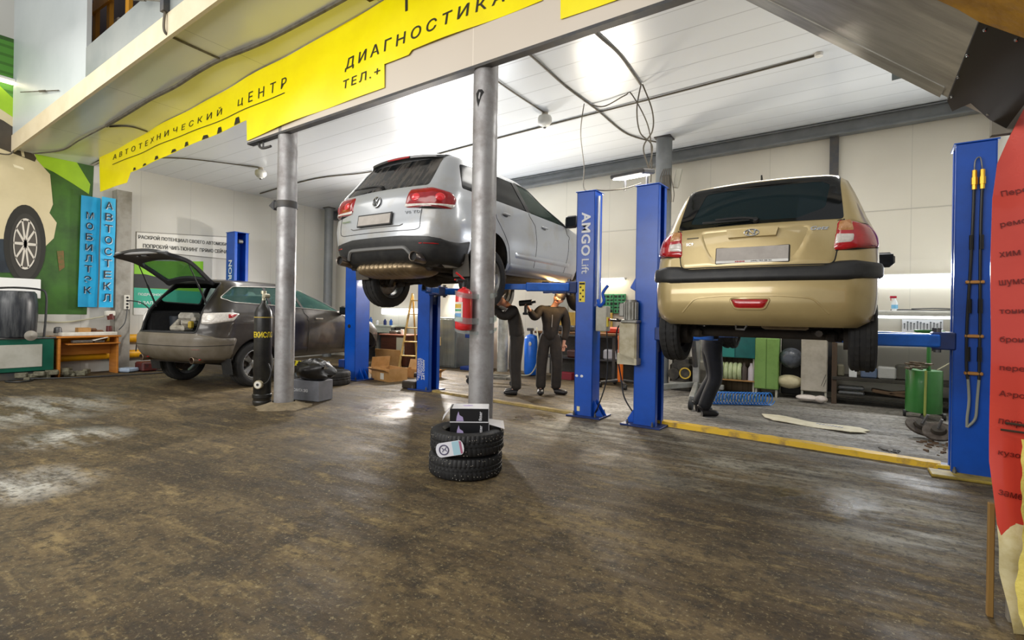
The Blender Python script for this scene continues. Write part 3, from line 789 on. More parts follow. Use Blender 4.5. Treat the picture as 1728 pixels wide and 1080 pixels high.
lay([(1.2, 2.3), (2.93, 2.5), (2.96, 2.3), (3.0, 1.9), (1.2, 1.8)], 3, mat('print_shadow', '222a33', '3a4650', scale=2, rough=.5), mur, 'car_sill_print')
lay([(3.62, 2.36), (3.72, 2.38), (3.74, 2.06), (3.66, 1.98)], 3, mat('print_stain', '7d5a34', '55622c', scale=20, rough=.6), mur, 'rust_stain')

# blue vertical banners
BLU = mat('cyan_vinyl', '2fb4e8', '27a6de', scale=2, rough=.4)
def vban(y0, y1, z0, z1, word, yc, zt, zbm, h, label, lift, skew=0.):
    sh_ = sheet([(y0, z1), (y0 - skew, z0), (y1 - skew, z0), (y1, z1)], lambda y, z: (XL + lift + .006 * math.sin(y * 9 + z * 4) + .005 * math.sin(z * 7), y, z), .12).build('blue_banner', BLU); tag(sh_, label, 'banner')
    n = len(word)
    q = MB()
    for i, c in enumerate(word):
        z = zt + (zbm - zt) * i / (n - 1) - h / 2
        for (dx, k, lf) in ((.012, 1, .020), (0., 0, .024)): text(q, c, WL(yc - h * .42 + dx - skew * (zt - z) / 2.2, z - dx, lift + lf), width=h * .84, height=h, bold=.01, depth=.002, k=k)
    q.build('lettering', [mat('navy_print', '1b2a3a', rough=.5), mat('white_print_edge', 'cfe6f0', rough=.5)], sh_, 0)
vban(3.97, 4.28, 1.30, 3.50, 'МОБИЛТЭК', 4.10, 3.12, 1.64, .135, 'blue vertical banner with the left column of letters beside the pier', .05, .03)
vban(4.225, 4.46, 1.30, 3.50, 'АВТОСТЕКЛ', 4.34, 3.34, 1.50, .15, 'blue vertical banner with the longer word, covering the concrete pier', .27, .02)

# poster on the far side wall
sg = lay([(4.93, 2.53), (7.2, 2.53), (7.2, 3.10), (4.93, 2.92)], 1, mat('sign_white', 'e9e8e2', 'dddbd2', scale=2, rough=.4), None, 'wall_sign'); tag(sg, 'long white lettered sign on the left wall behind the open tailgate', 'sign')
q = MB(); q.tube([(XL + .01, 4.93, 2.53), (XL + .01, 7.2, 2.53), (XL + .01, 7.2, 3.10), (XL + .01, 4.93, 2.92)], .010, 4, True); q.build('frame', mat('sign_edge', '8d8b84', rough=.5), sg)
q = MB()
for s, y0, z0, w, h in (('РАСКРОЙ ПОТЕНЦИАЛ СВОЕГО АВТОМОБИЛЯ', 4.97, 2.765, 2.0, .115), ('ПОПРОБУЙ ЧИП-ТЮНИНГ ПРЯМО СЕЙЧАС', 5.06, 2.595, 1.86, .11)): text(q, s, WL(y0, z0, .012) @ Matrix.Rotation(R(2.2), 4, 'Z'), width=w, height=h, bold=.012)
q.build('lettering', mat('grey_print', '3b3b3a', rough=.5), sg, 0)
ps = lay([(4.90, 1.15), (6.3, 1.15), (6.3, 2.42), (4.90, 2.30)], 2, mat('poster_lime', '8fd02a', '7cc024', scale=1.5, rough=.4), None, 'wall_poster'); tag(ps, 'green and teal poster on the left wall seen through the open tailgate', 'poster')
lay([(4.90, 1.73), (5.75, 1.73), (5.60, 1.86), (5.35, 1.98), (5.1, 2.03), (4.90, 2.02)], 3, mat('poster_dark', '22262a', rough=.4), ps, 'car_print')
lay([(4.90, 1.30), (6.3, 1.30), (6.3, 1.70), (4.90, 1.73)], 3, mat('poster_teal', '2fa58c', '36b596', scale=2, rough=.4), ps, 'teal_field'); lay([(4.90, 1.15), (6.3, 1.15), (6.3, 1.30), (4.90, 1.30)], 3, WHITE, ps, 'white_field')
q = MB(); text(q, 'ПОДРОБНОСТИ', WL(4.98, 1.56, .015), width=.55, height=.06, bold=.01); text(q, 'В ЗАЛЕ', WL(4.98, 1.38, .015), width=.34, height=.07, bold=.01); q.build('lettering', WHITET, ps, 0)
# ------------------------------------------------------------------ beige hatchback on the right hand lift
def build_getz():
    car = thing('hatchback_car', 'beige gold small hatchback seen from behind, raised on the right hand lift', 'car', (-.53, 4.90, .938), -2.0)
    PNT = mat('beige_paint', 'b8a473', 'ac9868', scale=2.5, rough=.33, metal=.35, coat=.7)
    sh = Shell([  # z, half width, rear, front, bow, corner rx, ry
        (.30, .74, -.46, 3.10, .08, .16, .18), (.33, .775, -.53, 3.15, .09, .17, .19), (.38, .80, -.575, 3.2, .10, .17, .20), (.48, .82, -.60, 3.24, .10, .18, .22),
        (.58, .825, -.60, 3.23, .10, .18, .22), (.665, .825, -.585, 3.2, .10, .18, .22), (.76, .825, -.565, 3.17, .10, .17, .22),
        (.85, .825, -.555, 3.10, .11, .17, .25), (.95, .815, -.545, 3.0, .12, .16, .26), (1.03, .795, -.53, 2.7, .12, .15, .26), (1.08, .775, -.515, 2.3, .12, .14, .25),
        (1.12, .755, -.495, 2.12, .12, .13, .24), (1.21, .72, -.445, 1.92, .11, .11, .22), (1.33, .675, -.375, 1.68, .11, .09, .2), (1.42, .635, -.315, 1.48, .10, .08, .18),
        (1.475, .605, -.28, 1.35, .10, .08, .16), (1.495, .57, -.255, 1.28, .10, .08, .16)], crown=.045, fc=.55, taperr=.05)
    glass_o = sh.loop([('r', -.60, 1.10), ('r', .60, 1.10), ('r', .558, 1.477), ('r', -.558, 1.477)], .03)
    lampR = sh.loop([('r', .555, 1.095), ('r', .53, .86), ('R', -.24, .895), ('R', -.20, .98), ('R', -.30, 1.06)], .035)
    lampL = [(-a, b) for a, b in lampR][::-1]
    gate = sh.loop([('r', -.60, 1.098), ('r', -.545, .765), ('r', .545, .765), ('r', .60, 1.098)], .10)
    holes = [glass_o, lampR, lampL]
    wins = []
    for sd in 'RL':
        wins.append((sd, sh.loop([(sd, .02, 1.10), (sd, .62, 1.085), (sd, .66, 1.39), (sd, .12, 1.38)], .05)))
        wins.append((sd, sh.loop([(sd, .72, 1.085), (sd, 2.0, 1.06), (sd, 1.45, 1.385), (sd, .76, 1.395)], .05)))
        holes.append(arch(sh, sd, 0, .29, .335)); holes.append(arch(sh, sd, 2.455, .29, .335))
    ws = sh.loop([('R', 2.22, 1.10), ('R', 1.55, 1.40)], closed=False)
    wl = sh.lmax; wind = [(ws[0][0] + .15, 1.12), (wl - .001, 1.10), (wl - .001, 1.40), (ws[-1][0] + .15, 1.40)]
    holes += [w for _, w in wins]
    b = sh.build('body', sh.skin(holes, .025), [PNT, mat('headliner', '8a8f8c', rough=.9)], car)
    # tailgate skin with the plate recess
    rec = sh.loop([('r', -.40, 1.065), ('r', -.31, .785), ('r', .31, .785), ('r', .40, 1.065)], .05)
    def gof(V):
        d = polydist(rec, V); ins = inside(rec, V); up = np.clip((V[:, 1] - .80) / .18, .25, 1)
        g = polydist(gate, V)
        return .006 * np.clip(g / .012, 0, 1) - np.where(ins, np.clip(d / .045, 0, 1), 0) ** 1.3 * .030 * up
    g = sh.build('tailgate', sh.patch(gate, gof, .01, .01, res=.022), [PNT, PNT], car, False)
    sh.gap(car, [('r', -.60, 1.098), ('r', -.545, .765), ('r', .545, .765), ('r', .60, 1.098)], .005, False, .10)
    for sd in 'RL':
        sh.gap(car, [(sd, .68, 1.40), (sd, .70, .40), (sd, 1.85, .40), (sd, 2.02, 1.05)], .004)
    
    fr = sh.build('rear_window', sh.patch(glass_o, .004, .03), [mat('window_frit', '0d1011', rough=.08), DARKIN], car)
    # the window itself: the frit keeps a see-through middle
    bpy.data.objects.remove(fr)
    clear = sh.loop([('r', -.50, 1.145), ('r', -.30, 1.125), ('r', .30, 1.125), ('r', .48, 1.20), ('r', .50, 1.40), ('r', .44, 1.43), ('r', -.40, 1.42)], .03)
    gl = np.array(glass_o); G = [p for p in glass_o]
    V, Fc = sh._cdt(np.array([(a, c) for a in np.linspace(-.62, .62, 40) for c in np.linspace(1.11, 1.47, 13) if polydist(clear, np.array([(a, c)]))[0] > .01 and polydist(gl, np.array([(a, c)]))[0] > .01]), [glass_o, clear])
    cen = V[Fc].mean(1); Fc = Fc[inside(gl, cen) & ~inside(clear, cen)]
    w = sh.build('rear_window', sh._solid(V, Fc, .003, .006), [mat('window_frit', '0d1011', rough=.07), DARKIN], car)
    sh.build('window_pane', sh.patch(clear, .002, thick=.004), [glass('getz_glass', '22343a', .42, .05, spec=.3), DARKIN], w)
    for (sd, wp) in wins: sh.build('side_window', sh.patch(wp, -.004, thick=.004), [GLASSL, GLASSL], car)
    # tail lamps
    for sgn, lp in ((1, lampR), (-1, lampL)):
        o = sh.build('tail_lamp', sh.patch(lp, .016, .04, .01, .02), [RED, BLK], car, False)
        mk = lambda q: q if sgn > 0 else [(-a, b) for a, b in q][::-1]
        cl = mk(sh.loop([('r', .555, .99), ('r', .545, .905), ('r', .655, .915), ('r', .665, .985)], .03)); am = mk(sh.loop([('r', .572, 1.08), ('r', .56, 1.0), ('r', .665, .995), ('r', .64, 1.085)], .03))
        sh.build('reversing_lens', sh.patch(cl, .021, .03, .004, .02, .012), [CLEARL, CLEARL], o, False)
        sh.build('turn_signal_lens', sh.patch(am, .021, .03, .004, .02, .012), [AMBER, AMBER], o, False)
        q = MB(); ring = np.array(lp); P = sh.S(ring[:, 0], ring[:, 1]); q.tube(P, .005, 6, True); q.build('seal', GAP, o)
    # bumper strip
    strip = sh.loop([('L', -.18, .665), ('L', -.18, .78), ('r', -.66, .79), ('r', -.56, .785), ('r', -.49, .758), ('r', .49, .758), ('r', .56, .785), ('r', .66, .79), ('R', -.18, .78), ('R', -.18, .665), ('r', .6, .645), ('r', -.6, .645)], .03)
    sh.build('bumper_strip', sh.patch(strip, .03, .035, .01, .02), [BLK, BLK], car, False)
    # raised lower edge of the bumper and fog lamp
    mb = MB(); sh.line(mb, [('r', -.52, .40), ('r', -.42, .515), ('r', -.2, .535), ('r', .2, .535), ('r', .42, .515), ('r', .52, .40)], .010, False, .08, lift=-.006)
    mb.build('bumper_crease', PNT, car)
    fog = sh.loop([('r', -.135, .51), ('r', -.10, .435), ('r', .10, .435), ('r', .135, .51)], .03)
    fo = sh.build('fog_lamp', sh.patch(fog, .014, .03, .01, .02), [RED, BLK], car, False)
    q = MB(); ring = np.array(inset(fog, 1.06)); q.tube(sh.S(ring[:, 0], ring[:, 1]) + sh.N(ring[:, 0], ring[:, 1]) * .002, .008, 6, True); q.build('fog_lamp_rim', PNT, fo)
    # plate
    M = sh.frame('r', 0, .855, -.012) @ Matrix.Rotation(R(-3), 4, 'X')
    p = MB(M); p.box((0, 0, .006), (.53, .135, .014), .006); po = p.build('number_plate', BLK, car)
    p = MB(M); p.box((0, .010, .014), (.515, .105, .006), .002); p.build('plate_face', PLATE, po)
    p = MB(M); p.box((0, -.053, .014), (.515, .022, .006), .002); p.build('plate_strip', WHITE, po)
    p = MB(M); text(p, '(495) 783 88 86', M.inverted() @ M @ T(-.0, -.059, .0175), width=.145, height=.012); p.build('plate_lettering', BLACKT, po)
    p = MB(M); [p.box((-.11 + .012 * i, -.053, .0175), (.009, .011 if i % 2 else .009, .001)) for i in range(6)]; p.build('plate_lettering', RED, po)
    # handle bar with the emblem
    M = sh.frame('r', 0, 1.02, -.004)
    p = MB(M); p.prism([(-.185, .035), (.185, .035), (.17, -.03), (-.17, -.03)], 0, .030); h = p.build('tailgate_handle', PNT, car, 20)
    p = MB(M); E = [(.052 * math.cos(t), .026 * math.sin(t), .034) for t in np.linspace(0, 2 * math.pi, 28, False)]; p.tube(E, .0045, 6, True)
    p.tube(bez([(-.030, -.018, .034), (-.016, .012, .034), (.0, .0, .034), (.016, -.012, .034), (.030, .018, .034)], 5), .005, 6); p.tube([(-.026, .019, .034), (-.018, -.019, .034)], .004, 6); p.tube([(.018, .019, .034), (.026, -.019, .034)], .004, 6)
    p.build('emblem', CHROME, h)
    p = MB(sh.frame('r', .22, .965, -.014)); p.lathe([(.001, .012), (.008, .012), (.014, .008), (.016, 0)], 16); p.build('lock_cylinder', STEEL, car)
    M = sh.frame('r', .45, 1.03, .006); p = MB(M); text(p, 'Getz', T(-.06, -.012, 0), width=.12, height=.030, shear=.3, bold=.02, depth=.005); p.build('model_lettering', CHROME, car)
    M = sh.frame('r', -.46, .985, .006); p = MB(M); p.box((0, .034, .002), (.10, .008, .004), .001); p.build('badge_strip', mat('badge_dark', '4a4434', rough=.4), car); p = MB(M); text(p, 'SC9', T(-.05, -.03, 0), width=.06, height=.024, depth=.004); p.build('model_lettering', CHROME, car)
    # brake light behind the glass, wiper, aerial
    p = MB(sh.frame('r', 0, 1.44, -.022)); p.box((0, 0, 0), (.23, .028, .02), .008); p.build('brake_light', RED, car)
    M = sh.frame('r', 0.02, 1.125, .006); p = MB(M); p.lathe([(.001, .025), (.018, .022), (.024, 0)], 14); p.tube(bez([(0, .0, .02), (-.10, .015, .03), (-.30, .02, .02)], 6), .009, 6); p.box((-.22, .005, .012), (.36, .018, .012), .004); p.build('rear_wiper', BLK, car)
    p = MB(); p.cyl((0, -.10, 1.53), (0, -.12, 1.575), .010, .006); p.build('aerial', BLK, car)
    for sd in (1, -1): mirror(car, sd, .78, 1.50, .97, BLK)
    # underside
    u = MB()
    u.box((0, 1.75, .30), (1.16, 2.7, .10), .03); u.box((0, -.20, .40), (1.05, .40, .12), .03); u.box((.12, -.12, .335), (.3, .3, .06), .02); u.box((-.35, -.2, .33), (.12, .2, .06), .02)
    u.cyl((-.6, .02, .235), (.6, .02, .235), .045)
    u.tube(bez([(.30, 1.5, .24), (.28, .5, .24), (.42, -.1, .25), (.45, -.35, .25)], 6), .025, 8)
    for sd in (1, -1):
        for ax in (0, 2.455): liner(u, sd, ax, .29, .35, .50, .79)
        u.box((sd * .52, .16, .22), (.08, .5, .08), .02)
        u.cyl((sd * .56, .0, .18), (sd * .58, 0, .70), .03); u.cyl((sd * .60, 0, .23), (sd * .68, 0, .23), .11)
    u.build('underbody', UND, car)
    for sd in (1, -1):
        q = MB(); q.tube([(sd * .50 + .055 * math.cos(t), .06 + .055 * math.sin(t), .26 + .20 * t / (2 * math.pi * 5)) for t in np.linspace(0, 2 * math.pi * 5, 90)], .009, 6); q.build('coil_spring', mat('spring_grey', '5b5a57', '3d3a37', rough=.6), car)
    q = MB(); q.lathe([(.001, -.02), (.12, -.02), (.13, 0), (.13, .30), (.12, .32), (.001, .32)], 20, 'X', (.05, -.16, .40)); q.build('muffler', EXH, car)
    q = MB(); q.tube([(-.12, -.46, .30), (-.11, -.50, .27), (-.05, -.50, .27), (-.04, -.46, .30)], .008, 6); q.build('towing_eye', STEEL, car)
    seat_row(car, .30, .50, 1.20, 3, .55)
    rimm = mat('steel_wheel', '34363a', '202124', rough=.45, metal=.5)
    for sd in (1, -1):
        for ax in (0, 2.455): make_wheel(car, (sd * .725, ax, .29), sd, .288, .175, .19, rimm, TYRE, 6, .05)
    return car
getz = build_getz()
# ------------------------------------------------------------------ silver four by four on the middle lift
def build_vw():
    car = thing('off_road_car', 'dusty silver off road estate car raised on the middle blue lift', 'car', (-4.49, 5.01, 1.51), 0)
    PNT = mat('silver_paint', 'aeb2b7', 'a39c8f', scale=2.2, rough=.30, rough2=.5, metal=.25, coat=.6, lo=.5, hi=.8)
    sh = Shell([
        (.31, .80, -.62, 3.67, .10, .24, .26), (.34, .86, -.74, 3.72, .11, .25, .28), (.42, .905, -.83, 3.80, .12, .26, .30), (.55, .935, -.87, 3.86, .12, .26, .32),
        (.66, .955, -.885, 3.90, .12, .26, .32), (.78, .965, -.885, 3.90, .12, .25, .32), (.90, .955, -.87, 3.84, .12, .24, .32), (1.0, .94, -.855, 3.67, .12, .22, .30),
        (1.08, .93, -.84, 3.22, .12, .20, .28), (1.15, .915, -.81, 2.87, .12, .18, .26), (1.20, .90, -.785, 2.72, .12, .16, .25), (1.31, .85, -.70, 2.37, .12, .13, .24),
        (1.43, .79, -.605, 2.07, .11, .11, .22), (1.55, .735, -.51, 1.84, .10, .10, .2), (1.63, .69, -.435, 1.67, .10, .09, .18), (1.665, .65, -.395, 1.57, .10, .09, .18)], crown=.06, fc=.6, taperr=.03, yf=2.7)
    RW, FW = .12, 2.98
    lampR = sh.loop([('r', .44, 1.175), ('r', .425, .955), ('R', -.585, .935), ('R', -.52, 1.05), ('R', -.575, 1.13), ('r', .72, 1.18)], .05)
    lampL = [(-a, b) for a, b in lampR][::-1]
    gl = sh.loop([('r', -.66, 1.195), ('r', .66, 1.215), ('r', .60, 1.615), ('r', -.585, 1.61)], .04)
    holes = [lampR, lampL, gl]; wins = []
    for sd in 'RL':
        wins.append((sd, 'D', sh.loop([(sd, -.40, 1.215), (sd, .12, 1.205), (sd, .12, 1.585), (sd, -.26, 1.55)], .05)))
        wins.append((sd, 'D', sh.loop([(sd, .19, 1.205), (sd, 1.02, 1.195), (sd, .90, 1.595), (sd, .19, 1.59)], .03)))
        wins.append((sd, 'L', sh.loop([(sd, 1.12, 1.19), (sd, 2.14, 1.165), (sd, 1.72, 1.44), (sd, 1.44, 1.58), (sd, 1.02, 1.595)], .03)))
        holes += [arch(sh, sd, RW, .37, .42), arch(sh, sd, FW, .37, .42)]
    holes += [w for _, _, w in wins]
    sh.build('body', sh.skin(holes, .03), [PNT, DARKIN], car)
    sh.build('rear_window', sh.patch(gl, -.003, thick=.004), [glass('dusty_window', '191c1e', .9, .08, '6b6660'), DARKIN], car)
    for sd, k, w in wins: sh.build('side_window', sh.patch(w, -.003, thick=.004), [glass('tinted_window', '101214', .95, .12, spec=.12) if k == 'D' else glass('clear_window', '3a463e', .35, .05)] * 2, car)
    # pillar blackout between the windows
    for sd in 'RL':
        p = sh.loop([(sd, 1.02, 1.195), (sd, 1.12, 1.195), (sd, 1.02, 1.595), (sd, .90, 1.595)]); sh.build('window_pillar', sh.patch(p, .003, thick=.006), [BLK, BLK], car)
        p = sh.loop([(sd, .12, 1.205), (sd, .19, 1.205), (sd, .19, 1.585), (sd, .12, 1.58)]); sh.build('window_pillar', sh.patch(p, .003, thick=.006), [BLK, BLK], car)
        p = sh.loop([(sd, .98, 1.61), (sd, 1.46, 1.60), (sd, 1.78, 1.44), (sd, 2.22, 1.16), (sd, 2.14, 1.16), (sd, 1.71, 1.43), (sd, 1.42, 1.575), (sd, .98, 1.595)]); sh.build('window_trim', sh.patch(p, .004, thick=.006), [BLK, BLK], car)
    # tailgate skin
    gate = sh.loop([('r', -.665, 1.195), ('r', -.64, .72), ('r', -.58, .70), ('r', .58, .70), ('r', .64, .72), ('r', .665, 1.195)], .05)
    rec = sh.loop([('r', -.34, .93), ('r', -.34, .76), ('r', .34, .76), ('r', .34, .93)], .03)
    lampcut = [np.array(lampR), np.array(lampL)]
    sh.gap(car, [('r', -.66, 1.18), ('r', -.645, .72), ('r', -.58, .70), ('r', .58, .70), ('r', .645, .72), ('r', .66, 1.18)], .004, False, .05)
    for sd in 'RL':
        sh.gap(car, [(sd, .155, 1.19), (sd, .22, .98), (sd, .50, .66), (sd, .60, .44)], .004); sh.gap(car, [(sd, 1.07, 1.18), (sd, 1.20, 1.0), (sd, 1.22, .44)], .004)
        sh.gap(car, [(sd, 2.2, 1.14), (sd, 2.24, .95), (sd, 2.15, .44)], .004)
    
    for sgn, lp in ((1, lampR), (-1, lampL)):
        o = sh.build('tail_lamp', sh.patch(lp, .018, .05, .01, .02), [mat('dark_red_lens', '8a0c14', 'a01820', scale=10, rough=.12, coat=.8), BLK], car, False)
        mk = lambda q: q if sgn > 0 else [(-a, b) for a, b in q][::-1]
        c = mk(sh.loop([('r', .44, 1.00), ('r', .43, .962), ('R', -.58, .944), ('R', -.55, .99)], .015)); sh.build('reversing_lens', sh.patch(c, .022, .03, .004, .02, .014), [CLEARL, CLEARL], o, False)
        for (xx, zz) in ((.56, 1.065), (.82, 1.06)):
            M = sh.frame('r', sgn * xx, zz, .016); q = MB(M); q.ball((0, 0, 0), (.055, .045, .010), 16); q.build('lamp_reflector', mat('bright_red_lens', 'e0303a', rough=.1, coat=1), o)
    # bumper: black lower part, diffuser, trim bow, reflectors
    low = sh.loop([('L', -.32, .32), ('L', -.32, .60), ('r', -.72, .60), ('r', -.40, .64), ('r', .40, .645), ('r', .72, .625), ('R', -.30, .61), ('R', -.32, .32), ('r', .5, .315), ('r', -.5, .315)], .02)
    sh.build('bumper_lower', sh.patch(low, .008, .02, .01, .04), [BLK, BLK], car, False)
    mb = MB(); sh.line(mb, [('r', -.52, .42), ('r', -.44, .515), ('r', .44, .515), ('r', .52, .42)], .022, False, .08, lift=.012); mb.build('bumper_trim', mat('grey_trim', '6d6d6c', rough=.45), car)
    for s in (1, -1):
        q = sh.loop([('r', s * .58, .572), ('r', s * .58, .545), ('r', s * .86, .53), ('r', s * .86, .557)], .01)
        sh.build('reflector', sh.patch(q, .016, .01, .004, .03), [RED, RED], car, False)
    # plate, emblem, lettering
    M = sh.frame('r', 0, .845, .004); p = MB(M); p.box((0, 0, .006), (.56, .15, .014), .01); po = p.build('number_plate', BLK, car)
    p = MB(M); p.box((0, 0, .014), (.52, .115, .006), .002); p.build('plate_face', PLATE, po)
    M = sh.frame('r', 0, 1.055, .004); p = MB(M)
    p.tube([(.060 * math.cos(t), .060 * math.sin(t), .008) for t in np.linspace(0, 2 * math.pi, 36, False)], .007, 6, True)
    p.tube([(-.027, .054, .008), (0, .008, .008), (.027, .054, .008)], .006, 6); p.tube([(-.056, .026, .008), (-.026, -.050, .008), (0, .0, .008), (.026, -.050, .008), (.056, .026, .008)], .006, 6)
    p.build('emblem', CHROME, car)
    p = MB(M); p.lathe([(.001, 0), (.064, 0), (.064, .004), (.001, .005)], 30); p.build('emblem_disc', mat('emblem_dark', '50504e', rough=.4), car)
    M = sh.frame('r', .545, .90, .006); p = MB(M); text(p, 'V6 TDI', T(-.11, -.015, 0), width=.22, height=.032, bold=.015, depth=.004); p.build('model_lettering', CHROME, car)
    M = sh.frame('r', -.53, .865, .006); p = MB(M); text(p, 'TOUAREG', T(-.09, -.01, 0), width=.18, height=.022, depth=.004); p.build('model_lettering', CHROME, car)
    mb = MB(); sh.line(mb, [('r', -.42, .772), ('r', -.38, .757), ('r', .38, .757), ('r', .42, .772)], .006, False, .02, lift=.002); mb.build('tailgate_handle', mat('grey_trim', '6d6d6c'), car)
    # spoiler, brake light, wiper, roof rails
    mb = MB(); mb.m = Matrix()
    rows = []
    for x in np.linspace(-.60, .60, 25):
        y = -.37 + .10 * (abs(x) / .6) ** 2; z = 1.675 - .02 * (x / .6) ** 2; e = 1 - .25 * max(0, (abs(x) - .5) / .1)
        rows.append([(x, y + .02, z + .02), (x, y - .10 * e, z + .005), (x, y - .155 * e, z - .015), (x, y - .150 * e, z - .04), (x, y - .06, z - .055), (x, y + .02, z - .05)])
    mb.grid(rows); mb.add([rows[0][i] for i in range(6)], [tuple(range(6))]); mb.add([rows[-1][i] for i in range(6)], [tuple(range(6))])
    so = mb.build('roof_spoiler', mat('spoiler_black', '2b2c2e', rough=.3, coat=.4), car, 50)
    q = MB(); q.box((0, -.522, 1.645), (.36, .012, .022), .004); q.build('brake_light', RED, so)
    M = sh.frame('r', 0, 1.235, .006); p = MB(M); p.lathe([(.001, .03), (.018, .025), (.024, 0)], 14); p.tube(bez([(0, 0, .02), (-.14, .02, .03), (-.36, .03, .02)], 6), .010, 6); p.box((-.26, .03, .012), (.46, .02, .014), .004); p.build('rear_wiper', BLK, car)
    for s in (1, -1):
        mirror(car, s, .90, 2.22, 1.24, BLK, (.22, .14, .19))
        for (yy, zz) in ((.44, 1.05), (1.46, 1.03)):
            M = sh.frame('R' if s > 0 else 'L', yy, zz, .0); q = MB(M); q.ball((0, 0, -.005), (.075, .032, .012), 14); ho = q.build('door_handle', mat('handle_recess', '55585a', rough=.4), car)
            q = MB(M); q.box((0, .004, .024), (.17, .028, .018), .009); q.build('handle_grip', PNT, ho)
        side = 'R' if s > 0 else 'L'
        sill = sh.loop([(side, .60, .33), (side, .60, .45), (side, 2.48, .45), (side, 2.48, .33)], .02); sh.build('sill_cover', sh.patch(sill, .012, .03, .01, .05), [mat('sill_grey', '84878a', rough=.35, metal=.3), BLK], car, False)
        mould = sh.loop([(side, .70, .53), (side, .68, .60), (side, 2.3, .60), (side, 2.3, .53)], .02); sh.build('side_moulding', sh.patch(mould, .014, .03, .01, .05), [PNT, BLK], car, False)
        fl = MB(); fl.box((s * .83, -.33, .34), (.24, .014, .26), .006, Matrix.Rotation(R(8), 3, 'X')); fl.build('mud_flap', mat('flap_grey', '4d4944', '62594c', scale=6, rough=.8), car)
    # underside
    u = MB(); u.box((0, 1.5, .34), (1.25, 4.2, .12), .04); u.box((0, -.38, .36), (1.5, .5, .10), .04)
    u.box((0, .12, .26), (1.05, .16, .12), .04); u.cyl((-.7, .12, .24), (.7, .12, .24), .035); u.ball((0, .12, .26), (.16, .2, .14))
    u.cyl((0, .1, .24), (0, 1.6, .30), .045); u.box((0, .30, .22), (1.2, .08, .08), .02)
    for s in (1, -1):
        u.tube([(s * .30, .42, .26), (s * .68, .16, .16)], .035, 8); u.tube([(s * .35, -.2, .28), (s * .70, .08, .18)], .03, 8); u.cyl((s * .58, .15, .16), (s * .52, .15, .66), .05)
        for ax in (RW, FW): liner(u, s, ax, .37, .43, .62, .92)
    u.build('underbody', UND, car)
    m = MB(); rows = []
    for x in np.linspace(-.53, .53, 54):
        e = (1 - abs(x / .53) ** 6) ** .5 if abs(x) < .53 else 0.; e = max(e, .05); rib = 1 + .025 * math.cos(x * 2 * math.pi / .075)
        rows.append([(x, -.50 + .30 * e * rib * math.cos(t), .305 + .11 * e * rib * math.sin(t)) for t in np.linspace(0, 2 * math.pi, 25)])
    m.grid(rows); m.build('muffler', mat('muffler_steel', 'a08d70', '6f5f4a', scale=5, rough=.4, metal=.75, bump=.08), car, 60)
    for s in (1, -1):
        e = MB(); pr = [(.052, 0), (.058, .006), (.058, .19), (.045, .22)]
        Mx = T(s * .60, -.88, .405, 84, 0, 0); e.m = Mx @ Matrix.Rotation(R(180), 4, 'X'); e.lathe([(.050, .16), (.050, .0), (.056, -.004), (.058, .01), (.058, .17), (.045, .20)], 24)
        e.m = Matrix(); e.tube(bez([(s * .60, -.70, .39), (s * .60, -.60, .375), (s * .56, -.52, .35), (s * .48, -.46, .335)], 5), .040, 10); eo = e.build('exhaust_tip', mat('tip_steel', '9a9087', '6e6459', scale=8, rough=.3, metal=.8), car, 50)
        e = MB(Mx); e.lathe([(.001, -.03), (.049, -.03)], 20); e.build('exhaust_bore', GAP, eo)
    seat_row(car, .75, .75, 1.3, 3, .6)
    for s in (1, -1):
        for ax in (RW, FW): make_wheel(car, (s * .825, ax, .365), s, .37, .235, .235, ALLOY, TYRE, 5, .14)
    return car
vw = build_vw()
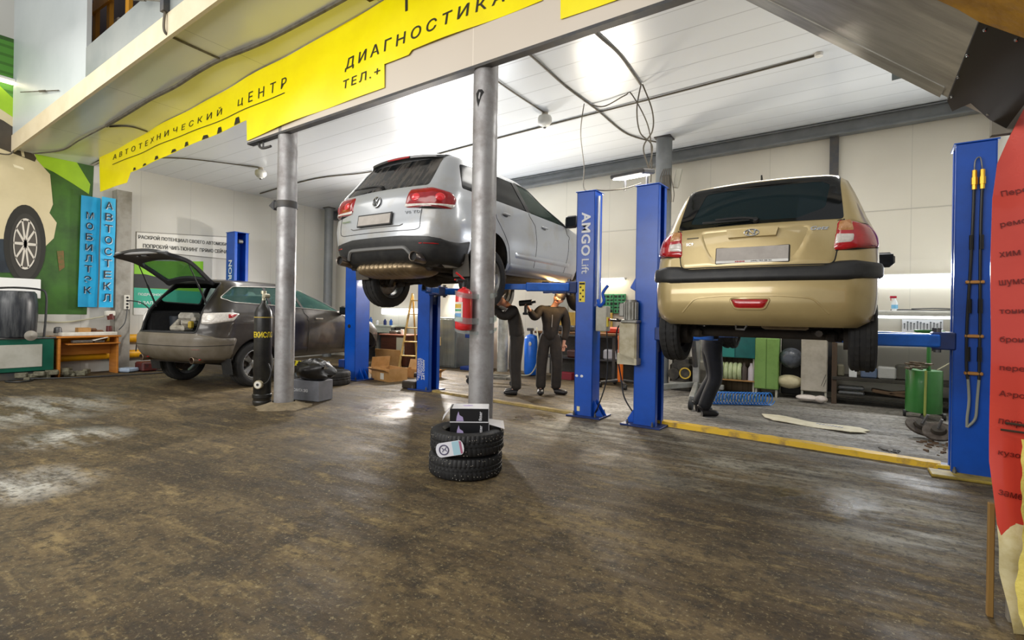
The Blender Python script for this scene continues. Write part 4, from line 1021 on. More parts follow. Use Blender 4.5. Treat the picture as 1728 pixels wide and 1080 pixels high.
# ------------------------------------------------------------------ grey brown crossover on the floor, tailgate up
def build_mazda():
    car = thing('crossover_car', 'dirty dark grey crossover car on the floor with its tailgate open', 'car', (-9.15, 4.85, 0), 10)
    PNT = mat('dusty_dark_paint', '2c2824', '4a4239', scale=2.0, rough=.30, rough2=.6, metal=.2, coat=.45, lo=.45, hi=.75)
    DUST = mat('dusty_bumper', '6e665a', '58503f', scale=3, rough=.45, coat=.2)
    sh = Shell([
        (.42, .83, -.70, 3.40, .12, .26, .30), (.46, .88, -.80, 3.5, .13, .27, .32), (.55, .915, -.90, 3.58, .14, .27, .34), (.68, .93, -.945, 3.6, .14, .27, .34),
        (.80, .935, -.945, 3.6, .14, .27, .34), (.86, .935, -.92, 3.58, .14, .27, .34), (.92, .935, -.885, 3.5, .14, .27, .34), (1.02, .935, -.86, 3.35, .14, .27, .34),
        (1.12, .925, -.83, 3.0, .14, .26, .34), (1.20, .91, -.80, 2.5, .14, .24, .32), (1.27, .88, -.76, 2.28, .14, .22, .30), (1.40, .815, -.66, 1.98, .13, .18, .27),
        (1.54, .735, -.54, 1.62, .12, .14, .24), (1.65, .665, -.45, 1.36, .11, .12, .2), (1.70, .61, -.41, 1.24, .10, .11, .18)], crown=.055, fc=.65, yf=2.5)
    op = sh.loop([('r', -.63, .885), ('r', .62, .885), ('r', .635, 1.05), ('r', .61, 1.28), ('r', .53, 1.675), ('r', -.53, 1.675), ('r', -.61, 1.28), ('r', -.635, 1.05)], .05)
    lampR = sh.loop([('r', .64, 1.19), ('r', .665, 1.03), ('r', .78, 1.025), ('R', -.42, 1.07), ('R', -.31, 1.19), ('R', -.46, 1.205)], .03)
    lampL = [(-a, b) for a, b in lampR][::-1]
    holes = [op, lampR, lampL]; wins = []
    for sd in 'RL':
        wins.append(sh.loop([(sd, -.50, 1.43), (sd, -.36, 1.36), (sd, .30, 1.335), (sd, .30, 1.645), (sd, -.26, 1.615)], .06))
        wins.append(sh.loop([(sd, .36, 1.335), (sd, 1.0, 1.295), (sd, .86, 1.655), (sd, .36, 1.65)], .03))
        wins.append(sh.loop([(sd, 1.06, 1.29), (sd, 2.05, 1.235), (sd, 1.72, 1.44), (sd, 1.40, 1.60), (sd, .92, 1.655)], .03))
        holes += [arch(sh, sd, 0, .37, .42), arch(sh, sd, 2.75, .42, .42)]
    holes += wins
    sh.build('body', sh.skin(holes, .035), [PNT, DARKIN], car)
    for w in wins: sh.build('side_window', sh.patch(w, -.003, thick=.004), [glass('green_window', '5b8078', .25, .05)] * 2, car)
    for sd in 'RL':
        q = MB(); sh.line(q, [(sd, -.50, 1.43), (sd, -.36, 1.36), (sd, .30, 1.335), (sd, 2.05, 1.235), (sd, 1.72, 1.44), (sd, 1.40, 1.60), (sd, .92, 1.655), (sd, -.26, 1.615)], .008, True, .06, lift=.003)
        q.build('window_trim', mat('bright_trim', 'b9b4ac', rough=.3, metal=.6), car)
    # dusty rear bumper
    bp = sh.loop([('L', -.445, .46), ('L', -.40, .66), ('L', -.36, .80), ('r', -.66, .875), ('r', .66, .875), ('R', -.36, .80), ('R', -.40, .66), ('R', -.445, .46), ('r', .5, .44), ('r', -.5, .44)], .04)
    sh.build('rear_bumper', sh.patch(bp, .008, .03, .012, .04), [DUST, DUST], car, False)
    rf = MB()
    for s in (1, -1):
        q = sh.loop([('r', s * .45, .50), ('r', s * .45, .475), ('r', s * .66, .475), ('r', s * .66, .50)], .01); sh.build('reflector', sh.patch(q, .018, .01, .004, .03), [RED, RED], car, False)
        q = sh.loop([('r', s * .50, .645), ('r', s * .50, .625), ('r', s * .80, .63), ('r', s * .80, .65)], .005); sh.build('bumper_reflector', sh.patch(q, .012, .01, .004, .03), [mat('dull_red', '7d3a33', rough=.4)] * 2, car, False)
    sh.gap(car, [('L', -.42, .70), ('r', -.6, .685), ('r', .6, .685), ('R', -.42, .70)], .005, False, .02, lift=.008)
    for sd in 'RL':
        sh.gap(car, [(sd, .33, 1.33), (sd, .36, 1.0), (sd, .60, .62), (sd, .66, .50)], .004); sh.gap(car, [(sd, 1.03, 1.28), (sd, 1.12, 1.0), (sd, 1.12, .50)], .004); sh.gap(car, [(sd, 2.08, 1.22), (sd, 2.12, .95), (sd, 2.05, .50)], .004)
    
    for sgn, lp in ((1, lampR), (-1, lampL)):
        o = sh.build('tail_lamp', sh.patch(lp, .014, .04, .01, .02), [CLEARL, BLK], car, False)
        mk = lambda q: q if sgn > 0 else [(-a, b) for a, b in q][::-1]
        c = mk(sh.loop([('R', -.50, 1.18), ('R', -.50, 1.10), ('R', -.43, 1.11), ('R', -.34, 1.178)], .02)); sh.build('red_lens', sh.patch(c, .018, .02, .004, .02, .010), [RED, RED], o, False)
        M = sh.frame('r', sgn * .76, 1.115, .010); q = MB(M); q.ball((0, 0, 0), (.055, .055, .012), 16); q.build('lamp_reflector', mat('lens_bright', 'f2ece2', rough=.1, coat=1), o)
    # cargo space
    inn = MB(); inn.box((0, .15, .86), (1.30, 1.9, .05), .02); inn.box((0, -.74, .875), (1.24, .12, .045), .01)
    for s in (1, -1): inn.box((s * .70, -.15, 1.03), (.10, 1.1, .36), .04)
    inn.build('cargo_trim', mat('cargo_trim', '232326', '2d2c2c', scale=20, rough=.9), car)
    q = MB(); sh.line(q, [('r', -.63, .885), ('r', .62, .885), ('r', .635, 1.05), ('r', .61, 1.28), ('r', .53, 1.675), ('r', -.53, 1.675), ('r', -.61, 1.28), ('r', -.635, 1.05)], .014, True, .05, lift=-.004); q.build('door_seal', BLK, car)
    seat_row(car, .50, .78, 1.25, 3, .72); seat_row(car, 1.45, .65, 1.2, 2, .72)
    # tailgate, hinged at the roof
    H = bpy.data.objects.new('tailgate', None); COL.objects.link(H); H.parent = car; H.location = (0, -.41, 1.705); H.rotation_euler = (R(-85), 0, 0)
    def hang(o): o.parent = H; o.matrix_parent_inverse = Matrix.Translation((0, .41, -1.705)); return o
    gate = inset(op, .985)
    gwin = sh.loop([('r', -.54, 1.30), ('r', -.50, 1.24), ('r', .50, 1.24), ('r', .54, 1.30), ('r', .46, 1.60), ('r', -.46, 1.60)], .05)
    V, Fc = sh._cdt(np.array([(a, b) for a in np.linspace(-.7, .7, 41) for b in np.linspace(.90, 1.67, 24) if inside(np.array(gate), np.array([(a, b)]))[0] and polydist(np.array(gwin), np.array([(a, b)]))[0] > .012 and polydist(np.array(gate), np.array([(a, b)]))[0] > .012]), [gate, gwin])
    c = V[Fc].mean(1); Fc = Fc[inside(np.array(gate), c) & ~inside(np.array(gwin), c)]
    hang(sh.build('tailgate_panel', sh._solid(V, Fc, 0., .045), [PNT, mat('gate_trim', '26272a', rough=.55)], H))
    hang(sh.build('tailgate_window', sh.patch(gwin, -.008, thick=.004), [glass('gate_glass', '2b4a44', .45, .05)] * 2, H))
    q = MB()
    f = sh.frame('r', 0, 1.03, -.055); q.m = f; q.box((0, 0, 0), (1.05, .22, .03), .02); q.m = Matrix(); hang(q.build('tailgate_trim', mat('gate_trim', '26272a', rough=.55), H))
    f = sh.frame('r', 0, .925, -.045); q = MB(f); q.box((0, 0, 0), (1.15, .07, .04), .02); hang(q.build('tailgate_lip', mat('lip_pale', 'b8b9ba', rough=.35, coat=.3), H))
    f = sh.frame('r', 0, .98, -.075); q = MB(f); q.box((0, 0, 0), (.12, .06, .02), .008); q.box((-.2, .02, .0), (.04, .03, .02), .006); hang(q.build('tailgate_latch', STEEL, H))
    bpy.context.view_layer.update()
    for s in (1, -1):
        a = Vector((s * .60, -.62, 1.28)); b = H.matrix_basis @ (Matrix.Translation((0, .41, -1.705)) @ Vector((s * .57, -.66, 1.22)))
        q = MB(); q.cyl(a, a.lerp(b, .55), .014, n=10); q.cyl(a.lerp(b, .5), b, .008, n=10); q.build('gas_strut', BLK, car)
    # lower parts
    u = MB(); u.box((0, 1.3, .45), (1.2, 4.0, .10), .04); u.box((0, .0, .36), (1.1, .12, .1), .03)
    for s in (1, -1):
        for ax, z in ((0, .37), (2.75, .42)): liner(u, s, ax, z, .43, .60, .90)
        u.tube([(s * .3, .3, .36), (s * .65, 0, .30)], .03, 8)
    u.build('underbody', UND, car)
    for s in (1, -1):
        e = MB(); e.m = T(s * .58, -.86, .47, 90, 0, 0) @ Matrix.Rotation(R(180), 4, 'X'); e.lathe([(.044, .2), (.044, 0), (.052, .004), (.052, .22)], 20); e.build('exhaust_tip', EXH, car, 50)
        fl = MB(); fl.box((s * .84, -.47, .36), (.22, .012, .26), .006, Matrix.Rotation(R(10), 3, 'X')); fl.build('mud_flap', BLK, car)
        mirror(car, s, .88, 2.02, 1.27, PNT, (.22, .14, .17))
        M0 = 'R' if s > 0 else 'L'
        for (yy, zz) in ((.52, 1.12), (1.38, 1.10)):
            M = sh.frame(M0, yy, zz, .018); q = MB(M); q.box((0, 0, 0), (.19, .028, .022), .010); q.build('door_handle', mat('bright_trim', 'b9b4ac'), car)
    for s in (1, -1): make_wheel(car, (s * .81, 0, .365), s, .365, .235, .235, ALLOY, TYRE, 5, 0, 'pair')
    d = MB()
    for s in (1, -1):
        d.cyl((s * .74, 2.75, .40), (s * .765, 2.75, .40), .15, n=32); d.cyl((s * .765, 2.75, .40), (s * .83, 2.75, .40), .075, n=20); d.box((s * .75, 2.62, .44), (.09, .10, .2), .02); d.cyl((s * .4, 2.75, .40), (s * .74, 2.75, .40), .05)
    d.build('brake_hub', mat('rusty_disc', '5d554d'), car)
    car.scale = (1.04, 1.04, 1.04); car.location = (-9.22, 4.86, 0)
    return car
mazda = build_mazda()
# ------------------------------------------------------------------ two post lifts: each post is bolted down on its own
LB = mat('lift_blue', '0050bc', '0045a4', scale=2.5, rough=.36, coat=.1)
LBD = mat('lift_blue_dark', '0c2f74', '0a2456', scale=4, rough=.5)
LBL = mat('arm_blue', '1b6fe0', '1458b8', scale=6, rough=.35, coat=.2)
def lift_post(label, x, y, rz, h, face, cz, arms, w=.27, d=.27, blue=None):
    """face +1: the channel opens towards +x.  arms: list of ((x, y, z) end point) from the carriage"""
    blue = blue or LB
    t = thing('lift_post', label, 'lift', (x, y, 0), rz, 'two post car lifts')
    c = MB(); t_ = .012; f = face
    c.box((-f * (d / 2 - t_ / 2), 0, h / 2), (t_, w, h), .003)
    for s in (1, -1):
        c.box((0, s * (w / 2 - t_ / 2), h / 2), (d, t_, h), .004); c.box((f * (d / 2 - t_ / 2), s * (w / 2 - .035), h / 2), (t_, .07, h), .003)
    c.build('column', blue, t, 30)
    b = MB(); b.box((-f * .03, 0, .010), (d + .22, w + .14, .020), .004); b.build('base_plate', LBD if blue is LB else blue, t)
    g = MB()
    g.prism([(-f * d / 2, .02), (-f * (d / 2 + .13), .02), (-f * d / 2, .22)], -.06, -.048, 'XZ'); g.build('gusset', blue, t)
    g = MB(); g.prism([(-f * d / 2, .02), (-f * (d / 2 + .13), .02), (-f * d / 2, .22)], .048, .06, 'XZ'); g.build('gusset', blue, t)
    for (bx, by) in ((-f * (d / 2 + .06), w / 2 + .03), (-f * (d / 2 + .06), -w / 2 - .03), (f * (d / 2 - .02), -w / 2 - .04)):
        q = MB(); q.cyl((bx, by, .02), (bx, by, .055), .014, n=6); q.cyl((bx, by, .05), (bx, by, .075), .008, n=8); q.build('anchor_bolt', STEEL, t)
    p = MB(); p.box((0, 0, h + .006), (d + .03, w + .03, .012), .003); p.build('top_plate', blue, t)
    k = MB(); k.box((f * .01, 0, cz + .15), (d * .72, w * .80, .75), .01); k.box((f * (d / 2 + .06), 0, cz), (.16, w * 1.15, .15), .01)
    ca = k.build('carriage', LBD, t)
    for e in arms:
        e = Vector(e) - Vector((x, y, 0)); e = Matrix.Rotation(-R(rz), 3, 'Z') @ e
        s = 1 if e.y > 0 else -1; p0 = Vector((f * (d / 2 + .10), s * w * .42, cz)); dv = (e - p0); dv.z = 0; L = dv.length; a = math.atan2(dv.y, dv.x)
        q = MB(Matrix.Translation(p0) @ Matrix.Rotation(a, 4, 'Z')); q.box((L * .32, 0, 0), (L * .64, .12, .11), .012); q.box((L * .66, 0, .0), (L * .68, .085, .075), .008); ao = q.build('lift_arm', LBL, t)
        q = MB(); q.cyl(p0 + Vector((0, 0, -.10)), p0 + Vector((0, 0, .11)), .026, n=14); q.build('pivot_pin', STEEL, ao)
        q = MB(); pe = Vector((e.x, e.y, cz)); q.cyl(pe + Vector((0, 0, -.02)), pe + Vector((0, 0, e.z - cz - .025)), .028, n=14); q.cyl(pe + Vector((0, 0, e.z - cz - .03)), pe + Vector((0, 0, e.z - cz)), .055, n=20); q.build('arm_pad', mat('pad_rubber', '202020', rough=.8), ao)
    return t
WFT = lambda x, y, z, h: Matrix(((1, 0, 0, x), (0, 0, -1, y), (0, 1, 0, z), (0, 0, 0, 1)))
# hatchback's lift
pl = lift_post('blue lift post with grey motor unit, left of the beige hatchback', -1.86, 6.05, -4, 2.84, 1, 1.10, [(-1.02, 5.55, 1.215), (-1.00, 6.75, 1.215)], .27, .27)
m = MB(); m.box((-.17, -.21, .98), (.22, .12, .50), .02); m.prism([(-.29, .73), (-.05, .73), (-.05, .80), (-.29, .86)], -.27, -.14, 'XZ'); m.build('oil_tank', mat('dirty_tank', 'c3bca4', '9d8f6c', scale=6, rough=.35, bump=.05), pl)
m = MB(); m.cyl((-.15, -.21, 1.25), (-.15, -.21, 1.47), .075, n=22); m.cyl((-.15, -.21, 1.47), (-.15, -.21, 1.49), .065, n=22); m.box((-.245, -.22, 1.37), (.07, .10, .16), .012); m.box((-.15, -.21, 1.235), (.20, .15, .035), .01)
for i in range(14):
    a = 2 * math.pi * i / 14; m.box((-.15 + .08 * math.cos(a), -.21 + .08 * math.sin(a), 1.36), (.012, .012, .2), 0)
m.build('motor', mat('motor_grey', '9b9a94', '77756d', scale=8, rough=.45, metal=.4), pl)
m = MB(); m.tube(bez([(-.22, -.20, 1.22), (-.33, -.18, 1.15), (-.38, -.1, .9), (-.36, 0, .55), (-.30, -.02, .3), (-.16, -.02, .1)], 8), .010, 6); m.build('hydraulic_hose', BLK, pl)
m = MB(); m.box((-.18, .05, 1.72), (.09, .05, .22), .01, Matrix.Rotation(R(30), 3, 'Y')); m.build('bracket', LB, pl)
q = MB(); q.box((-.09, -.146, .14), (.045, .004, .06), 0)
pr = lift_post('tall blue lift post with black hoses, right of the beige hatchback', 1.00, 5.80, -4, 2.80, -1, 1.13, [(.02, 5.45, 1.215), (.08, 6.85, 1.215)], .27, .26)
for (hx, nm) in ((-.015, 0), (.035, 1)):
    m = MB(); m.tube(bez([(hx, -.165, 2.42), (hx - .005, -.165, 2.1), (hx - .012 * (1 - nm) - .004, -.165, 1.7), (hx - .03 * (1 - nm), -.165, 1.3), (hx - .03 * (1 - nm), -.165, .95), (hx - .02 * (1 - nm), -.165, .82)], 8), .011, 8)
    for z in (1.95, 1.42, 1.02): m.cyl((hx - .008 * (1 - nm) - .012 * (1 - nm) * (2.2 - z), -.165, z - .05), (hx - .008 * (1 - nm) - .012 * (1 - nm) * (2.2 - z), -.165, z + .07), .016, n=10)
    ho = m.build('hydraulic_hose', mat('hose_black', '131314', rough=.4), pr)
    m = MB(); m.cyl((hx, -.165, 2.40), (hx, -.165, 2.56), .017, n=6); m.cyl((hx, -.165, 2.44), (hx, -.165, 2.50), .022, n=6); m.build('brass_fitting', mat('brass', 'c79a35', rough=.3, metal=.8), ho)
    m = MB(); m.tube(bez([(hx - .02 * (1 - nm), -.165, .84), (hx - .01, -.168, .65), (hx - .02, -.17, .50), (hx - .07 + .05 * (1 - nm), -.17, .42)], 6), .010, 8); m.build('hose_tail', mat('hose_grey', '8f9288', rough=.5), ho)
m = MB(); m.tube(bez([(-.015, -.165, 2.55), (-.01, -.165, 2.64), (.02, -.165, 2.66), (.035, -.165, 2.55)], 5), .006, 6); m.build('hose_bend', STEEL, pr)
for z in (1.63, 1.18, .87):
    m = MB(); m.box((-.0, -.16, z), (.12, .03, .028), .006); m.build('hose_clip', mat('clip_copper', 'c08a4a', rough=.4, metal=.5), pr)
m = MB(); m.box((-.17, -.02, .02), (.10, .07, .05), .01); m.build('floor_bracket', mat('yellow_bracket', 'd8b320', 'a08220', scale=8, rough=.6), pr)
# silver car's lift
am = lift_post('blue lift post with white upright lettering in front of the silver car', -2.70, 6.14, 0, 2.88, -1, 1.66, [(-3.72, 5.65, 1.80), (-3.72, 6.85, 1.80)], .24, .25)
q = MB(); M = WFT(-.055, -.123, 2.62, 0) @ Matrix.Rotation(R(-90), 4, 'Z')
text(q, 'AMGO', M, width=.56, height=.125, bold=.03, spacing=1.1, depth=.002); text(q, 'Lift', WFT(-.045, -.123, 2.02, 0) @ Matrix.Rotation(R(-90), 4, 'Z'), width=.19, height=.10, bold=.005, depth=.002); q.build('lettering', WHITET, am, 0)
q = MB(); q.box((-.035, -.122, 1.60), (.085, .003, .26), 0); st = q.build('warning_sticker', mat('sticker_yellow', 'f0d83a', rough=.5), am)
q = MB()
q.box((-.035, -.1245, 1.705), (.075, .002, .025), 0)
for i in range(5): q.box((-.055 + (i % 2) * .035, -.1245, 1.66 - i * .04), (.022, .002, .022), 0)
q.build('sticker_marks', BLACKT, st)
q = MB(); q.box((.215, -.02, 1.26), (.15, .13, .32), .01); cb = q.build('control_box', mat('control_grey', 'b9b6a6', 'a19d8c', scale=5, rough=.45), am)
q = MB(); q.box((.295, -.05, 1.22), (.02, .06, .12), .004); q.build('switch_panel', mat('switch_yellow', 'd8c03a', rough=.5), cb)
q = MB(); q.cyl((.305, -.05, 1.25), (.32, -.05, 1.25), .016, n=12); q.build('push_button', RED, cb)
q = MB(); q.cyl((.155, -.06, 1.45), (.155, -.06, 2.82), .018, n=10); q.build('cable_tube', mat('tube_grey', 'aeb0b2', rough=.35, metal=.5), am)
q = MB(); q.tube(bez([(.16, -.06, 1.50), (.20, -.1, 1.42), (.26, -.1, 1.48), (.24, -.1, 1.58), (.30, -.08, 1.68)], 6), .02, 8); q.build('latch_handle', LB, am)
q = MB(); q.tube(bez([(.28, -.05, 1.10), (.30, -.06, .85), (.30, -.08, .5), (.22, -.1, .2), (.14, -.06, .05)], 8), .009, 6); q.build('power_cable', BLK, am)
for dx in (-.09, -.02):
    q = MB(); q.ball((dx, -.122, .52), (.022, .004, .018), 8); q.build('paint_fleck', WHITET, am)
q = MB(); q.box((-.06, -.123, .10), (.04, .003, .06), 0); q.build('type_plate', mat('plate_cream', 'e6dfb0', rough=.5), am)
al = lift_post('blue lift post under the left side of the silver car with small white print', -5.78, 6.55, 0, 2.80, 1, 1.66, [(-5.18, 5.75, 1.80), (-5.18, 7.0, 1.80)], .27, .27)
q = MB()
text(q, 'AMGO LIFT', WFT(.0, -.137, .52, 0) @ Matrix.Rotation(R(-90), 4, 'Z'), width=.34, height=.045, bold=.02)
for i, (a, ww) in enumerate(((.03, .36), (.055, .30), (.08, .34), (.105, .38))): [q.box((-.02 - i * .028, -.1365, .54 - ww * (j + .5) / 9), (.012, .002, ww / 9 * (.9 if (i + j) % 3 else .55)), 0) for j in range(9)]
q.build('lettering', WHITET, al, 0)
q = MB(); q.box((-.30, .0, .07), (.30, .34, .13), .02); q.build('floor_block', mat('oily_block', '3a3128', '2b251d', scale=6, rough=.8), al)
# crossover's lift
nl = lift_post('tall blue lift post with white lettering behind the open tailgate', -11.95, 6.75, 0, 3.10, 1, .35, [], .34, .34)
q = MB(); text(q, 'NORDBERG', WFT(-.06, -.172, 2.45, 0) @ Matrix.Rotation(R(-90), 4, 'Z'), width=1.15, height=.14, bold=.02); q.build('lettering', WHITET, nl, 0)
q = MB(); q.cyl((.10, -.05, 2.9), (.10, .05, 2.9), .05, n=16); q.build('pulley', STEEL, nl)
nr = lift_post('blue lift post between the crossover and the cardboard box', -7.74, 6.72, 0, 3.05, -1, .30, [], .34, .30)
q = MB(); q.cyl((-.02, -.172, 1.02), (-.02, -.180, 1.02), .035, n=16); q.build('bolt_hole', GAP, nr)
# ------------------------------------------------------------------ people
def grow(name, pts, edges, m, parent, root=0, sub=2):
    """pts: list of (x, y, z, radius[, radius2]); a skinned surface round the skeleton"""
    me = bpy.data.meshes.new(name); me.from_pydata([p[:3] for p in pts], edges, [])
    o = bpy.data.objects.new(name, me); COL.objects.link(o)
    sk = o.modifiers.new('skin', 'SKIN'); sk.use_smooth_shade = True; sk.branch_smoothing = .6
    for i, p in enumerate(pts):
        v = me.skin_vertices[0].data[i]; v.radius = (p[3], p[4] if len(p) > 4 else p[3]); v.use_root = (i == root)
    ss = o.modifiers.new('sub', 'SUBSURF'); ss.levels = ss.render_levels = sub
    dg = bpy.context.evaluated_depsgraph_get(); out = bpy.data.meshes.new_from_object(o.evaluated_get(dg))
    o.modifiers.clear(); o.data = out; out.materials.clear(); out.materials.append(m); o.parent = parent; out.polygons.foreach_set('use_smooth', [True] * len(out.polygons))
    return o
SKIN = mat('skin', 'c2917a', 'a87560', scale=9, rough=.55)
def person(label, loc, rz, J, top, legs, shoes, hair, curl=.6):
    """J: joints; the whole body is one skinned mesh, clothes are grown on the same skeleton"""
    t = thing('person', label, 'person', loc, rz); V = lambda k: Vector(J[k])
    P, E = [], []
    def add(p, r, prev=None, r2=None):
        P.append((p[0], p[1], p[2], r, r2 or r)); i = len(P) - 1
        if prev is not None: E.append((prev, i))
        return i
    pel = add(V('pelvis'), .10, None, .08); wa = add(V('pelvis').lerp(V('chest'), .5), .11, pel, .085); ch = add(V('chest'), .15, wa, .11); nb = add(V('neck'), .06, ch); 
    hd = (V('head') - V('neck')).normalized(); look = Vector(J.get('look', (0, -1, 0))); look = (look - hd * look.dot(hd)).normalized(); sd = hd.cross(look)
    nk = add(V('neck') + hd * .06, .052, nb); jaw = add(V('head') - hd * .055 + look * .018, .066, nk, .072); mid = add(V('head') + hd * .02 + look * .006, .080, jaw, .092); cr = add(V('head') + hd * .095 - look * .01, .052, mid, .062)
    add(V('head') - hd * .005 + look * .112, .011, mid)
    for s in (1, -1): add(V('head') - hd * .0 + sd * s * .088 - look * .012, .014, mid)
    hands = {}
    for s in ('l', 'r'):
        sh = add(V('shoulder_' + s), .068, ch); el = add(V('elbow_' + s), .046, sh); w0 = add(V('elbow_' + s).lerp(V('wrist_' + s), .5), .040, el); w = add(V('wrist_' + s), .028, w0)
        d = (V('wrist_' + s) - V('elbow_' + s)).normalized(); u = d.cross(Vector(J.get('palm_' + s, (0, -1, .2)))).normalized(); n = u.cross(d)
        pa = add(V('wrist_' + s) + d * .055, .036, w, .018)
        for k, (a, L) in enumerate(((-.027, .070), (-.009, .080), (.009, .075), (.027, .058))):
            b = V('wrist_' + s) + d * .095 + u * a; f1 = add(b, .0095, pa); f2 = add(b + d * L * .5 + n * L * .18 * curl, .0085, f1); add(b + d * L * .75 + n * L * .62 * curl, .0075, f2)
        th = add(V('wrist_' + s) + d * .045 - u * .040, .012, pa); add(V('wrist_' + s) + d * .085 - u * .055 + n * .02 * curl, .010, th)
        hp = add(V('hip_' + s), .065, pel); kn = add(V('knee_' + s), .058, hp); ca = add(V('knee_' + s).lerp(V('ankle_' + s), .35), .055, kn); an = add(V('ankle_' + s), .034, ca); tip = add(V('ankle_' + s).lerp(V('toe_' + s), .5), .024, an)
    grow('body', P, E, SKIN, t, pel)
    # jacket, trousers, shoes, hair
    k = 1.16; Q, E2 = [], []
    def a2(p, r, prev=None, r2=None):
        Q.append((p[0], p[1], p[2], r, r2 or r)); i = len(Q) - 1
        if prev is not None: E2.append((prev, i))
        return i
    b0 = a2(V('pelvis').lerp(V('chest'), -.30), .205, None, .165); b1 = a2(V('pelvis').lerp(V('chest'), .40), .19, b0, .15); b2 = a2(V('chest'), .21, b1, .16); a2(V('neck') - hd * .01, .085, b2)
    for s in ('l', 'r'): x = a2(V('shoulder_' + s), .105, b2); y = a2(V('elbow_' + s), .078, x); z = a2(V('elbow_' + s).lerp(V('wrist_' + s), .5), .066, y); a2(V('elbow_' + s).lerp(V('wrist_' + s), .93), .054, z)
    j = grow('jacket', Q, E2, top, t, b0)
    Q, E2 = [], []; b0 = a2(V('pelvis') + Vector((0, 0, .16)), .17, None, .14); b1 = a2(V('pelvis') - Vector((0, 0, .06)), .18, b0, .15)
    for s in ('l', 'r'):
        x = a2(V('hip_' + s) - Vector((0, 0, .05)), .125, b1); x2 = a2(V('hip_' + s).lerp(V('knee_' + s), .5), .112, x); y = a2(V('knee_' + s), .096, x2); z = a2(V('knee_' + s).lerp(V('ankle_' + s), .5), .092, y); a2(V('ankle_' + s) + Vector((0, 0, -.03)), .088, z)
    grow('trousers', Q, E2, legs, t, b0)
    for s in ('l', 'r'):
        d = (V('toe_' + s) - V('ankle_' + s)); d.z = 0; d.normalize(); A = V('ankle_' + s)
        Q, E2 = [], []; x = a2((A.x - d.x * .06, A.y - d.y * .06, .048), .056, None, .05); y = a2((A.x + d.x * .05, A.y + d.y * .05, .050), .058, x, .052); z = a2((A.x + d.x * .15, A.y + d.y * .15, .044), .058, y, .045); a2((A.x + d.x * .21, A.y + d.y * .21, .038), .046, z, .036); a2((A.x - d.x * .01, A.y - d.y * .01, A.z + .03), .076, x)
        grow('shoe', Q, E2, shoes, t, 0)
    q = MB(); M = Matrix((( sd.x, look.x, hd.x, V('head').x), (sd.y, look.y, hd.y, V('head').y), (sd.z, look.z, hd.z, V('head').z), (0, 0, 0, 1))); q.m = M
    rows = [[(.093 * math.sin(p) * math.cos(a), .108 * math.sin(p) * math.sin(a) - .008, .05 + .100 * math.cos(p)) for a in np.linspace(0, 2 * math.pi, 25)] for p in np.linspace(.02, 1.75, 9)]
    q.grid(rows); q.build('hair', hair, t, 60)
    for s in (1, -1):
        q = MB(M); q.ball((s * .032, .083, .018), .011, 10); q.build('eye', mat('eye_white', 'd8d4cc', rough=.3), t); q = MB(M); q.tube([(s * .018, .096, .040), (s * .048, .088, .042)], .005, 6); q.build('eyebrow', hair, t)
    q = MB(M); q.tube(bez([(-.022, .090, -.050), (0, .097, -.048), (.022, .090, -.050)], 4), .006, 6); q.build('mouth', mat('lips', '9a5a50', rough=.5), t)
    return t, j
COV = mat('greasy_coverall', '231e1b', '342b23', scale=7, rough=.8, bump=.35, bscale=14)
SHO = mat('black_shoe', '17161a', '24211f', scale=9, rough=.5)
HAIR = mat('dark_hair', '231a15', rough=.7)
w, jk = person('person in a dark greasy coverall working with raised arm beside a bright spark', (-3.93, 7.42, 0), 27.8, dict(
    pelvis=(0, 0, .93), chest=(.03, .0, 1.27), neck=(.06, -.01, 1.43), head=(.13, -.04, 1.56), look=(.2, -1, .5), hip_l=(-.10, 0, .88), hip_r=(.10, 0, .88), knee_l=(-.13, -.02, .48), knee_r=(.12, -.03, .48),
    ankle_l=(-.14, .0, .10), ankle_r=(.11, .03, .10), toe_l=(-.14, -.15, .05), toe_r=(.26, -.05, .05),
    shoulder_l=(-.15, .0, 1.40), elbow_l=(-.26, -.10, 1.24), wrist_l=(-.34, -.26, 1.38), shoulder_r=(.22, .02, 1.39), elbow_r=(.27, .06, 1.10), wrist_r=(.23, .0, .85)), COV, COV, SHO, HAIR)
q = MB(); q.tube([(.035, -.152, 1.30), (.025, -.160, 1.10)], .006, 6); q.build('zip', mat('zip_grey', '8f8a84', rough=.4), w)
Mw = Matrix.Translation((-3.93, 7.42, 0)) @ Matrix.Rotation(R(27.8), 4, 'Z')
t = thing('power_tool', 'dark hand tool in the raised hand of the person in the greasy coverall', 'tool', tuple(Mw @ Vector((-.39, -.34, 1.44))), 27.8)
q = MB(); q.cyl((-.10, .02, .03), (.10, -.02, .05), .045, n=16); q.cyl((.0, 0, -.12), (.0, 0, .02), .024, n=12); q.cyl((.10, -.02, .05), (.16, -.03, .06), .02, n=12); q.box((0, 0, -.13), (.09, .06, .04), .01); q.build('body', BLK, t)
t = thing('spark', 'bright orange spark of hot metal under the silver car', 'spark', tuple(Mw @ Vector((.13, -.20, 1.70)))); q = MB(); q.ball((0, 0, 0), (.055, .05, .06), 14); q.build('core', glow('spark_core', 'ffd890', 60), t)
rr = random.Random(2); q = MB()
for i in range(16): q.ball((rr.uniform(.05, .5), rr.uniform(-.06, .1), rr.uniform(-.06, .08)), rr.uniform(.004, .012), 6)
o = q.build('droplets', glow('spark_orange', 'ff9030', 18), t); o['kind'] = 'stuff'
point('spark_light', tuple(Mw @ Vector((.13, -.28, 1.66))), 5, .05, (1, .62, .25))
JEAN = mat('dark_jeans', '101217', '191c24', scale=6, rough=.75, bump=.3, bscale=12)
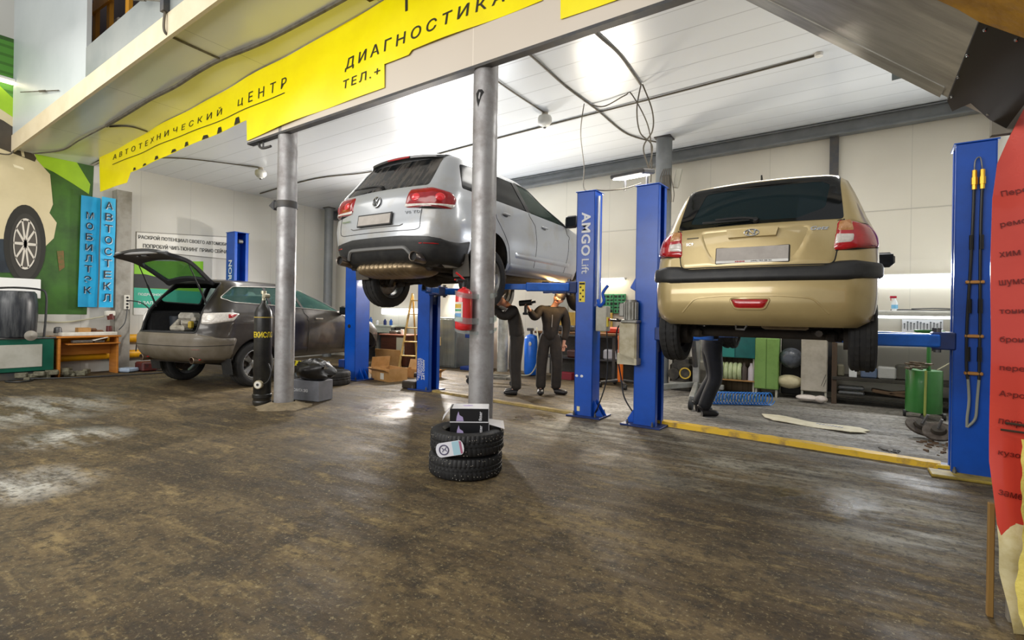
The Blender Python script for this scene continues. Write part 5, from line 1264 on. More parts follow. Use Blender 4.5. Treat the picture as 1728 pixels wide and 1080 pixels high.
person('person in dark jeans and black shoes under the beige hatchback, upper body hidden', (-1.44, 7.20, 0), 118, dict(
    pelvis=(0, -.08, .95), chest=(0, -.22, 1.24), neck=(0, -.32, 1.38), head=(0, -.42, 1.47), look=(0, -1, -.1), hip_l=(-.10, -.06, .91), hip_r=(.10, -.06, .91), knee_l=(-.11, -.10, .50), knee_r=(.12, -.14, .50),
    ankle_l=(-.14, .08, .10), ankle_r=(.18, .06, .10), toe_l=(-.15, -.09, .05), toe_r=(.18, -.11, .05),
    shoulder_l=(-.19, -.24, 1.35), elbow_l=(-.22, -.40, 1.16), wrist_l=(-.15, -.60, 1.22), shoulder_r=(.19, -.24, 1.35), elbow_r=(.22, -.42, 1.16), wrist_r=(.15, -.62, 1.22)), mat('dark_jumper', '1c1e26', '15161b', scale=5, rough=.8), JEAN, SHO, HAIR)
person('person in dirty dark work clothes, standing sideways behind a rear wheel of the silver car', (-4.36, 7.05, 0), -55, dict(
    pelvis=(0, .02, .94), chest=(0, -.03, 1.28), neck=(0, -.12, 1.42), head=(0, -.24, 1.52), look=(0, -1, .2), hip_l=(-.07, .02, .90), hip_r=(.07, .02, .90), knee_l=(-.07, -.02, .48), knee_r=(.07, .0, .48),
    ankle_l=(-.08, .04, .10), ankle_r=(.09, .02, .10), toe_l=(-.10, -.12, .05), toe_r=(.09, -.14, .05),
    shoulder_l=(-.17, -.04, 1.38), elbow_l=(-.20, -.22, 1.24), wrist_l=(-.14, -.42, 1.42), shoulder_r=(.17, -.04, 1.38), elbow_r=(.20, -.20, 1.24), wrist_r=(.12, -.40, 1.42)), mat('grimy_brown', '2a2521', '1f1b18', scale=6, rough=.8, bump=.3), mat('grimy_brown', '3a322b'), SHO, HAIR)
# ------------------------------------------------------------------ left side: desk, clutter, gas cylinder, tyres
WOOD = mat('desk_wood', 'c47f34', 'ad6a26', scale=3, rough=.4, stretch=(1, 1, 8))
t = thing('office_desk', 'orange wooden desk against the green wall hanging, loaded with clutter', 'desk', (-12.20, 3.97, 0))
q = MB(); q.box((0, 0, .735), (.40, 1.0, .03), .004); q.build('desk_top', WOOD, t)
for s in (1, -1):
    q = MB(); q.box((.0, s * .45, .36), (.34, .035, .72), .003); q.build('side_panel', WOOD, t)
q = MB(); q.box((-.12, 0, .50), (.02, .86, .24), .003); q.build('back_panel', WOOD, t)
q = MB(); q.box((.12, .06, .60), (.26, .82, .022), .004); q.build('keyboard_shelf', WOOD, t)
PAPER = mat('paper_white', 'dcd9d0', 'c9c4b6', scale=6, rough=.7)
CARD = mat('cardboard', 'b58a55', 'a0763f', scale=5, rough=.8)
def clutter(name, label, cat, mb, m, group=None, smooth=35):
    o = mb.build(name, m, None, smooth); tag(o, label, cat, group); return o
clutter('paper_tray', 'flat white tray of small drawers along the front of the desk', 'tray', MB().box((-12.12, 3.98, .785), (.2, .86, .065), .008), PAPER)
clutter('cardboard_box', 'small cardboard box on the orange desk', 'box', MB().box((-12.30, 3.95, .83), (.16, .20, .14), .004), CARD)
clutter('paper_stack', 'loose sheets of paper on the left end of the desk', 'paper', MB().box((-12.26, 3.66, .765), (.22, .22, .02), .003, Matrix.Rotation(R(20), 3, 'Z')).box((-12.25, 3.70, .782), (.20, .22, .012), .002, Matrix.Rotation(R(-12), 3, 'Z')), PAPER)
q = MB(); q.lathe([(.001, 0), (.06, 0), (.065, .02), (.055, .10), (.03, .12)], 18, 'Z', (-12.27, 3.56, .80)); clutter('lamp_housing', 'grey round lamp part lying at the left end of the desk', 'car part', q, STEEL)
q = MB(); q.box((-12.32, 4.16, .80), (.14, .24, .10), .03); q.box((-12.30, 4.10, .86), (.1, .12, .05), .02); clutter('spray_gun_case', 'brown tool pouch lying on the right half of the desk', 'pouch', q, mat('pouch_brown', '6b4a30', rough=.7))
q = MB(); q.cyl((-12.30, 4.37, .75), (-12.30, 4.37, .93), .05, n=18); clutter('paint_tin', 'dark red tin with white base at the right end of the desk', 'tin', q, mat('tin_red', '54201f', rough=.4))
q = MB(); q.box((-12.07, 3.86, .645), (.14, .30, .05), .01); q.box((-12.06, 4.12, .64), (.12, .16, .04), .01); clutter('keyboard', 'dusty dark keyboard on the pull out shelf of the desk', 'keyboard', q, mat('keys_dark', '4b4844', '6b655b', scale=30, rough=.6))
q = MB(); q.box((-12.05, 4.12, .69), (.18, .24, .014), .002, Matrix.Rotation(R(14), 3, 'X')); clutter('notebook', 'open white notebook on the pull out shelf of the desk', 'notebook', q, PAPER)
# wall socket, cables
t = thing('socket_block', 'white socket strip fixed to the concrete pier', 'socket', (-12.355, 4.68, 1.41))
q = MB(); q.box((.02, 0, 0), (.04, .10, .30), .01); q.build('housing', PAPER, t)
for i in range(4):
    q = MB(); q.cyl((.04, 0, .10 - i * .067), (.046, 0, .10 - i * .067), .022, n=14); q.build('socket_hole', GAP, t)
t = thing('power_socket', 'dark red industrial socket hanging below the blue banners', 'socket', (-12.30, 4.38, 1.12)); q = MB(); q.box((0, 0, .06), (.10, .16, .10), .015); q.build('housing', PAPER, t); q = MB(); q.cyl((0, .02, -.06), (.0, 0, .05), .06, n=18); q.build('plug', mat('plug_red', '5c2019', rough=.5), t)
q = MB(); q.tube(bez([(-12.56, 3.45, 1.02), (-12.54, 3.7, 1.0), (-12.54, 4.0, 1.04), (-12.34, 4.30, 1.12)], 8), .014, 6); clutter('cable', 'pale cable sagging along the green wall hanging to the red socket', 'cable', q, mat('cable_pale', 'b9b59a', rough=.5))
q = MB(); q.tube(bez([(-12.31, 4.70, 1.45), (-12.2, 4.9, 1.40), (-12.15, 5.05, 1.2), (-12.15, 5.02, .9), (-12.2, 4.85, .7), (-12.2, 4.8, .4)], 8), .012, 6); q.tube(bez([(-12.31, 4.68, 1.28), (-12.25, 4.62, 1.0), (-12.2, 4.5, .85)], 6), .010, 6); clutter('cable', 'black cables hanging from the white socket strip', 'cable', q, BLK)
q = MB(); q.tube(bez([(-12.5, 2.7, .03), (-12.1, 3.0, .02), (-11.8, 3.1, .02), (-11.6, 2.9, .02), (-11.8, 2.75, .02), (-11.9, 3.0, .03), (-11.6, 3.6, .02), (-11.4, 4.3, .02), (-11.3, 4.9, .02), (-11.6, 5.1, .02), (-12.1, 4.9, .02)], 10), .014, 6); clutter('air_hose', 'black hose lying on the floor in front of the desk', 'hose', q, BLK)
# yellow gas pipes along the wall
for k, (z, lab) in enumerate(((.66, 'upper yellow gas pipe along the left wall beside the desk'), (.33, 'lower yellow gas pipe along the left wall behind the desk'))):
    q = MB(); q.cyl((-12.49, 3.4, z), (-12.49, 7.2 - k * 1.2, z), .085, n=22); clutter('gas_pipe', lab, 'pipe', q, mat('pipe_yellow', 'e2a613', 'c98f10', scale=3, rough=.4), 'yellow gas pipes')
# wheel balancer style cabinet with the black drum
t = thing('steel_cabinet', 'dark green cabinet with a pale panel at the left edge of the photo', 'cabinet', (-12.30, 2.87, 0))
GR2 = mat('cabinet_green', '0f5c48', '0c4c3c', scale=3, rough=.4)
q = MB(); q.box((0, 0, .44), (.50, 1.16, .60), .01); q.build('body', GR2, t); q = MB(); q.box((.255, .1, .42), (.01, .62, .40), .002); q.build('panel', mat('panel_pale', 'bdbcb2', 'a9a79b', scale=3, rough=.5), t)
q = MB(); q.box((.0, 0, .07), (.44, 1.1, .14), .01); q.build('plinth', DKST, t)
t = thing('plastic_drum', 'black plastic drum with a hoop handle on the green cabinet', 'drum', (-12.24, 2.95, .74))
q = MB(); q.lathe([(.001, .01), (.27, .01), (.29, .04), (.31, .35), (.31, .60), (.29, .78), (.26, .82), (.001, .83)], 30); q.build('body', mat('drum_black', '2a2d33', '55585a', scale=4, rough=.35, stretch=(6, 6, .6)), t, 50)
q = MB(); q.tube(bez([(.16, .36, .0), (.17, .38, .4), (.16, .38, .78), (.12, .30, .86), (.1, .0, .88), (.1, -.25, .86)], 6), .018, 8); q.build('hoop', BLK, t)
t = thing('shaft_flange', 'pale metal flange sticking out of the front of the black drum', 'car part', (-12.0, 3.10, .78)); q = MB(); q.lathe([(.001, -.1), (.03, -.1), (.035, .0), (.085, .02), (.09, .05), (.04, .06), (.001, .07)], 22, 'X'); q.build('flange', mat('flange_steel', 'b5b0a6', rough=.35, metal=.7), t); q = MB(); q.cyl((-.05, -.4, -.05), (-.05, .5, -.05), .018, n=10); q.build('bar', STEEL, t)
q = MB(); q.box((XL + .06, 2.75, 1.62), (.06, 1.25, .36), .01); clutter('white_board', 'bright white panel on the wall above the black drum', 'board', q, mat('board_white', 'f2f2f0', rough=.3))
def scrap(x, y, name, label, m, n=7, s=.12, seed=1):
    r = random.Random(seed); q = MB()
    for i in range(n):
        a, b = r.uniform(-s, s), r.uniform(-s * 1.6, s * 1.6); hh = r.uniform(.04, .10)
        q.box((x + a, y + b, hh / 2 + .005 + .03 * (i % 3)), (r.uniform(.06, .16), r.uniform(.08, .2), hh), .012, Matrix.Rotation(r.uniform(0, 3), 3, 'Z'))
    return clutter(name, label, 'scrap', q, m)
SCR = mat('scrap_metal', '7d7a66', '4a4638', scale=14, rough=.6, metal=.3)
scrap(-12.0, 3.22, 'scrap_pile', 'greasy pile of small parts on the floor left of the desk', SCR, 9, .14, 3); scrap(-12.1, 3.80, 'scrap_pile', 'greasy small parts on the floor under the desk', SCR, 8, .12, 4)
q = MB(); q.box((-12.0, 4.92, .10), (.36, .30, .19), .03); clutter('tool_case', 'dark red and black tool case on the floor beside the desk', 'case', q, mat('case_red', '5a1f1c', '1f1d1c', scale=9, rough=.5))
q = MB(); q.box((-12.05, 4.60, .05), (.3, .26, .08), .02, Matrix.Rotation(R(25), 3, 'Z')); clutter('plastic_bag', 'pale blue plastic bag on the floor right of the desk', 'bag', q, mat('bag_blue', '9fb0c4', rough=.4))
t = thing('tube_lamp', 'lit tube lamp on the green wall hanging at the left edge', 'lamp', (XL + .10, 2.55, 5.30)); q = MB(); q.box((0, 0, .03), (.12, .84, .05), .01); q.build('housing', WHITE, t); q = MB(); q.box((.0, 0, -.015), (.10, .82, .045), .01); q.build('tube', glow('tube_warm', 'fff0c8', 3.0), t)

# gas cylinder
t = thing('gas_cylinder', 'black gas cylinder with yellow lettering standing beside the left grey column', 'cylinder', (-6.60, 4.10, 0), 0)
CYB = mat('cylinder_black', '141414', '2c2a24', scale=6, rough=.35, bump=.05)
q = MB(); q.lathe([(.001, .0), (.10, .0), (.112, .02), (.112, 1.20), (.106, 1.27), (.085, 1.33), (.05, 1.375), (.034, 1.40), (.034, 1.43), (.001, 1.43)], 32); q.build('body', CYB, t, 50)
q = MB(); q.lathe([(.113, .10), (.122, .11), (.122, .15), (.113, .16)], 32); q.lathe([(.113, .02), (.118, .03), (.118, .06), (.113, .07)], 32); q.build('foot_ring', CYB, t)
q = MB(); q.lathe([(.1125, 1.195), (.1135, 1.195), (.1135, 1.205), (.1125, 1.205)], 32); q.build('yellow_band', mat('faded_yellow', 'b8a040', rough=.6), t)
q = MB(); q.cyl((0, 0, 1.42), (0, 0, 1.52), .022, n=12); q.cyl((0, 0, 1.52), (0, 0, 1.56), .035, n=12); q.cyl((0, 0, 1.47), (.09, -.02, 1.49), .02, n=10); q.cyl((.09, -.05, 1.49), (.09, .02, 1.49), .03, n=14); q.build('valve', mat('valve_brass', 'b9b39c', rough=.35, metal=.7), t)
q = MB()
def onc(p):
    a = p.x / .1135; b = math.atan2(-4.10, 6.60) + a; return Vector((.1145 * math.cos(b) * (1 + (p.z) * 0), .1145 * math.sin(b), p.y))
v, f = text_mesh('УГЛЕКИСЛОТА', 1.0, 0, .03); x0 = min(p[0] for p in v); sx = .52 / (max(p[0] for p in v) - x0); hy = max(p[1] for p in v)
q.add([onc(Vector(((p[0] - x0) * sx - .275, .93 + p[1] / hy * .075, 0))) for p in v], f); q.build('lettering', mat('letter_yellow', 'd8c020', rough=.5), t, 0)
t2 = thing('pressure_gauge', 'round white faced gauge hanging at the foot of the black cylinder', 'gauge', (-6.50, 3.985, .30), 30)
q = MB(); q.lathe([(.001, .0), (.055, 0), (.058, .01), (.058, .04), (.001, .04)], 24, 'Y', (0, -.02, 0)); q.build('case', mat('gauge_case', 'b3a88a', rough=.35, metal=.4), t2); q = MB(); q.cyl((0, -.0215, 0), (0, -.024, 0), .046, n=24); q.build('dial', PAPER, t2); q = MB(); q.cyl((0, -.025, 0), (0, -.027, 0), .018, n=14); q.tube(bez([(.05, .02, 0), (.12, .02, .05), (.14, .05, .16), (.10, .06, .28)], 6), .008, 6); q.build('hose', BLK, t2)

# grey box with a black bag on it, behind the column
t = thing('toolbox', 'grey lettered box on the floor behind the left column', 'box', (-6.45, 4.78, 0), 12); q = MB(); q.box((0, 0, .15), (.50, .30, .29), .006); q.build('body', mat('box_grey', '80828a', '6c6e74', scale=4, rough=.5), t)
q = MB(); text(q, 'САНТА 2К5', T(-.20, -.152, .13) @ Matrix.Rotation(R(90), 4, 'X'), width=.26, height=.045, bold=.03); q.build('lettering', WHITET, t, 0)
q = MB(); rr = random.Random(5)
P = [[(.36 * math.sin(p) * math.cos(a) * (1 + .18 * math.sin(3 * a + p * 4)), .22 * math.sin(p) * math.sin(a) * (1 + .15 * math.cos(4 * a)), .16 * math.cos(p) * (1 + .1 * math.sin(5 * a)) + .12) for a in np.linspace(0, 2 * math.pi, 25)] for p in np.linspace(0, math.pi, 13)]
q.m = T(-6.42, 4.80, .31); q.grid(P); q.box((.0, -.17, .20), (.14, .02, .08), .01); clutter('bin_bag', 'black bag heaped on the grey lettered box', 'bag', q, mat('bag_black', '1d1b1a', rough=.3, bump=.3, bscale=12))
# spare tyre lying flat
def tyre_mesh(mb, rad, wid, rin, n=80, stud=None, gr=.008):
    h = wid / 2; prof = [(rin, -h * .7), (rin + .02, -h * .95), ((rad + rin) / 2, -h * 1.04), (rad - .03, -h), (rad - .010, -h * .88), (rad, -h * .66), (rad, -h * .30), (rad - gr, -h * .26), (rad - gr, -h * .12), (rad, -h * .08), (rad, h * .08), (rad - gr, h * .12), (rad - gr, h * .26), (rad, h * .30), (rad, h * .66), (rad - .010, h * .88), (rad - .03, h), ((rad + rin) / 2, h * 1.04), (rin + .02, h * .95), (rin, h * .7)]
    vs = []; m = len(prof)
    for i in range(n):
        a = 2 * math.pi * i / n
        for j, (r, z) in enumerate(prof):
            g = gr if (3 < j < 16 and (i + (0 if j < 10 else 1)) % 3 == 0) else 0
            b = a + .05 * abs(j - 9.5) / 6; vs.append(((r - g) * math.cos(b), (r - g) * math.sin(b), z + h))
    mb.add(vs, [(i * m + j, ((i + 1) % n) * m + j, ((i + 1) % n) * m + (j + 1) % m, i * m + (j + 1) % m) for i in range(n) for j in range(m)])
t = thing('dirty_tyre', 'dirty tyre lying flat in front of the blue post by the crossover', 'tyre', (-7.60, 5.98, 0)); q = MB(); tyre_mesh(q, .37, .235, .22, 70); q.build('tyre', TYRE, t, 30)
# trolley jack with a striped bar
t = thing('floor_jack', 'grey floor jack with a black and yellow striped bar under the crossover', 'jack', (-8.15, 6.05, 0), 8)
q = MB(); q.box((0, 0, .12), (.62, .28, .05), .01); q.box((-.2, 0, .2), (.16, .2, .12), .02); q.box((.16, .0, .26), (.50, .06, .05), .01, Matrix.Rotation(R(-24), 3, 'Y')); q.build('frame', mat('jack_grey', '7c858a', rough=.4, metal=.4), t)
for (a, b) in ((-.26, -.16), (-.26, .16), (.26, -.16), (.26, .16)):
    q = MB(); q.cyl((a, b - .02, .055), (a, b + .02, .055), .055, n=18); q.build('wheel', STEEL, t)
q = MB(); q.box((-.02, -.17, .33), (.66, .02, .09), .003); br = q.build('bar', mat('hazard_yellow', 'e8d83a', rough=.5), t)
q = MB()
for i in range(6): x = -.31 + i * .11; q.add([(x, -.1815, .287), (x + .045, -.1815, .287), (x + .075, -.1815, .373), (x + .03, -.1815, .373)], [(0, 1, 2, 3)])
q.build('stripes', BLACKT, br)
# things in the open boot
q = MB(T(-9.22, 4.22, .975, 0, 0, 10)); q.box((.1, .0, .0), (.34, .2, .10), .03); q.box((.22, .05, .09), (.22, .16, .08), .03); q.cyl((-.1, .0, .0), (-.1, .12, .12), .05, n=12); q.box((.30, .1, .15), (.1, .12, .08), .02); clutter('engine_part', 'greasy alloy engine part in the open boot of the crossover', 'car part', q, mat('alloy_greasy', 'b0aa9c', '7a746a', scale=12, rough=.45, metal=.3))
q = MB(T(-9.12, 4.36, 1.17, 0, 0, 14)); q.box((0, .0, .0), (.34, .2, .13), .04); q.box((-.1, 0, -.09), (.08, .12, .12), .02); q.box((.1, 0, -.09), (.08, .12, .12), .02); clutter('plastic_part', 'pale plastic part on top of the pile in the open boot', 'car part', q, mat('part_pale', 'a8a49a', '7f7a70', scale=9, rough=.5))
q = MB(T(-8.78, 4.22, 1.04, 0, 0, 10)); q.box((.0, .0, .0), (.07, .08, .12), .02); clutter('oil_can', 'small yellow can in the open boot by the tail lamp', 'can', q, mat('can_yellow', 'a8902a', rough=.5))
q = MB(T(-9.62, 4.40, .92, 0, 0, 10)); q.lathe([(.001, 0), (.10, 0), (.12, .24), (.11, .25), (.001, .24)], 22); clutter('bucket', 'dark bucket at the left of the open boot', 'bucket', q, mat('bucket_dark', '2c3036', rough=.4))
# ------------------------------------------------------------------ middle: tyre stack, extinguisher, boxes, rear workshop
t0 = (-2.55, 3.37)
RUB = mat('new_rubber', '141415', '1d1d1e', scale=9, rough=.6)
for k, lab in enumerate(('lower new studded tyre of the two stacked by the middle column', 'upper new studded tyre with a paper tag by the middle column')):
    t = thing('studded_tyre', lab, 'tyre', (t0[0] + .012 * k, t0[1], .002 + k * .186), 40 * k, 'stacked studded tyres')
    q = MB(); tyre_mesh(q, .30, .178, .185, 150, gr=.006); q.build('tyre', RUB, t, 30)
    q = MB(); rr = random.Random(k + 2)
    for i in range(110):
        a = 2 * math.pi * i / 110 + rr.uniform(-.02, .02); z = .089 + rr.choice((-1, 1)) * rr.uniform(.032, .075); r = .297 if abs(z - .089) < .06 else .294
        q.cyl((r * math.cos(a), r * math.sin(a), z), ((r + .006) * math.cos(a), (r + .006) * math.sin(a), z), .0038, n=6)
    o = q.build('studs', mat('stud_metal', 'c9c6c0', rough=.3, metal=.8), t); o['kind'] = 'stuff'
lab_ = thing('tyre_label', 'white and lilac paper label hanging on the front of the upper tyre', 'label', (t0[0] + .10, t0[1] - .298, .265), 22)
M = T(0, 0, 0, 90, 0, 0) @ Matrix.Rotation(R(12), 4, 'Z')
q = MB(M); n = 12; q.prism([(-.10, -.055), (.06, -.055)] + [(.06 + .03 * math.sin(a), -.055 * math.cos(a)) for a in np.linspace(0, math.pi, 8)] + [(-.10, .055)] + [(-.10 - .035 * math.sin(a), .055 * math.cos(a)) for a in np.linspace(0, math.pi, 8)][1:-1], 0, .003); q.build('paper', mat('label_white', 'd9d9e0', rough=.5), lab_)
q = MB(M); q.prism([(.0, -.052), (.055, -.052), (.055, .052), (.0, .052)], .0032, .0042); q.build('blue_field', mat('label_blue', '9fc3d0', rough=.5), lab_); q = MB(M); q.prism([(.058, -.05), (.075, -.045), (.075, .045), (.058, .05)], .0032, .0042); q.build('pink_stripe', mat('label_pink', 'a0607a', rough=.5), lab_)
q = MB(M); q.tube([(-.07 + .036 * math.cos(a), .036 * math.sin(a), .0045) for a in np.linspace(0, 2 * math.pi, 26, False)], .005, 6, True); text(q, 'Ж', T(-.088, -.016, .0036), height=.034, bold=.03, depth=.001); q.build('round_mark', mat('label_dark', '55506a', rough=.5), lab_)
BXB = mat('box_black', '17171a', rough=.35); BXW = mat('box_white', 'd2d2d6', rough=.45); LIL = mat('box_lilac', 'a99ac4', rough=.5)
def spbox(z, rz, label, top_open):
    t = thing('parts_box', label, 'box', (t0[0] + .02, t0[1] + .02, z), rz)
    q = MB(); q.box((0, 0, .055), (.36, .22, .11), .002); q.build('carton', BXB, t)
    q = MB(); q.box((.182, 0, .055), (.003, .218, .108), 0); w = q.build('end_label', BXW, t)
    q = MB(); text(q, 'ЖА', Matrix(((0, 0, 1, .184), (1, 0, 0, -.03), (0, 1, 0, .04), (0, 0, 0, 1))), width=.06, height=.035, bold=.04); q.build('end_lettering', BLACKT, w)
    q = MB(); text(q, 'fitter', T(.12, -.1115, .015, 90) @ Matrix.Rotation(R(90), 4, 'Z') , width=.075, height=.03, bold=.02); q.build('side_lettering', BXW, t, 0)
    q = MB(T(0, -.1115, 0, 90)); q.prism([(-.12, .012), (-.05, .012), (-.06, .045), (-.09, .06), (-.10, .09), (-.115, .05)], 0, .001); q.build('picture', LIL, t)
    q = MB(); q.box((0, -.112, .004), (.36, .001, .008), 0); q.build('lower_edge', BXW, t)
    if not top_open:
        q = MB(); q.box((.01, 0, .112), (.34, .215, .003), 0); tp = q.build('lid', BXW, t); q = MB(); q.ball((-.02, .02, .114), (.05, .03, .002), 14); q.build('lid_print', LIL, tp)
        q = MB(); q.add([(-.18, -.11, .11), (-.18, .11, .11), (-.26, .09, .02), (-.25, -.12, .015)], [(0, 1, 2, 3)]); q.build('flap', BXW, t)
    else:
        q = MB(); q.add([(.18, -.11, .10), (.18, .11, .10), (.33, .10, .085), (.33, -.10, .06)], [(0, 1, 2, 3)]); q.add([(.18, -.11, .098), (.18, .11, .098), (.33, .10, .083), (.33, -.10, .058)], [(3, 2, 1, 0)]); q.build('flap', BXW, t)
    t.scale = (.86, 1.0, 1.0)
    return t
spbox(.310, 36, 'lower black parts box with an open flap on the tyre stack', True); spbox(.422, 34, 'upper black and white parts box on top of the tyre stack', False)

# fire extinguisher taped to the column
t = thing('fire_extinguisher', 'red fire extinguisher taped to the middle column', 'extinguisher', (-3.10, 4.025, 1.13), -20)
EXR = mat('extinguisher_red', 'd2262a', 'c01f24', scale=4, rough=.25, coat=.5)
q = MB(); q.lathe([(.001, 0), (.07, 0), (.083, .012), (.085, .05), (.085, .34), (.078, .38), (.05, .41), (.022, .42), (.022, .44), (.001, .44)], 32); q.build('body', EXR, t, 50)
q = MB(); q.cyl((0, 0, .43), (0, 0, .48), .025, n=14); q.box((.0, -.03, .49), (.03, .12, .03), .006); q.build('valve', BLK, t)
q = MB(); q.tube(bez([(0, .01, .49), (-.01, -.03, .53), (-.03, -.08, .57)], 5), .010, 8); q.tube(bez([(0, .01, .47), (-.01, -.05, .49), (-.02, -.10, .50)], 5), .008, 8); q.build('handle', EXR, t)
q = MB(); 
rows = [[(.0862 * math.cos(a), .0862 * math.sin(a), z) for a in np.linspace(R(-118), R(-40), 12)] for z in (.09, .28)]
q.grid(rows); lb = q.build('label', PAPER, t, 60)
for (z0, z1, c) in ((.22, .26, 'c9a23a'), (.19, .21, '4a9a70'), (.13, .17, '6a9ac8')):
    q = MB(); q.grid([[(.0868 * math.cos(a), .0868 * math.sin(a), z) for a in np.linspace(R(-112), R(-50), 12)] for z in (z0, z1)]); q.build('label_print', mat('label_' + c, c, rough=.5), lb, 60)
t3 = thing('packing_tape', 'clear wrapping film around the fire extinguisher and the column', 'tape', (-3.05, 4.22, 1.13))
FILM = glass('clear_film', 'c0c0c0', .28, .25)
for z, tl in ((.33, .05), (.08, .06), (-.02, .03)):
    q = MB(); rows = []
    for k in (0, 1):
        rows.append([(.02 + (.150 if k else .150) * math.cos(a) * (1.0 if math.sin(a) > -.2 else 1.1) - (.06 if math.sin(a) < -.2 else 0), .02 + .150 * math.sin(a) - (.16 * max(0, -math.sin(a)) if math.cos(a) < .55 else 0), z + k * tl + .02 * math.sin(a * 2)) for a in np.linspace(0, 2 * math.pi, 41)])
    q.grid(rows); q.build('film_strip', FILM, t3, 60)

# cardboard boxes on the floor
def openbox(label, x, y, rz, sx, sy, h, flaps):
    t = thing('cardboard_box', label, 'box', (x, y, 0), rz)
    q = MB(); k = .005
    q.box((0, 0, k / 2), (sx, sy, k)); q.box((0, -sy / 2, h / 2), (sx, k, h)); q.box((0, sy / 2, h / 2), (sx, k, h)); q.box((-sx / 2, 0, h / 2), (k, sy, h)); q.box((sx / 2, 0, h / 2), (k, sy, h)); q.build('carton', CARD, t, 0)
    for (p, rot, sz) in flaps:
        q = MB(T(*p, *rot)); q.box((0, 0, 0), sz, 0); q.build('flap', CARD, t, 0)
    q = MB(); q.box((sx * .12, -sy / 2 - .004, h * .38), (.12, .003, .12)); q.build('shipping_label', PAPER, t)
    return t
openbox('open cardboard box with raised flap beside the blue post', -7.20, 7.05, -12, .62, .40, .24, (((-.31, 0, .33), (0, 12, 0), (.005, .4, .2)), ((-.38, -.05, .16), (0, -55, 0), (.005, .36, .2)), ((0, -.25, .20), (60, 0, 0), (.6, .005, .12))))
openbox('flattened torn cardboard box behind the open box', -7.05, 7.75, 5, .75, .42, .16, (((-.2, .22, .22), (-20, 0, 0), (.5, .005, .22)), ((.42, 0, .12), (0, 60, 0), (.005, .4, .2))))
scrap(-6.75, 7.55, 'scrap_pile', 'dark greasy parts beside the flattened cardboard box', UND, 6, .12, 9)
# rear left: dresser, ladder, bench, steel cabinet
t = thing('dresser', 'brown cabinet with a pale door on the back wall behind the cardboard boxes', 'cabinet', (-9.02, 9.2, 0))
BRN = mat('dresser_brown', '4e2a1c', '3c2016', scale=4, rough=.4, stretch=(1, 1, 6))
q = MB(); q.box((0, 0, .37), (.86, .5, .72), .005); q.build('body', BRN, t); q = MB(); q.box((.24, -.255, .47), (.26, .012, .44), .002); q.build('door', mat('dresser_grey', 'a7a48f', rough=.5), t); q = MB(); q.box((0, -.01, .745), (.92, .56, .03), .004); q.build('top', mat('dresser_top', '7b4a38', rough=.4), t)
q = MB(); q.box((-9.10, 8.86, .20), (.82, .04, .40), .004, Matrix.Rotation(R(8), 3, 'X')); clutter('cardboard_sheet', 'tan cardboard sheet leaning on the brown cabinet', 'cardboard', q, CARD)
q = MB(); q.lathe([(.001, 0), (.035, 0), (.04, .12), (.001, .12)], 16, 'Z', (-8.92, 9.15, .76)); clutter('mug', 'white mug on the brown cabinet', 'mug', q, PAPER)
q = MB(); q.box((-9.22, 9.2, .80), (.24, .2, .08), .02); q.box((-9.08, 9.25, .80), (.14, .16, .07), .02); clutter('tool_pile', 'dark tools lying on the brown cabinet', 'tools', q, mat('tool_dark', '4a443d', '7a7468', scale=14, rough=.5, metal=.4))
t = thing('step_ladder', 'worn yellow wooden step ladder beside the brown cabinet', 'ladder', (-8.28, 8.9, 0), 10)
YW = mat('ladder_wood', 'b99a58', '93763c', scale=5, rough=.6)
for s in (1, -1):
    q = MB(); q.tube([(s * .22, -.30, 0), (s * .15, .10, 1.75)], .026, 8); q.build('rail', YW, t)
    q = MB(); q.tube([(s * .22, .45, 0), (s * .15, .12, 1.72)], .022, 8); q.build('rear_leg', YW, t)
for i in range(5):
    z = .30 + i * .32; y = -.30 + .4 * z / 1.75; q = MB(); q.box((0, y, z), (.40 - .14 * z / 1.75, .10, .025), .005); q.build('step', YW, t)
t = thing('workbench', 'pale workbench with blue bottles under the lit tube at the rear left', 'workbench', (-10.55, 9.75, 0))
q = MB(); q.box((0, 0, .93), (1.9, .6, .05), .006); q.build('top', mat('bench_pale', 'b6bcae', '9aa091', scale=6, rough=.5), t)
for a in (-.88, -.3, .3, .88):
    q = MB(); q.box((a, .1, .45), (.06, .4, .9), .005); q.build('leg', DKST, t)
q = MB(); q.box((0, -.28, .83), (1.8, .03, .14), .004); q.build('apron', mat('bench_pale', 'b6bcae'), t)
rr = random.Random(3)
for i in range(7):
    x = -11.2 + i * .23 + rr.uniform(-.04, .04); h = rr.uniform(.10, .22); q = MB(); q.lathe([(.001, 0), (.04, 0), (.042, h * .7), (.02, h * .85), (.02, h), (.001, h)], 14, 'Z', (x, 9.62, .955))
    c, w = (('blue', '2a5fb0'), ('white', 'd5d8da'), ('dark blue', '1d2f66'))[i % 3]; o = q.build('bottle', mat('bottle_' + w, w, rough=.35), None); tag(o, f'{c} bottle on the pale workbench, ' + ('leftmost', 'second from the left', 'third from the left', 'in the middle', 'third from the right', 'second from the right', 'rightmost')[i], 'bottle', 'bottles on the pale workbench')
t = thing('tube_lamp', 'lit tube lamp above the pale workbench at the rear left', 'lamp', (-9.85, YB - .08, 1.32)); q = MB(); q.box((0, .04, .05), (1.4, .08, .06), .01); q.build('housing', WHITE, t); q = MB(); q.box((0, -.02, .0), (1.36, .05, .16), .01); q.build('tube', glow('tube_white', 'f6fbff', 2.4), t)
t = thing('steel_locker', 'shiny grey steel locker behind the silver car lift post', 'locker', (-8.0, 9.72, 0)); q = MB(); q.box((0, 0, .60), (1.05, .55, 1.18), .006); q.build('body', mat('locker_steel', '8d9698', '737b7d', scale=2, rough=.25, metal=.7, stretch=(6, 1, .6)), t)
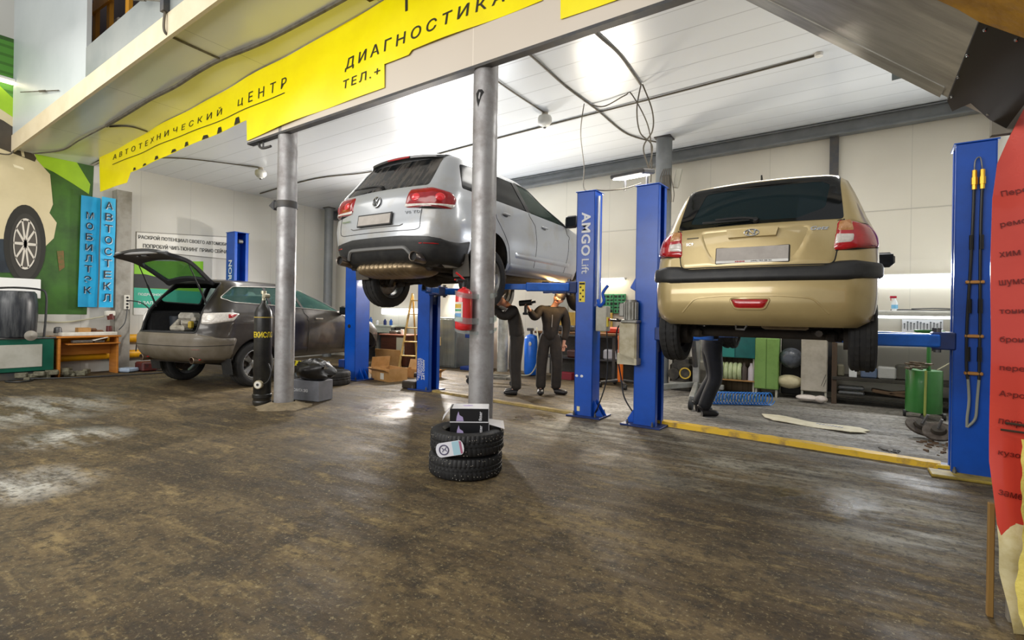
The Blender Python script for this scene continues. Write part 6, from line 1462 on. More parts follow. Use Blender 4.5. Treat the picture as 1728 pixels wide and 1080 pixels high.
for s in (-1, 1):
    q = MB(); q.box((s * .255, -.283, .60), (.48, .014, 1.10), .004); d = q.build('door', mat('locker_steel', '8d9698'), t); q = MB(); q.box((s * .06, -.30, .62), (.03, .02, .20), .004); q.build('handle', mat('wood_strip', 'b09a6a', rough=.5), d)
t = thing('hydraulic_press', 'blue and orange workshop press behind the middle column', 'press', (-6.95, 9.6, 0))
q = MB(); q.box((.16, 0, .52), (.34, .3, 1.04), .01); q.build('orange_panel', mat('press_orange', 'e88a18', 'd07a14', scale=3, rough=.4), t); q = MB(); q.box((-.10, -.05, .6), (.09, .12, 1.2), .008); q.build('post', LB, t); q = MB(); q.box((-.02, -.12, .78), (.5, .10, .10), .01); q.build('cross_beam', LBD, t); q = MB(); q.box((0, -.05, .04), (.6, .5, .08), .01); q.build('foot', LBD, t)
t = thing('gas_bottle', 'olive gas bottle beside the orange press', 'gas bottle', (-6.45, 9.2, 0)); q = MB(); q.lathe([(.001, 0), (.12, 0), (.15, .04), (.15, .40), (.12, .50), (.05, .56), (.05, .60), (.001, .60)], 24); q.build('body', mat('olive', '8a8336', '6a6428', scale=5, rough=.4), t, 50); q = MB(); q.cyl((0, 0, .58), (0, 0, .70), .025, n=12); q.build('valve', STEEL, t)
t = thing('car_dolly', 'low grey wheeled dolly on the floor left of the middle column', 'dolly', (-5.35, 7.9, 0), 15)
q = MB(); q.box((0, .15, .13), (.95, .06, .05), .01); q.box((0, -.2, .13), (.95, .06, .05), .01); q.box((-.3, 0, .13), (.06, .5, .05), .01); q.box((.3, 0, .13), (.06, .5, .05), .01); q.build('frame', mat('dolly_grey', '7f7b70', '5b564c', scale=8, rough=.5, metal=.4), t)
for (a, b) in ((-.42, -.2), (.42, -.2), (-.42, .2), (.42, .2)):
    q = MB(); q.cyl((a, b - .02, .05), (a, b + .02, .05), .05, n=16); q.box((a, b, .1), (.05, .05, .04), .005); q.build('caster', BLK, t)
# compressor cylinder
t = thing('gas_cylinder', 'bright blue cylinder behind the standing dark trousered person', 'cylinder', (-5.45, 9.45, 0)); q = MB(); q.lathe([(.001, .02), (.13, .02), (.15, .06), (.15, .78), (.12, .84), (.04, .88), (.001, .88)], 26); q.build('body', mat('cyl_blue', '1d6fe0', '1a62c8', scale=4, rough=.3), t, 50); q = MB(); q.cyl((0, 0, .86), (0, 0, 1.0), .03, n=12); q.box((0, -.05, .98), (.14, .08, .06), .01); q.build('valve', DKST, t); q = MB(); q.ball((.05, -.145, .68), (.035, .01, .045), 12); q.build('sticker', PAPER, t)
q = MB(); q.tube(bez([(-5.30, 9.40, 1.02), (-5.2, 9.3, .7), (-5.22, 9.3, .3), (-5.35, 9.25, .05), (-5.6, 9.2, .02)], 8), .014, 6); clutter('hose', 'pale hose hanging beside the blue cylinder', 'hose', q, mat('cable_pale', 'b9b59a'))
# long rear bench
t = thing('workbench', 'dark steel rear workbench with a yellow back board between the lifts', 'workbench', (-4.15, 9.72, 0))
q = MB(); q.box((0, 0, .93), (2.4, .66, .05), .006); q.build('top', mat('bench_wood', '8a6238', '5d4128', scale=6, rough=.6), t); q = MB(); q.box((0, 0, .42), (2.3, .56, .03), .004); q.build('shelf', DKST, t)
for a in (-1.1, -.2, .55, 1.1):
    q = MB(); q.box((a, -.26, .46), (.06, .06, .92), .005); q.build('leg', DKST, t)
q = MB(); q.box((-.45, .28, 1.16), (1.5, .03, .40), .004); q.build('back_board', mat('board_yellow', 'c9a94f', 'ab8c3c', scale=4, rough=.6), t)
q = MB(); q.box((0, .30, .42), (2.3, .02, .84), 0); q.build('rear_panel', mat('dark_panel', '55514a', '3d3a35', scale=5, rough=.7), t)
for (nm, lab, x, y, z, s, c) in (('toolbox', 'red plastic toolbox on the dark rear workbench', -3.65, 9.6, .955, (.34, .2, .12), 'd2452c'), ('box', 'small white carton on the dark rear workbench', -3.30, 9.55, .955, (.16, .14, .10), 'd8d4c8'), ('rag_bundle', 'pale crumpled plastic bag on the shelf of the dark rear workbench', -3.62, 9.6, .435, (.42, .3, .2), 'c4c8d0'), ('crate', 'dark reddish crate on the bench shelf behind the welding man', -4.4, 9.5, .435, (.36, .26, .16), '4c2a22'), ('box', 'dark red box on the floor under the rear workbench', -4.55, 9.35, .0, (.30, .2, .14), '8a2432'), ('toolbox', 'dark grey toolbox on the rear workbench behind the welding man', -4.7, 9.6, .955, (.4, .2, .13), '3a3936')):
    q = MB(); q.box((x, y, z + s[2] / 2), s, .03 if nm != 'box' else .006); clutter(nm, lab, nm.replace('_', ' '), q, mat('c_' + c, c, rough=.5, bump=.2 if nm == 'rag_bundle' else 0, bscale=14))
# socket set board on the wall
t = thing('socket_set', 'two open green socket tool cases on the back wall', 'tool case', (-3.84, YB - .05, 1.55))
for s in (-1, 1):
    q = MB(); q.box((s * .125, 0, 0), (.24, .06, .40), .008); cs = q.build('case', mat('case_green', '3f8f5f', '357a50', scale=6, rough=.5), t); q = MB()
    for i in range(5):
        for j in range(3): q.box((s * .125 - .08 + j * .08, -.035, -.15 + i * .075), (.055 if (i + j) % 3 else .03, .02, .03 if i % 2 else .05), .006)
    q.build('sockets', mat('socket_dark', '223028', rough=.35, metal=.4), cs)
t = thing('wall_lamp', 'bright warm lamp on the back wall above the green tool cases', 'lamp', (-3.90, YB - .12, 2.02)); q = MB(); q.box((0, .04, .04), (.62, .10, .05), .01); q.build('housing', WHITE, t); q = MB(); q.box((0, 0, .0), (.58, .12, .07), .02); q.build('diffuser', glow('lamp_warm', 'fff0d2', 8), t)
# transmission jack (orange)
t = thing('transmission_jack', 'orange transmission jack with a black cradle between two blue posts', 'jack', (-3.28, 8.95, 0))
q = MB(); q.cyl((0, 0, .10), (0, 0, .88), .050, n=20); q.cyl((0, 0, .86), (0, 0, .94), .058, n=20); q.build('cylinder', mat('jack_orange', 'e07018', 'c8601a', scale=5, rough=.4), t); q = MB(); q.cyl((0, 0, .9), (0, 0, 1.20), .022, n=14); q.build('rod', CHROME, t)
q = MB(); q.tube(bez([(-.27, 0, 1.30), (-.26, 0, 1.24), (-.2, 0, 1.22), (0, 0, 1.21), (.2, 0, 1.22), (.26, 0, 1.24), (.27, 0, 1.30)], 5), .020, 8); q.tube(bez([(0, -.2, 1.24), (0, -.1, 1.22), (0, .1, 1.22), (0, .2, 1.24)], 5), .018, 8); q.build('cradle', BLK, t)
for i in range(4):
    a = R(35 + 90 * i); e = Vector((math.cos(a) * .36, math.sin(a) * .36, .09)); q = MB(); q.tube([(0, 0, .13), e], .022, 8); lg = q.build('leg', DKST, t); q = MB(); q.cyl(e + Vector((-.02, 0, -.045)), e + Vector((.02, 0, -.045)), .045, n=16); q.build('caster', BLK, lg)
# welder's neighbour clutter on the wall
for i, (x, z, w) in enumerate(((-5.05, 1.5, .3), (-4.72, 1.62, .22))):
    q = MB(); q.box((x, YB - .03, z), (w, .03, .34), .004); clutter('notice', ('grey notice sheet on the back wall left of the welding man', 'white notice sheet on the back wall behind the welding man')[i], 'notice', q, mat(('notice_grey', 'notice_white')[i], ('9a9a92', 'd5d5d0')[i], rough=.6))
# ------------------------------------------------------------------ right bay
q = MB(); rr = random.Random(4)
def curb(label, x0, y0, x1, y1, w, h, m):
    d = Vector((x1 - x0, y1 - y0, 0)); n = Vector((-d.y, d.x, 0)).normalized(); N_ = 40; rows = []
    for i in range(N_ + 1):
        p = Vector((x0, y0, 0)) + d * i / N_; j = lambda: rr.uniform(-.006, .006)
        rows.append([p - n * (w / 2 + j()), p - n * (w / 2 - .015 + j()) + Vector((0, 0, h + j() * .5)), p + n * (w / 2 - .015 + j()) + Vector((0, 0, h + j() * .5)), p + n * (w / 2 + j())])
    q = MB(); q.grid(rows); q.add(rows[0], [(0, 1, 2, 3)]); q.add(rows[-1], [(3, 2, 1, 0)]); return clutter('floor_curb', label, 'curb', q, m)
CY = mat('curb_yellow', 'e0b512', '9a7a34', scale=6, rough=.6, bump=.2, lo=.5, hi=.66)
curb('yellow painted curb on the floor in front of the beige hatchback lift', -1.78, 6.20, .82, 5.86, .15, .05, CY)
curb('worn brownish yellow curb on the floor between the posts of the silver car lift', -5.55, 6.45, -2.85, 6.12, .12, .03, mat('curb_worn', 'a08a4c', '5c4a30', scale=5, rough=.7, bump=.2))
q = MB(); q.box((1.02, 5.60, .012), (.62, .22, .024), .006); clutter('floor_plate', 'yellowish steel plate at the foot of the right lift post', 'plate', q, mat('plate_yellow', 'b39b3c', '7a6a30', scale=7, rough=.6))
# pale plank of card on the floor
q = MB(); O = [(-.80, 7.62), (-.74, 7.40), (-.62, 7.22), (-.2, 7.12), (.18, 6.98), (.34, 7.10), (.30, 7.16), (.38, 7.24), (.28, 7.34), (.10, 7.36), (-.3, 7.48), (-.6, 7.60)]
o = sheet(O, lambda x, y: (x, y, .018 + .006 * math.sin(x * 9) + .004 * math.sin(y * 20)), .08, .008).build('cardboard_sheet', mat('card_pale', 'e0d9c0', 'c9c0a2', scale=5, rough=.8)); tag(o, 'long torn pale cardboard sheet on the floor under the hatchback', 'cardboard')
q = MB(); q.tube([(-.16 + .016 * i, 7.25 - .0045 * i + (.02 if i % 2 else -.012), .030) for i in range(18)], .003, 5); q.build('handwriting', mat('ink_blue', '7f8ac4', rough=.6), o, 0)
# blue coiled air hose
q = MB(); pts = []
for i in range(16 * 20):
    a = 2 * math.pi * i / 16; u = i / (16 * 20); x = -1.55 + .78 * u; y = 8.02 + .46 * u; pts.append((x + .050 * math.cos(a), y + .080 * math.cos(a), .102 + .092 * math.sin(a)))
q.tube(pts, .0075, 6); q.tube(bez([pts[0], (-1.62, 8.1, .05), (-1.75, 8.5, .02), (-1.7, 9.0, .02)], 8), .0065, 6); clutter('air_hose', 'bright blue coiled air hose on the floor behind the man in jeans', 'hose', q, mat('hose_blue', '2a86e0', rough=.3))
q = MB(); pts = []
for i in range(14 * 14):
    a = 2 * math.pi * i / 14; u = i / (14 * 14); pts.append((-1.62 + .75 * u, 8.42 + .38 * u + .05 * math.cos(a), .06 + .05 * math.sin(a)))
q.tube(pts, .006, 6); clutter('air_hose', 'dark green coiled hose behind the bright blue one', 'hose', q, mat('hose_green', '3f6f60', rough=.4))
# engine crane
t = thing('engine_crane', 'grey wheeled engine crane standing behind the lift post with the motor unit', 'crane', (-2.0, 8.9, 0))
CG = mat('crane_grey', '9a9b98', '77776f', scale=5, rough=.45, metal=.3)
q = MB(); q.box((.0, .3, .85), (.11, .09, 1.6), .008); q.build('mast', CG, t); q = MB(); q.box((-.04, .05, 1.55), (.10, 1.1, .10), .008, Matrix.Rotation(R(8), 3, 'X')); q.build('boom', CG, t); q = MB(); q.tube([(0, .22, .45), (-.02, -.10, 1.42)], .04, 10); q.build('ram', DKST, t)
for (a, b, c) in ((-.55, -1.05, 0), (.32, -1.75, 1)):
    d = Vector((a, b, 0)); q = MB(); L = d.length; q.m = T(0, .3, .14, 0, 0, math.degrees(math.atan2(d.y, d.x))); q.box((L / 2, 0, 0), (L, .07, .09), .008); lg = q.build('leg', CG, t)
    q = MB(); e = Vector((a, .3 + b, .07)); q.cyl(e + Vector((-.025, -.03, 0)), e + Vector((.025, -.03, 0)), .07, n=20); q.build('caster', mat('caster_black', '242424', rough=.6), lg)
q = MB(); q.box((0, .3, .12), (.9, .1, .08), .01); q.build('cross_bar', CG, t)
t = thing('engine_block', 'black greasy engine block on the floor beside the crane', 'engine', (-2.27, 9.36, 0)); q = MB(); q.box((0, 0, .28), (.38, .34, .40), .04); q.box((0, 0, .52), (.32, .26, .14), .03); q.cyl((-.10, -.17, .3), (-.10, -.24, .3), .10, n=22); q.cyl((.1, -.17, .32), (.1, -.24, .32), .08, n=18); q.box((0, 0, .04), (.34, .3, .08), .01); q.build('block', mat('engine_black', '26241f', '4a463c', scale=9, rough=.5, metal=.3), t); q = MB(); q.tube([(.1 + .09 * math.cos(a), -.245, .32 + .09 * math.sin(a)) for a in np.linspace(0, 2 * math.pi, 20, False)], .012, 6, True); q.build('belt_ring', mat('ring_yellow', 'c8a83a', rough=.5), t)
# cabinets at the back
t = thing('metal_cupboard', 'light green metal cupboard door standing under the hatchback', 'cupboard', (-.93, 9.50, 0)); GC = mat('cup_green', '7fa558', '6d9148', scale=3, rough=.45)
q = MB(); q.box((0, .05, .55), (.36, .34, .84), .006); q.build('body', GC, t)
for s in (-1, 1):
    q = MB(); q.box((s * .088, -.128, .55), (.165, .014, .82), .004); q.build('door', GC, t)
for s in (-1, 1):
    q = MB(); q.box((s * .15, .05, .065), (.03, .3, .13), 0); q.build('leg', mat('leg_pale', 'b4b2a4', rough=.5), t)
t = thing('metal_cupboard', 'pale grey metal cupboard with speckled dirt beside the shelf rack', 'cupboard', (-.25, 9.48, 0)); PC = mat('cup_grey', 'b9b3a6', 'a0988a', scale=5, rough=.5)
q = MB(); q.box((0, .05, .58), (.36, .36, .84), .006); q.build('body', PC, t); q = MB(); q.box((0, -.137, .58), (.34, .012, .82), .003); q.build('door', PC, t)
for s in (-1, 1):
    q = MB(); q.box((s * .16, .05, .08), (.03, .34, .16), 0); q.build('leg', mat('leg_pale', 'b4b2a4'), t)
q = MB(); q.tube([(.10, -.150, .26), (.16, -.150, .44)], .003, 5); q.tube([(.13, -.150, .25), (.165, -.150, .36)], .003, 5); q.build('scratch', BLK, t)
t = thing('wall_cabinet', 'dark teal cabinet on legs behind the man in jeans', 'cabinet', (-1.40, 9.55, 0)); TC = mat('teal_paint', '0f6460', '0c4e4c', scale=3, rough=.4)
q = MB(); q.box((0, 0, .84), (.62, .36, .44), .006); q.build('body', TC, t); q = MB(); q.box((-.16, -.19, .84), (.29, .014, .42), .003); q.build('door', mat('teal_light', '1c7f74', rough=.35), t); q = MB(); q.box((.15, -.19, .84), (.30, .014, .42), .003); q.build('door', TC, t)
for s in (-1, 1):
    q = MB(); q.box((s * .28, 0, .31), (.03, .3, .62), 0); q.build('leg', mat('leg_pale', 'b4b2a4'), t)
q = MB(); q.box((0, -.02, .24), (.60, .34, .02), 0); q.build('shelf', CARD, t)
q = MB(); q.box((-1.40, 9.85, .35), (.7, .04, .7), .003); clutter('wooden_boards', 'upright brown boards behind the teal cabinet', 'boards', q, panel_mat('boards', '7d6a4c', 'X', .09, .01, .6, '64533a', bump=.05, dark=.5))
t = thing('hose_roll', 'pale green rolled hose under the teal cabinet', 'hose', (-1.48, 9.45, .25)); q = MB()
for k in range(5): q.tube([(-.14 + k * .07, .10 * math.cos(a), .13 + .125 * math.sin(a)) for a in np.linspace(0, 2 * math.pi, 22, False)], .035, 8, True)
q.build('coil', mat('hose_pale_green', 'c3cfa0', 'a8b488', scale=9, rough=.5), t)
for i, (x, c, lab) in enumerate(((-1.16, 'c8c0c4', 'white bottle under the teal cabinet beside the green cupboard'), (-1.27, '4a3f38', 'dark bottle under the teal cabinet'))):
    q = MB(); q.lathe([(.001, 0), (.05, 0), (.05, .20), (.02, .25), (.02, .29), (.001, .29)], 16, 'Z', (x, 9.42, .25)); clutter('bottle', lab, 'bottle', q, mat('bottle_' + c, c, rough=.4), 'bottles under the teal cabinet')
t = thing('bottle_shelf', 'narrow pale shelf with bottles left of the man in jeans', 'shelf', (-2.05, 9.75, 0))
for z in (.50, 1.02):
    q = MB(); q.box((0, 0, z), (.62, .34, .03), 0); q.build('board', mat('leg_pale', 'b4b2a4'), t)
for s in (-1, 1):
    q = MB(); q.box((s * .30, 0, .52), (.03, .30, 1.04), 0); q.build('upright', mat('leg_pale', 'b4b2a4'), t)
for i, (x, c, lab) in enumerate(((-2.16, 'ccc7bd', 'left white bottle on the narrow pale shelf'), (-1.92, 'a9a0c0', 'right lilac bottle on the narrow pale shelf'))):
    q = MB(); q.lathe([(.001, 0), (.055, 0), (.055, .22), (.02, .28), (.025, .33), (.001, .33)], 16, 'Z', (x, 9.66, .516)); clutter('bottle', lab, 'bottle', q, mat('bottle_' + c, c, rough=.4), 'bottles on the narrow pale shelf')
# gap between the cupboards: stacked bags
q = MB(); q.box((-.58, 9.75, .55), (.30, .3, 1.0), .02); clutter('dark_rack', 'dark rack between the green and the grey cupboards', 'rack', q, mat('rack_black', '1c1b1a', rough=.7))
q = MB(); q.m = T(-.60, 9.50, .22); P = [[(.20 * math.sin(p) * math.cos(a) * (1 + .06 * math.sin(5 * a)), .13 * math.sin(p) * math.sin(a), .105 * math.cos(p) * (1 + .08 * math.sin(3 * a)) + .05) for a in np.linspace(0, 2 * math.pi, 21)] for p in np.linspace(0, math.pi, 11)]; q.grid(P); clutter('sack', 'cream coloured sack between the two metal cupboards', 'sack', q, mat('sack_cream', 'd2c9a6', 'b9ae88', scale=7, rough=.7, bump=.3, bscale=20))
q = MB(); q.m = T(-.58, 9.52, .58); q.grid([[(a_ * .9, b_, c_ * 1.5) for a_, b_, c_ in r_] for r_ in P]); clutter('plastic_bag', 'clear plastic bag above the cream sack between the cupboards', 'bag', q, mat('bag_clear', '5c626c', '31343a', scale=9, rough=.2, bump=.5, bscale=14))
q = MB(); q.m = T(-.33, 9.22, .045); q.grid([[(a_ * .8, b_ * .8, c_ * .45) for a_, b_, c_ in r_] for r_ in P]); q.m = T(-.15, 9.18, .045); q.grid([[(a_ * .45, b_ * .6, c_ * .5) for a_, b_, c_ in r_] for r_ in P]); clutter('rag', 'white crumpled rag on the floor in front of the grey cupboard', 'rag', q, mat('rag_white', 'd8cfc8', 'bdb0a6', scale=9, rough=.8, bump=.5, bscale=20))
# shelf rack with the work top above
t = thing('workbench', 'long bench with shelves full of cans along the back wall, right', 'workbench', (.72, 9.62, 0))
q = MB(); q.box((.2, 0, 1.02), (1.9, .62, .05), .006); q.build('top', mat('bench_grey', '8c8a84', '6f6c64', scale=5, rough=.5), t); q = MB(); q.box((.2, -.05, .40), (1.85, .56, .05), .004); q.build('shelf', mat('shelf_dark', '37332c', '28251f', scale=5, rough=.7), t); q = MB(); q.box((.2, -.02, .14), (1.85, .56, .04), .004); q.build('lower_shelf', mat('shelf_dark', '37332c'), t)
for a in (-.70, 1.1):
    q = MB(); q.box((a, -.28, .51), (.07, .06, 1.02), .004); q.build('leg', mat('leg_rust', '4a3a2c', rough=.7), t)
    q = MB(); q.box((a, .24, .51), (.07, .06, 1.02), .004); q.build('leg', mat('leg_rust', '4a3a2c'), t)
for i, (x, w, h, c, nm, lab) in enumerate(((.10, .10, .18, '6e6a58', 'can', 'olive can at the left end of the bench shelf'), (.26, .10, .15, 'd5d8d8', 'carton', 'white carton with green print on the bench shelf'), (.46, .20, .16, '5a6a86', 'canister', 'blue canister on the bench shelf behind the wheel'), (.68, .22, .18, 'a8a8a6', 'plastic_bag', 'pale plastic bag on the bench shelf'), (.96, .34, .22, '47453f', 'crate', 'dark crate on the bench shelf near the green drum'))):
    q = MB(); q.box((x, 9.45, .426 + h / 2), (w, .2, h), .02 if i != 1 else .004); clutter(nm, lab, nm.replace('_', ' '), q, mat('d_' + c, c, rough=.5, bump=.3 if i == 3 else 0, bscale=15), None)
for k in range(2):
    q = MB(); q.box((.24, 9.42, .185 + .075 * k), (.34, .24, .05), .02); clutter('oil_pan', ('lower', 'upper')[k] + ' of two shiny trays on the low shelf of the right bench', 'tray', q, mat('tray_steel', '6e7072', rough=.25, metal=.7), 'shiny trays on the low shelf')
q = MB(); q.box((.85, 9.45, .20), (.7, .2, .05), .01, Matrix.Rotation(R(7), 3, 'Y')); q.box((.95, 9.40, .26), (.5, .1, .04), .01, Matrix.Rotation(R(-9), 3, 'Y')); clutter('timber_offcuts', 'brown timber offcuts on the low shelf of the right bench', 'timber', q, mat('timber_brown', '5f4a36', '4a3828', scale=6, rough=.8))
# hanging shelf, tubes, wrenches, spray bottle
q = MB(); q.box((1.1, YB - .16, 1.435), (1.5, .28, .035), .004); clutter('wall_shelf', 'narrow wall shelf with a spray bottle above the wrench set', 'shelf', q, mat('shelf_white', 'c9c9c4', 'aaa9a2', scale=5, rough=.5))
t = thing('spray_bottle', 'white spray bottle with red trigger on the wall shelf', 'bottle', (.80, YB - .2, 1.4525)); q = MB(); q.lathe([(.001, 0), (.04, 0), (.042, .12), (.018, .17), (.016, .19), (.001, .19)], 16); q.build('body', mat('spray_white', 'd5dade', rough=.3), t, 50); q = MB(); q.box((-.02, 0, .21), (.09, .025, .035), .006); q.box((-.05, 0, .18), (.012, .02, .05), .003); q.build('trigger', RED, t); q = MB(); q.lathe([(.0425, .03), (.0432, .03), (.0432, .09), (.0425, .09)], 16); q.build('label', mat('spray_label', '6fb0d8', rough=.4), t)
q = MB(); q.tube(bez([(.75, 9.9, 1.46), (.95, 9.85, 1.465), (1.2, 9.88, 1.46), (1.45, 9.84, 1.465), (1.7, 9.9, 1.46)], 6), .010, 6); q.tube(bez([(1.0, 9.83, 1.48), (1.3, 9.86, 1.49), (1.55, 9.82, 1.48)], 6), .008, 6); clutter('wiper_blades', 'black wiper blades lying on the wall shelf', 'wiper', q, BLK)
t = thing('tube_lamp', 'long bright tube lamp on the back wall right of the hatchback', 'lamp', (1.08, YB - .10, 1.93)); q = MB(); q.box((0, .06, .09), (1.30, .06, .03), .01); q.build('housing', WHITE, t); q = MB(); q.box((0, .02, -.01), (1.28, .10, .17), .03); q.build('diffuser', glow('tube_white', 'f6fbff', 2.4), t)
t = thing('tube_lamp', 'lit tube lamp below the wall shelf by the wrench set', 'lamp', (.98, YB - .14, 1.36)); q = MB(); q.box((0, 0, .025), (1.1, .06, .03), .008); q.build('housing', WHITE, t); q = MB(); q.box((0, -.01, -.01), (1.06, .04, .035), .01); q.build('tube', glow('tube_white', 'f6fbff', 2.4), t)
t = thing('wrench_board', 'white board holding rows of chrome wrenches on the back wall', 'tool board', (1.16, YB - .03, 1.22)); q = MB(); q.box((0, 0, 0), (.50, .02, .20), .004); q.build('board', mat('board_pale', 'd8dade', rough=.4), t)
for i in range(12):
    x = -.22 + i * .04; L = .08 + .08 * ((i * 5) % 7) / 7; q = MB(); q.box((x, -.02, -.01), (.010, .008, L), .003); q.cyl((x, -.025, L / 2 - .01), (x, -.015, L / 2 - .01), .011, n=8); q.build('wrench', mat('wrench_chrome', '80848a', rough=.25, metal=.8), t)
q = MB(); q.tube([(XR - .3, YB - .02, 1.45), (1.55, YB - .3, 1.06)], .02, 8); clutter('shelf_bracket', 'dark slanted bracket under the wall shelf near the right post', 'bracket', q, DKST)
# green waste oil drum
t = thing('oil_drainer', 'green waste oil drum with a funnel pipe and clutter on top', 'drum', (1.02, 8.62, 0))
GD = mat('drum_green', '2f7430', '266427', scale=3, rough=.35, coat=.2)
q = MB(); q.lathe([(.001, .10), (.19, .10), (.195, .11), (.195, .64), (.19, .65), (.001, .64)], 40); q.build('tank', GD, t, 50)
q = MB(); q.cyl((.05, .02, .64), (.05, .02, 1.08), .024, n=16); q.lathe([(.024, 1.05), (.16, 1.16), (.165, 1.18), (.15, 1.17), (.02, 1.06)], 26, 'Z', (.05, .02, 0)); q.build('funnel', GD, t)
q = MB(); q.tube([(-.01, -.205, -.0 + .03), (-.005, -.215, .66)], .014, 8); q.build('level_tube', mat('tube_olive', '8f9a4a', rough=.4), t)
for i in range(3):
    a = R(20 + 120 * i); q = MB(); q.tube([(.1 * math.cos(a), .1 * math.sin(a), .10), (.24 * math.cos(a), .24 * math.sin(a), .06)], .015, 6); q.cyl((.24 * math.cos(a) - .015, .24 * math.sin(a), .045), (.24 * math.cos(a) + .015, .24 * math.sin(a), .045), .045, n=14); q.build('caster', BLK, t)
q = MB(); rr = random.Random(8)
for i in range(14): a, b = rr.uniform(0, 6.28), rr.uniform(-.2, .2); q.tube([(1.02 + rr.uniform(-.16, .05), 8.56 + rr.uniform(-.1, .1), .66 + .02 * i / 3), (1.02 + rr.uniform(-.22, .1), 8.52 + rr.uniform(-.14, .1), .67 + .02 * i / 3)], .012, 6)
clutter('tool_pile', 'rusty tools and bolts heaped on the green drum', 'tools', q, mat('rusty_tools', '7a6a58', '4f4436', scale=20, rough=.6, metal=.4))
q = MB(); q.tube(bez([(1.15, 8.6, .66), (1.35, 8.7, .80), (1.6, 8.8, .98)], 6), .008, 6); clutter('cable', 'thin pale cable running up from the green drum', 'cable', q, mat('cable_pale', 'b9b59a'))
# brake rotors and debris by the right post
for i, (x, y, a, lab) in enumerate(((.84, 7.30, 30, 'rusty brake disc leaning on the floor, the left of two by the right post'), (.97, 7.08, -12, 'rusty brake disc with hub, the right of two by the right post'))):
    t = thing('brake_disc', lab, 'brake disc', (x, y, .0), a, 'rusty brake discs on the floor'); q = MB(T(0, 0, .115, 32, 0, 0)); q.lathe([(.05, -.012), (.14, -.012), (.142, -.008), (.142, .008), (.14, .012), (.06, .012)], 30); q.build('disc', mat('rusty_disc', '5d554d'), t); q = MB(T(0, 0, .115, 32, 0, 0)); q.lathe([(.001, .05), (.06, .05), (.075, .0), (.07, -.06), (.001, -.06)], 20); q.build('hub', mat('hub_dark', '3d372f', rough=.6, metal=.4), t)
    q = MB(T(0, 0, .115, 32, 0, 0)); q.cyl((0, 0, .05), (.03, .02, .16), .014, n=8); q.build('stud', STEEL, t)
q = MB(); rr = random.Random(11)
for i in range(60):
    x, y = 1.02 + rr.gauss(0, .12), 6.75 + rr.gauss(0, .28); s = rr.uniform(.01, .035); q.box((x, y, s * .3), (s, s * 1.6, s * .6), 0, Matrix.Rotation(rr.uniform(0, 3), 3, 'Z'))
o = clutter('floor_debris', 'brown crumbs and swarf on the floor by the right lift post', 'debris', q, mat('debris_brown', '6a5440', '463626', scale=20, rough=.9)); o['kind'] = 'stuff'
q = MB(); rr = random.Random(12)
for i in range(9):
    x, y = .52 + rr.uniform(-.06, .06), 6.3 + rr.uniform(-.05, .05); q.tube([(x, y, .006), (x + rr.uniform(-.08, .08), y + rr.uniform(-.06, .06), .012)], .006, 5)
clutter('bolt_heap', 'small heap of dark bolts on the floor behind the yellow curb', 'bolts', q, DKST)

# ------------------------------------------------------------------ near right: red covered partition and the clad underside of the stairs
YP = 3.0
q = MB(); q.box((1.96, YP + .06, 1.12), (2.6, .05, 2.24), 0); PARTN = q; o = struct('wall_partition', q, mat('fibreboard', '8b8578', '767064', scale=4, rough=.6))
q = MB(); q.box((.602, YP + .05, .25), (.022, .03, .50), .003); clutter('timber_post', 'raw timber post at the foot of the red covered partition', 'post', q, mat('timber_raw', '8c6b34', '6f5226', scale=5, rough=.7, stretch=(1, 1, .15)))
REDP = mat('red_film', 'd24a3a', 'c93f31', scale=2.5, rough=.22, rough2=.45, coat=.4)
fr_ = lambda x, z: (x, YP - .035 - .016 * math.sin(x * 31 + z * 2.2) * (.5 + .5 * math.sin(z * 3.1)) - .010 * math.sin(z * 9 + x * 6), z)
O = [(.575, .70), (.60, .44), (.66, .24), (.80, .18), (1.1, .25), (1.9, .3), (1.9, 2.35), (1.0, 2.33), (.76, 2.28), (.67, 2.21), (.62, 2.08), (.585, 1.98), (.57, 1.83)]
rs = sheet(O, fr_, .045, .003).build('red_film_sheet', REDP, None, 60); tag(rs, 'glossy red lettered film stretched over the partition at the right edge', 'sheet')
q = MB()
for i, (z, tilt, s) in enumerate(((1.83, 20, 'Переустановка сидений, обшивки'), (1.70, 20, 'ремонт салона любой сложности'), (1.57, 15, 'хим чистка, полировка'), (1.45, 10, 'шумоизоляция'), (1.33, 5, 'тонировка стёкол'), (1.21, 0, 'бронирование'), (1.09, -3, 'перетяжка руля, сидений'), (.98, -10, 'Аэрография, восстановление'), (.86, -16, 'покраска дисков'), (.73, -18, 'кузовной ремонт, сварка'), (.57, -24, 'замена стёкол'))):
    text(q, s, WB(.60, z, 0., R(tilt * .45)), width=.019 * len(s) , height=.030, depth=.002, fn=lambda p: Vector((p.x, fr_(p.x, p.z)[1] - .004 + p.y, p.z)))
q.build('lettering', mat('letter_darkred', '6e1a14', rough=.5), rs, 0)
q = MB(); rows = []
for i in range(30):
    z = .82 - .82 * i / 29; wob = .012 * math.sin(i * .45) + .004 * math.sin(i * 1.7); x0 = .66 + .03 * i / 29 * 0 + wob * .8 - .012 * math.sin(i * .4); rows.append([(x0 + .30 * j / 7, YP - .10 - .022 * math.sin(j * 1.1 + i * .25) - .012 * i / 10, z) for j in range(8)])
q.grid(rows); o = q.build('foam_strip', mat('foam_yellow', 'dccb6a', 'c9b450', scale=9, rough=.8, bump=.5, bscale=30), None, 60); tag(o, 'torn yellow foam padding hanging at the foot of the red film', 'padding')
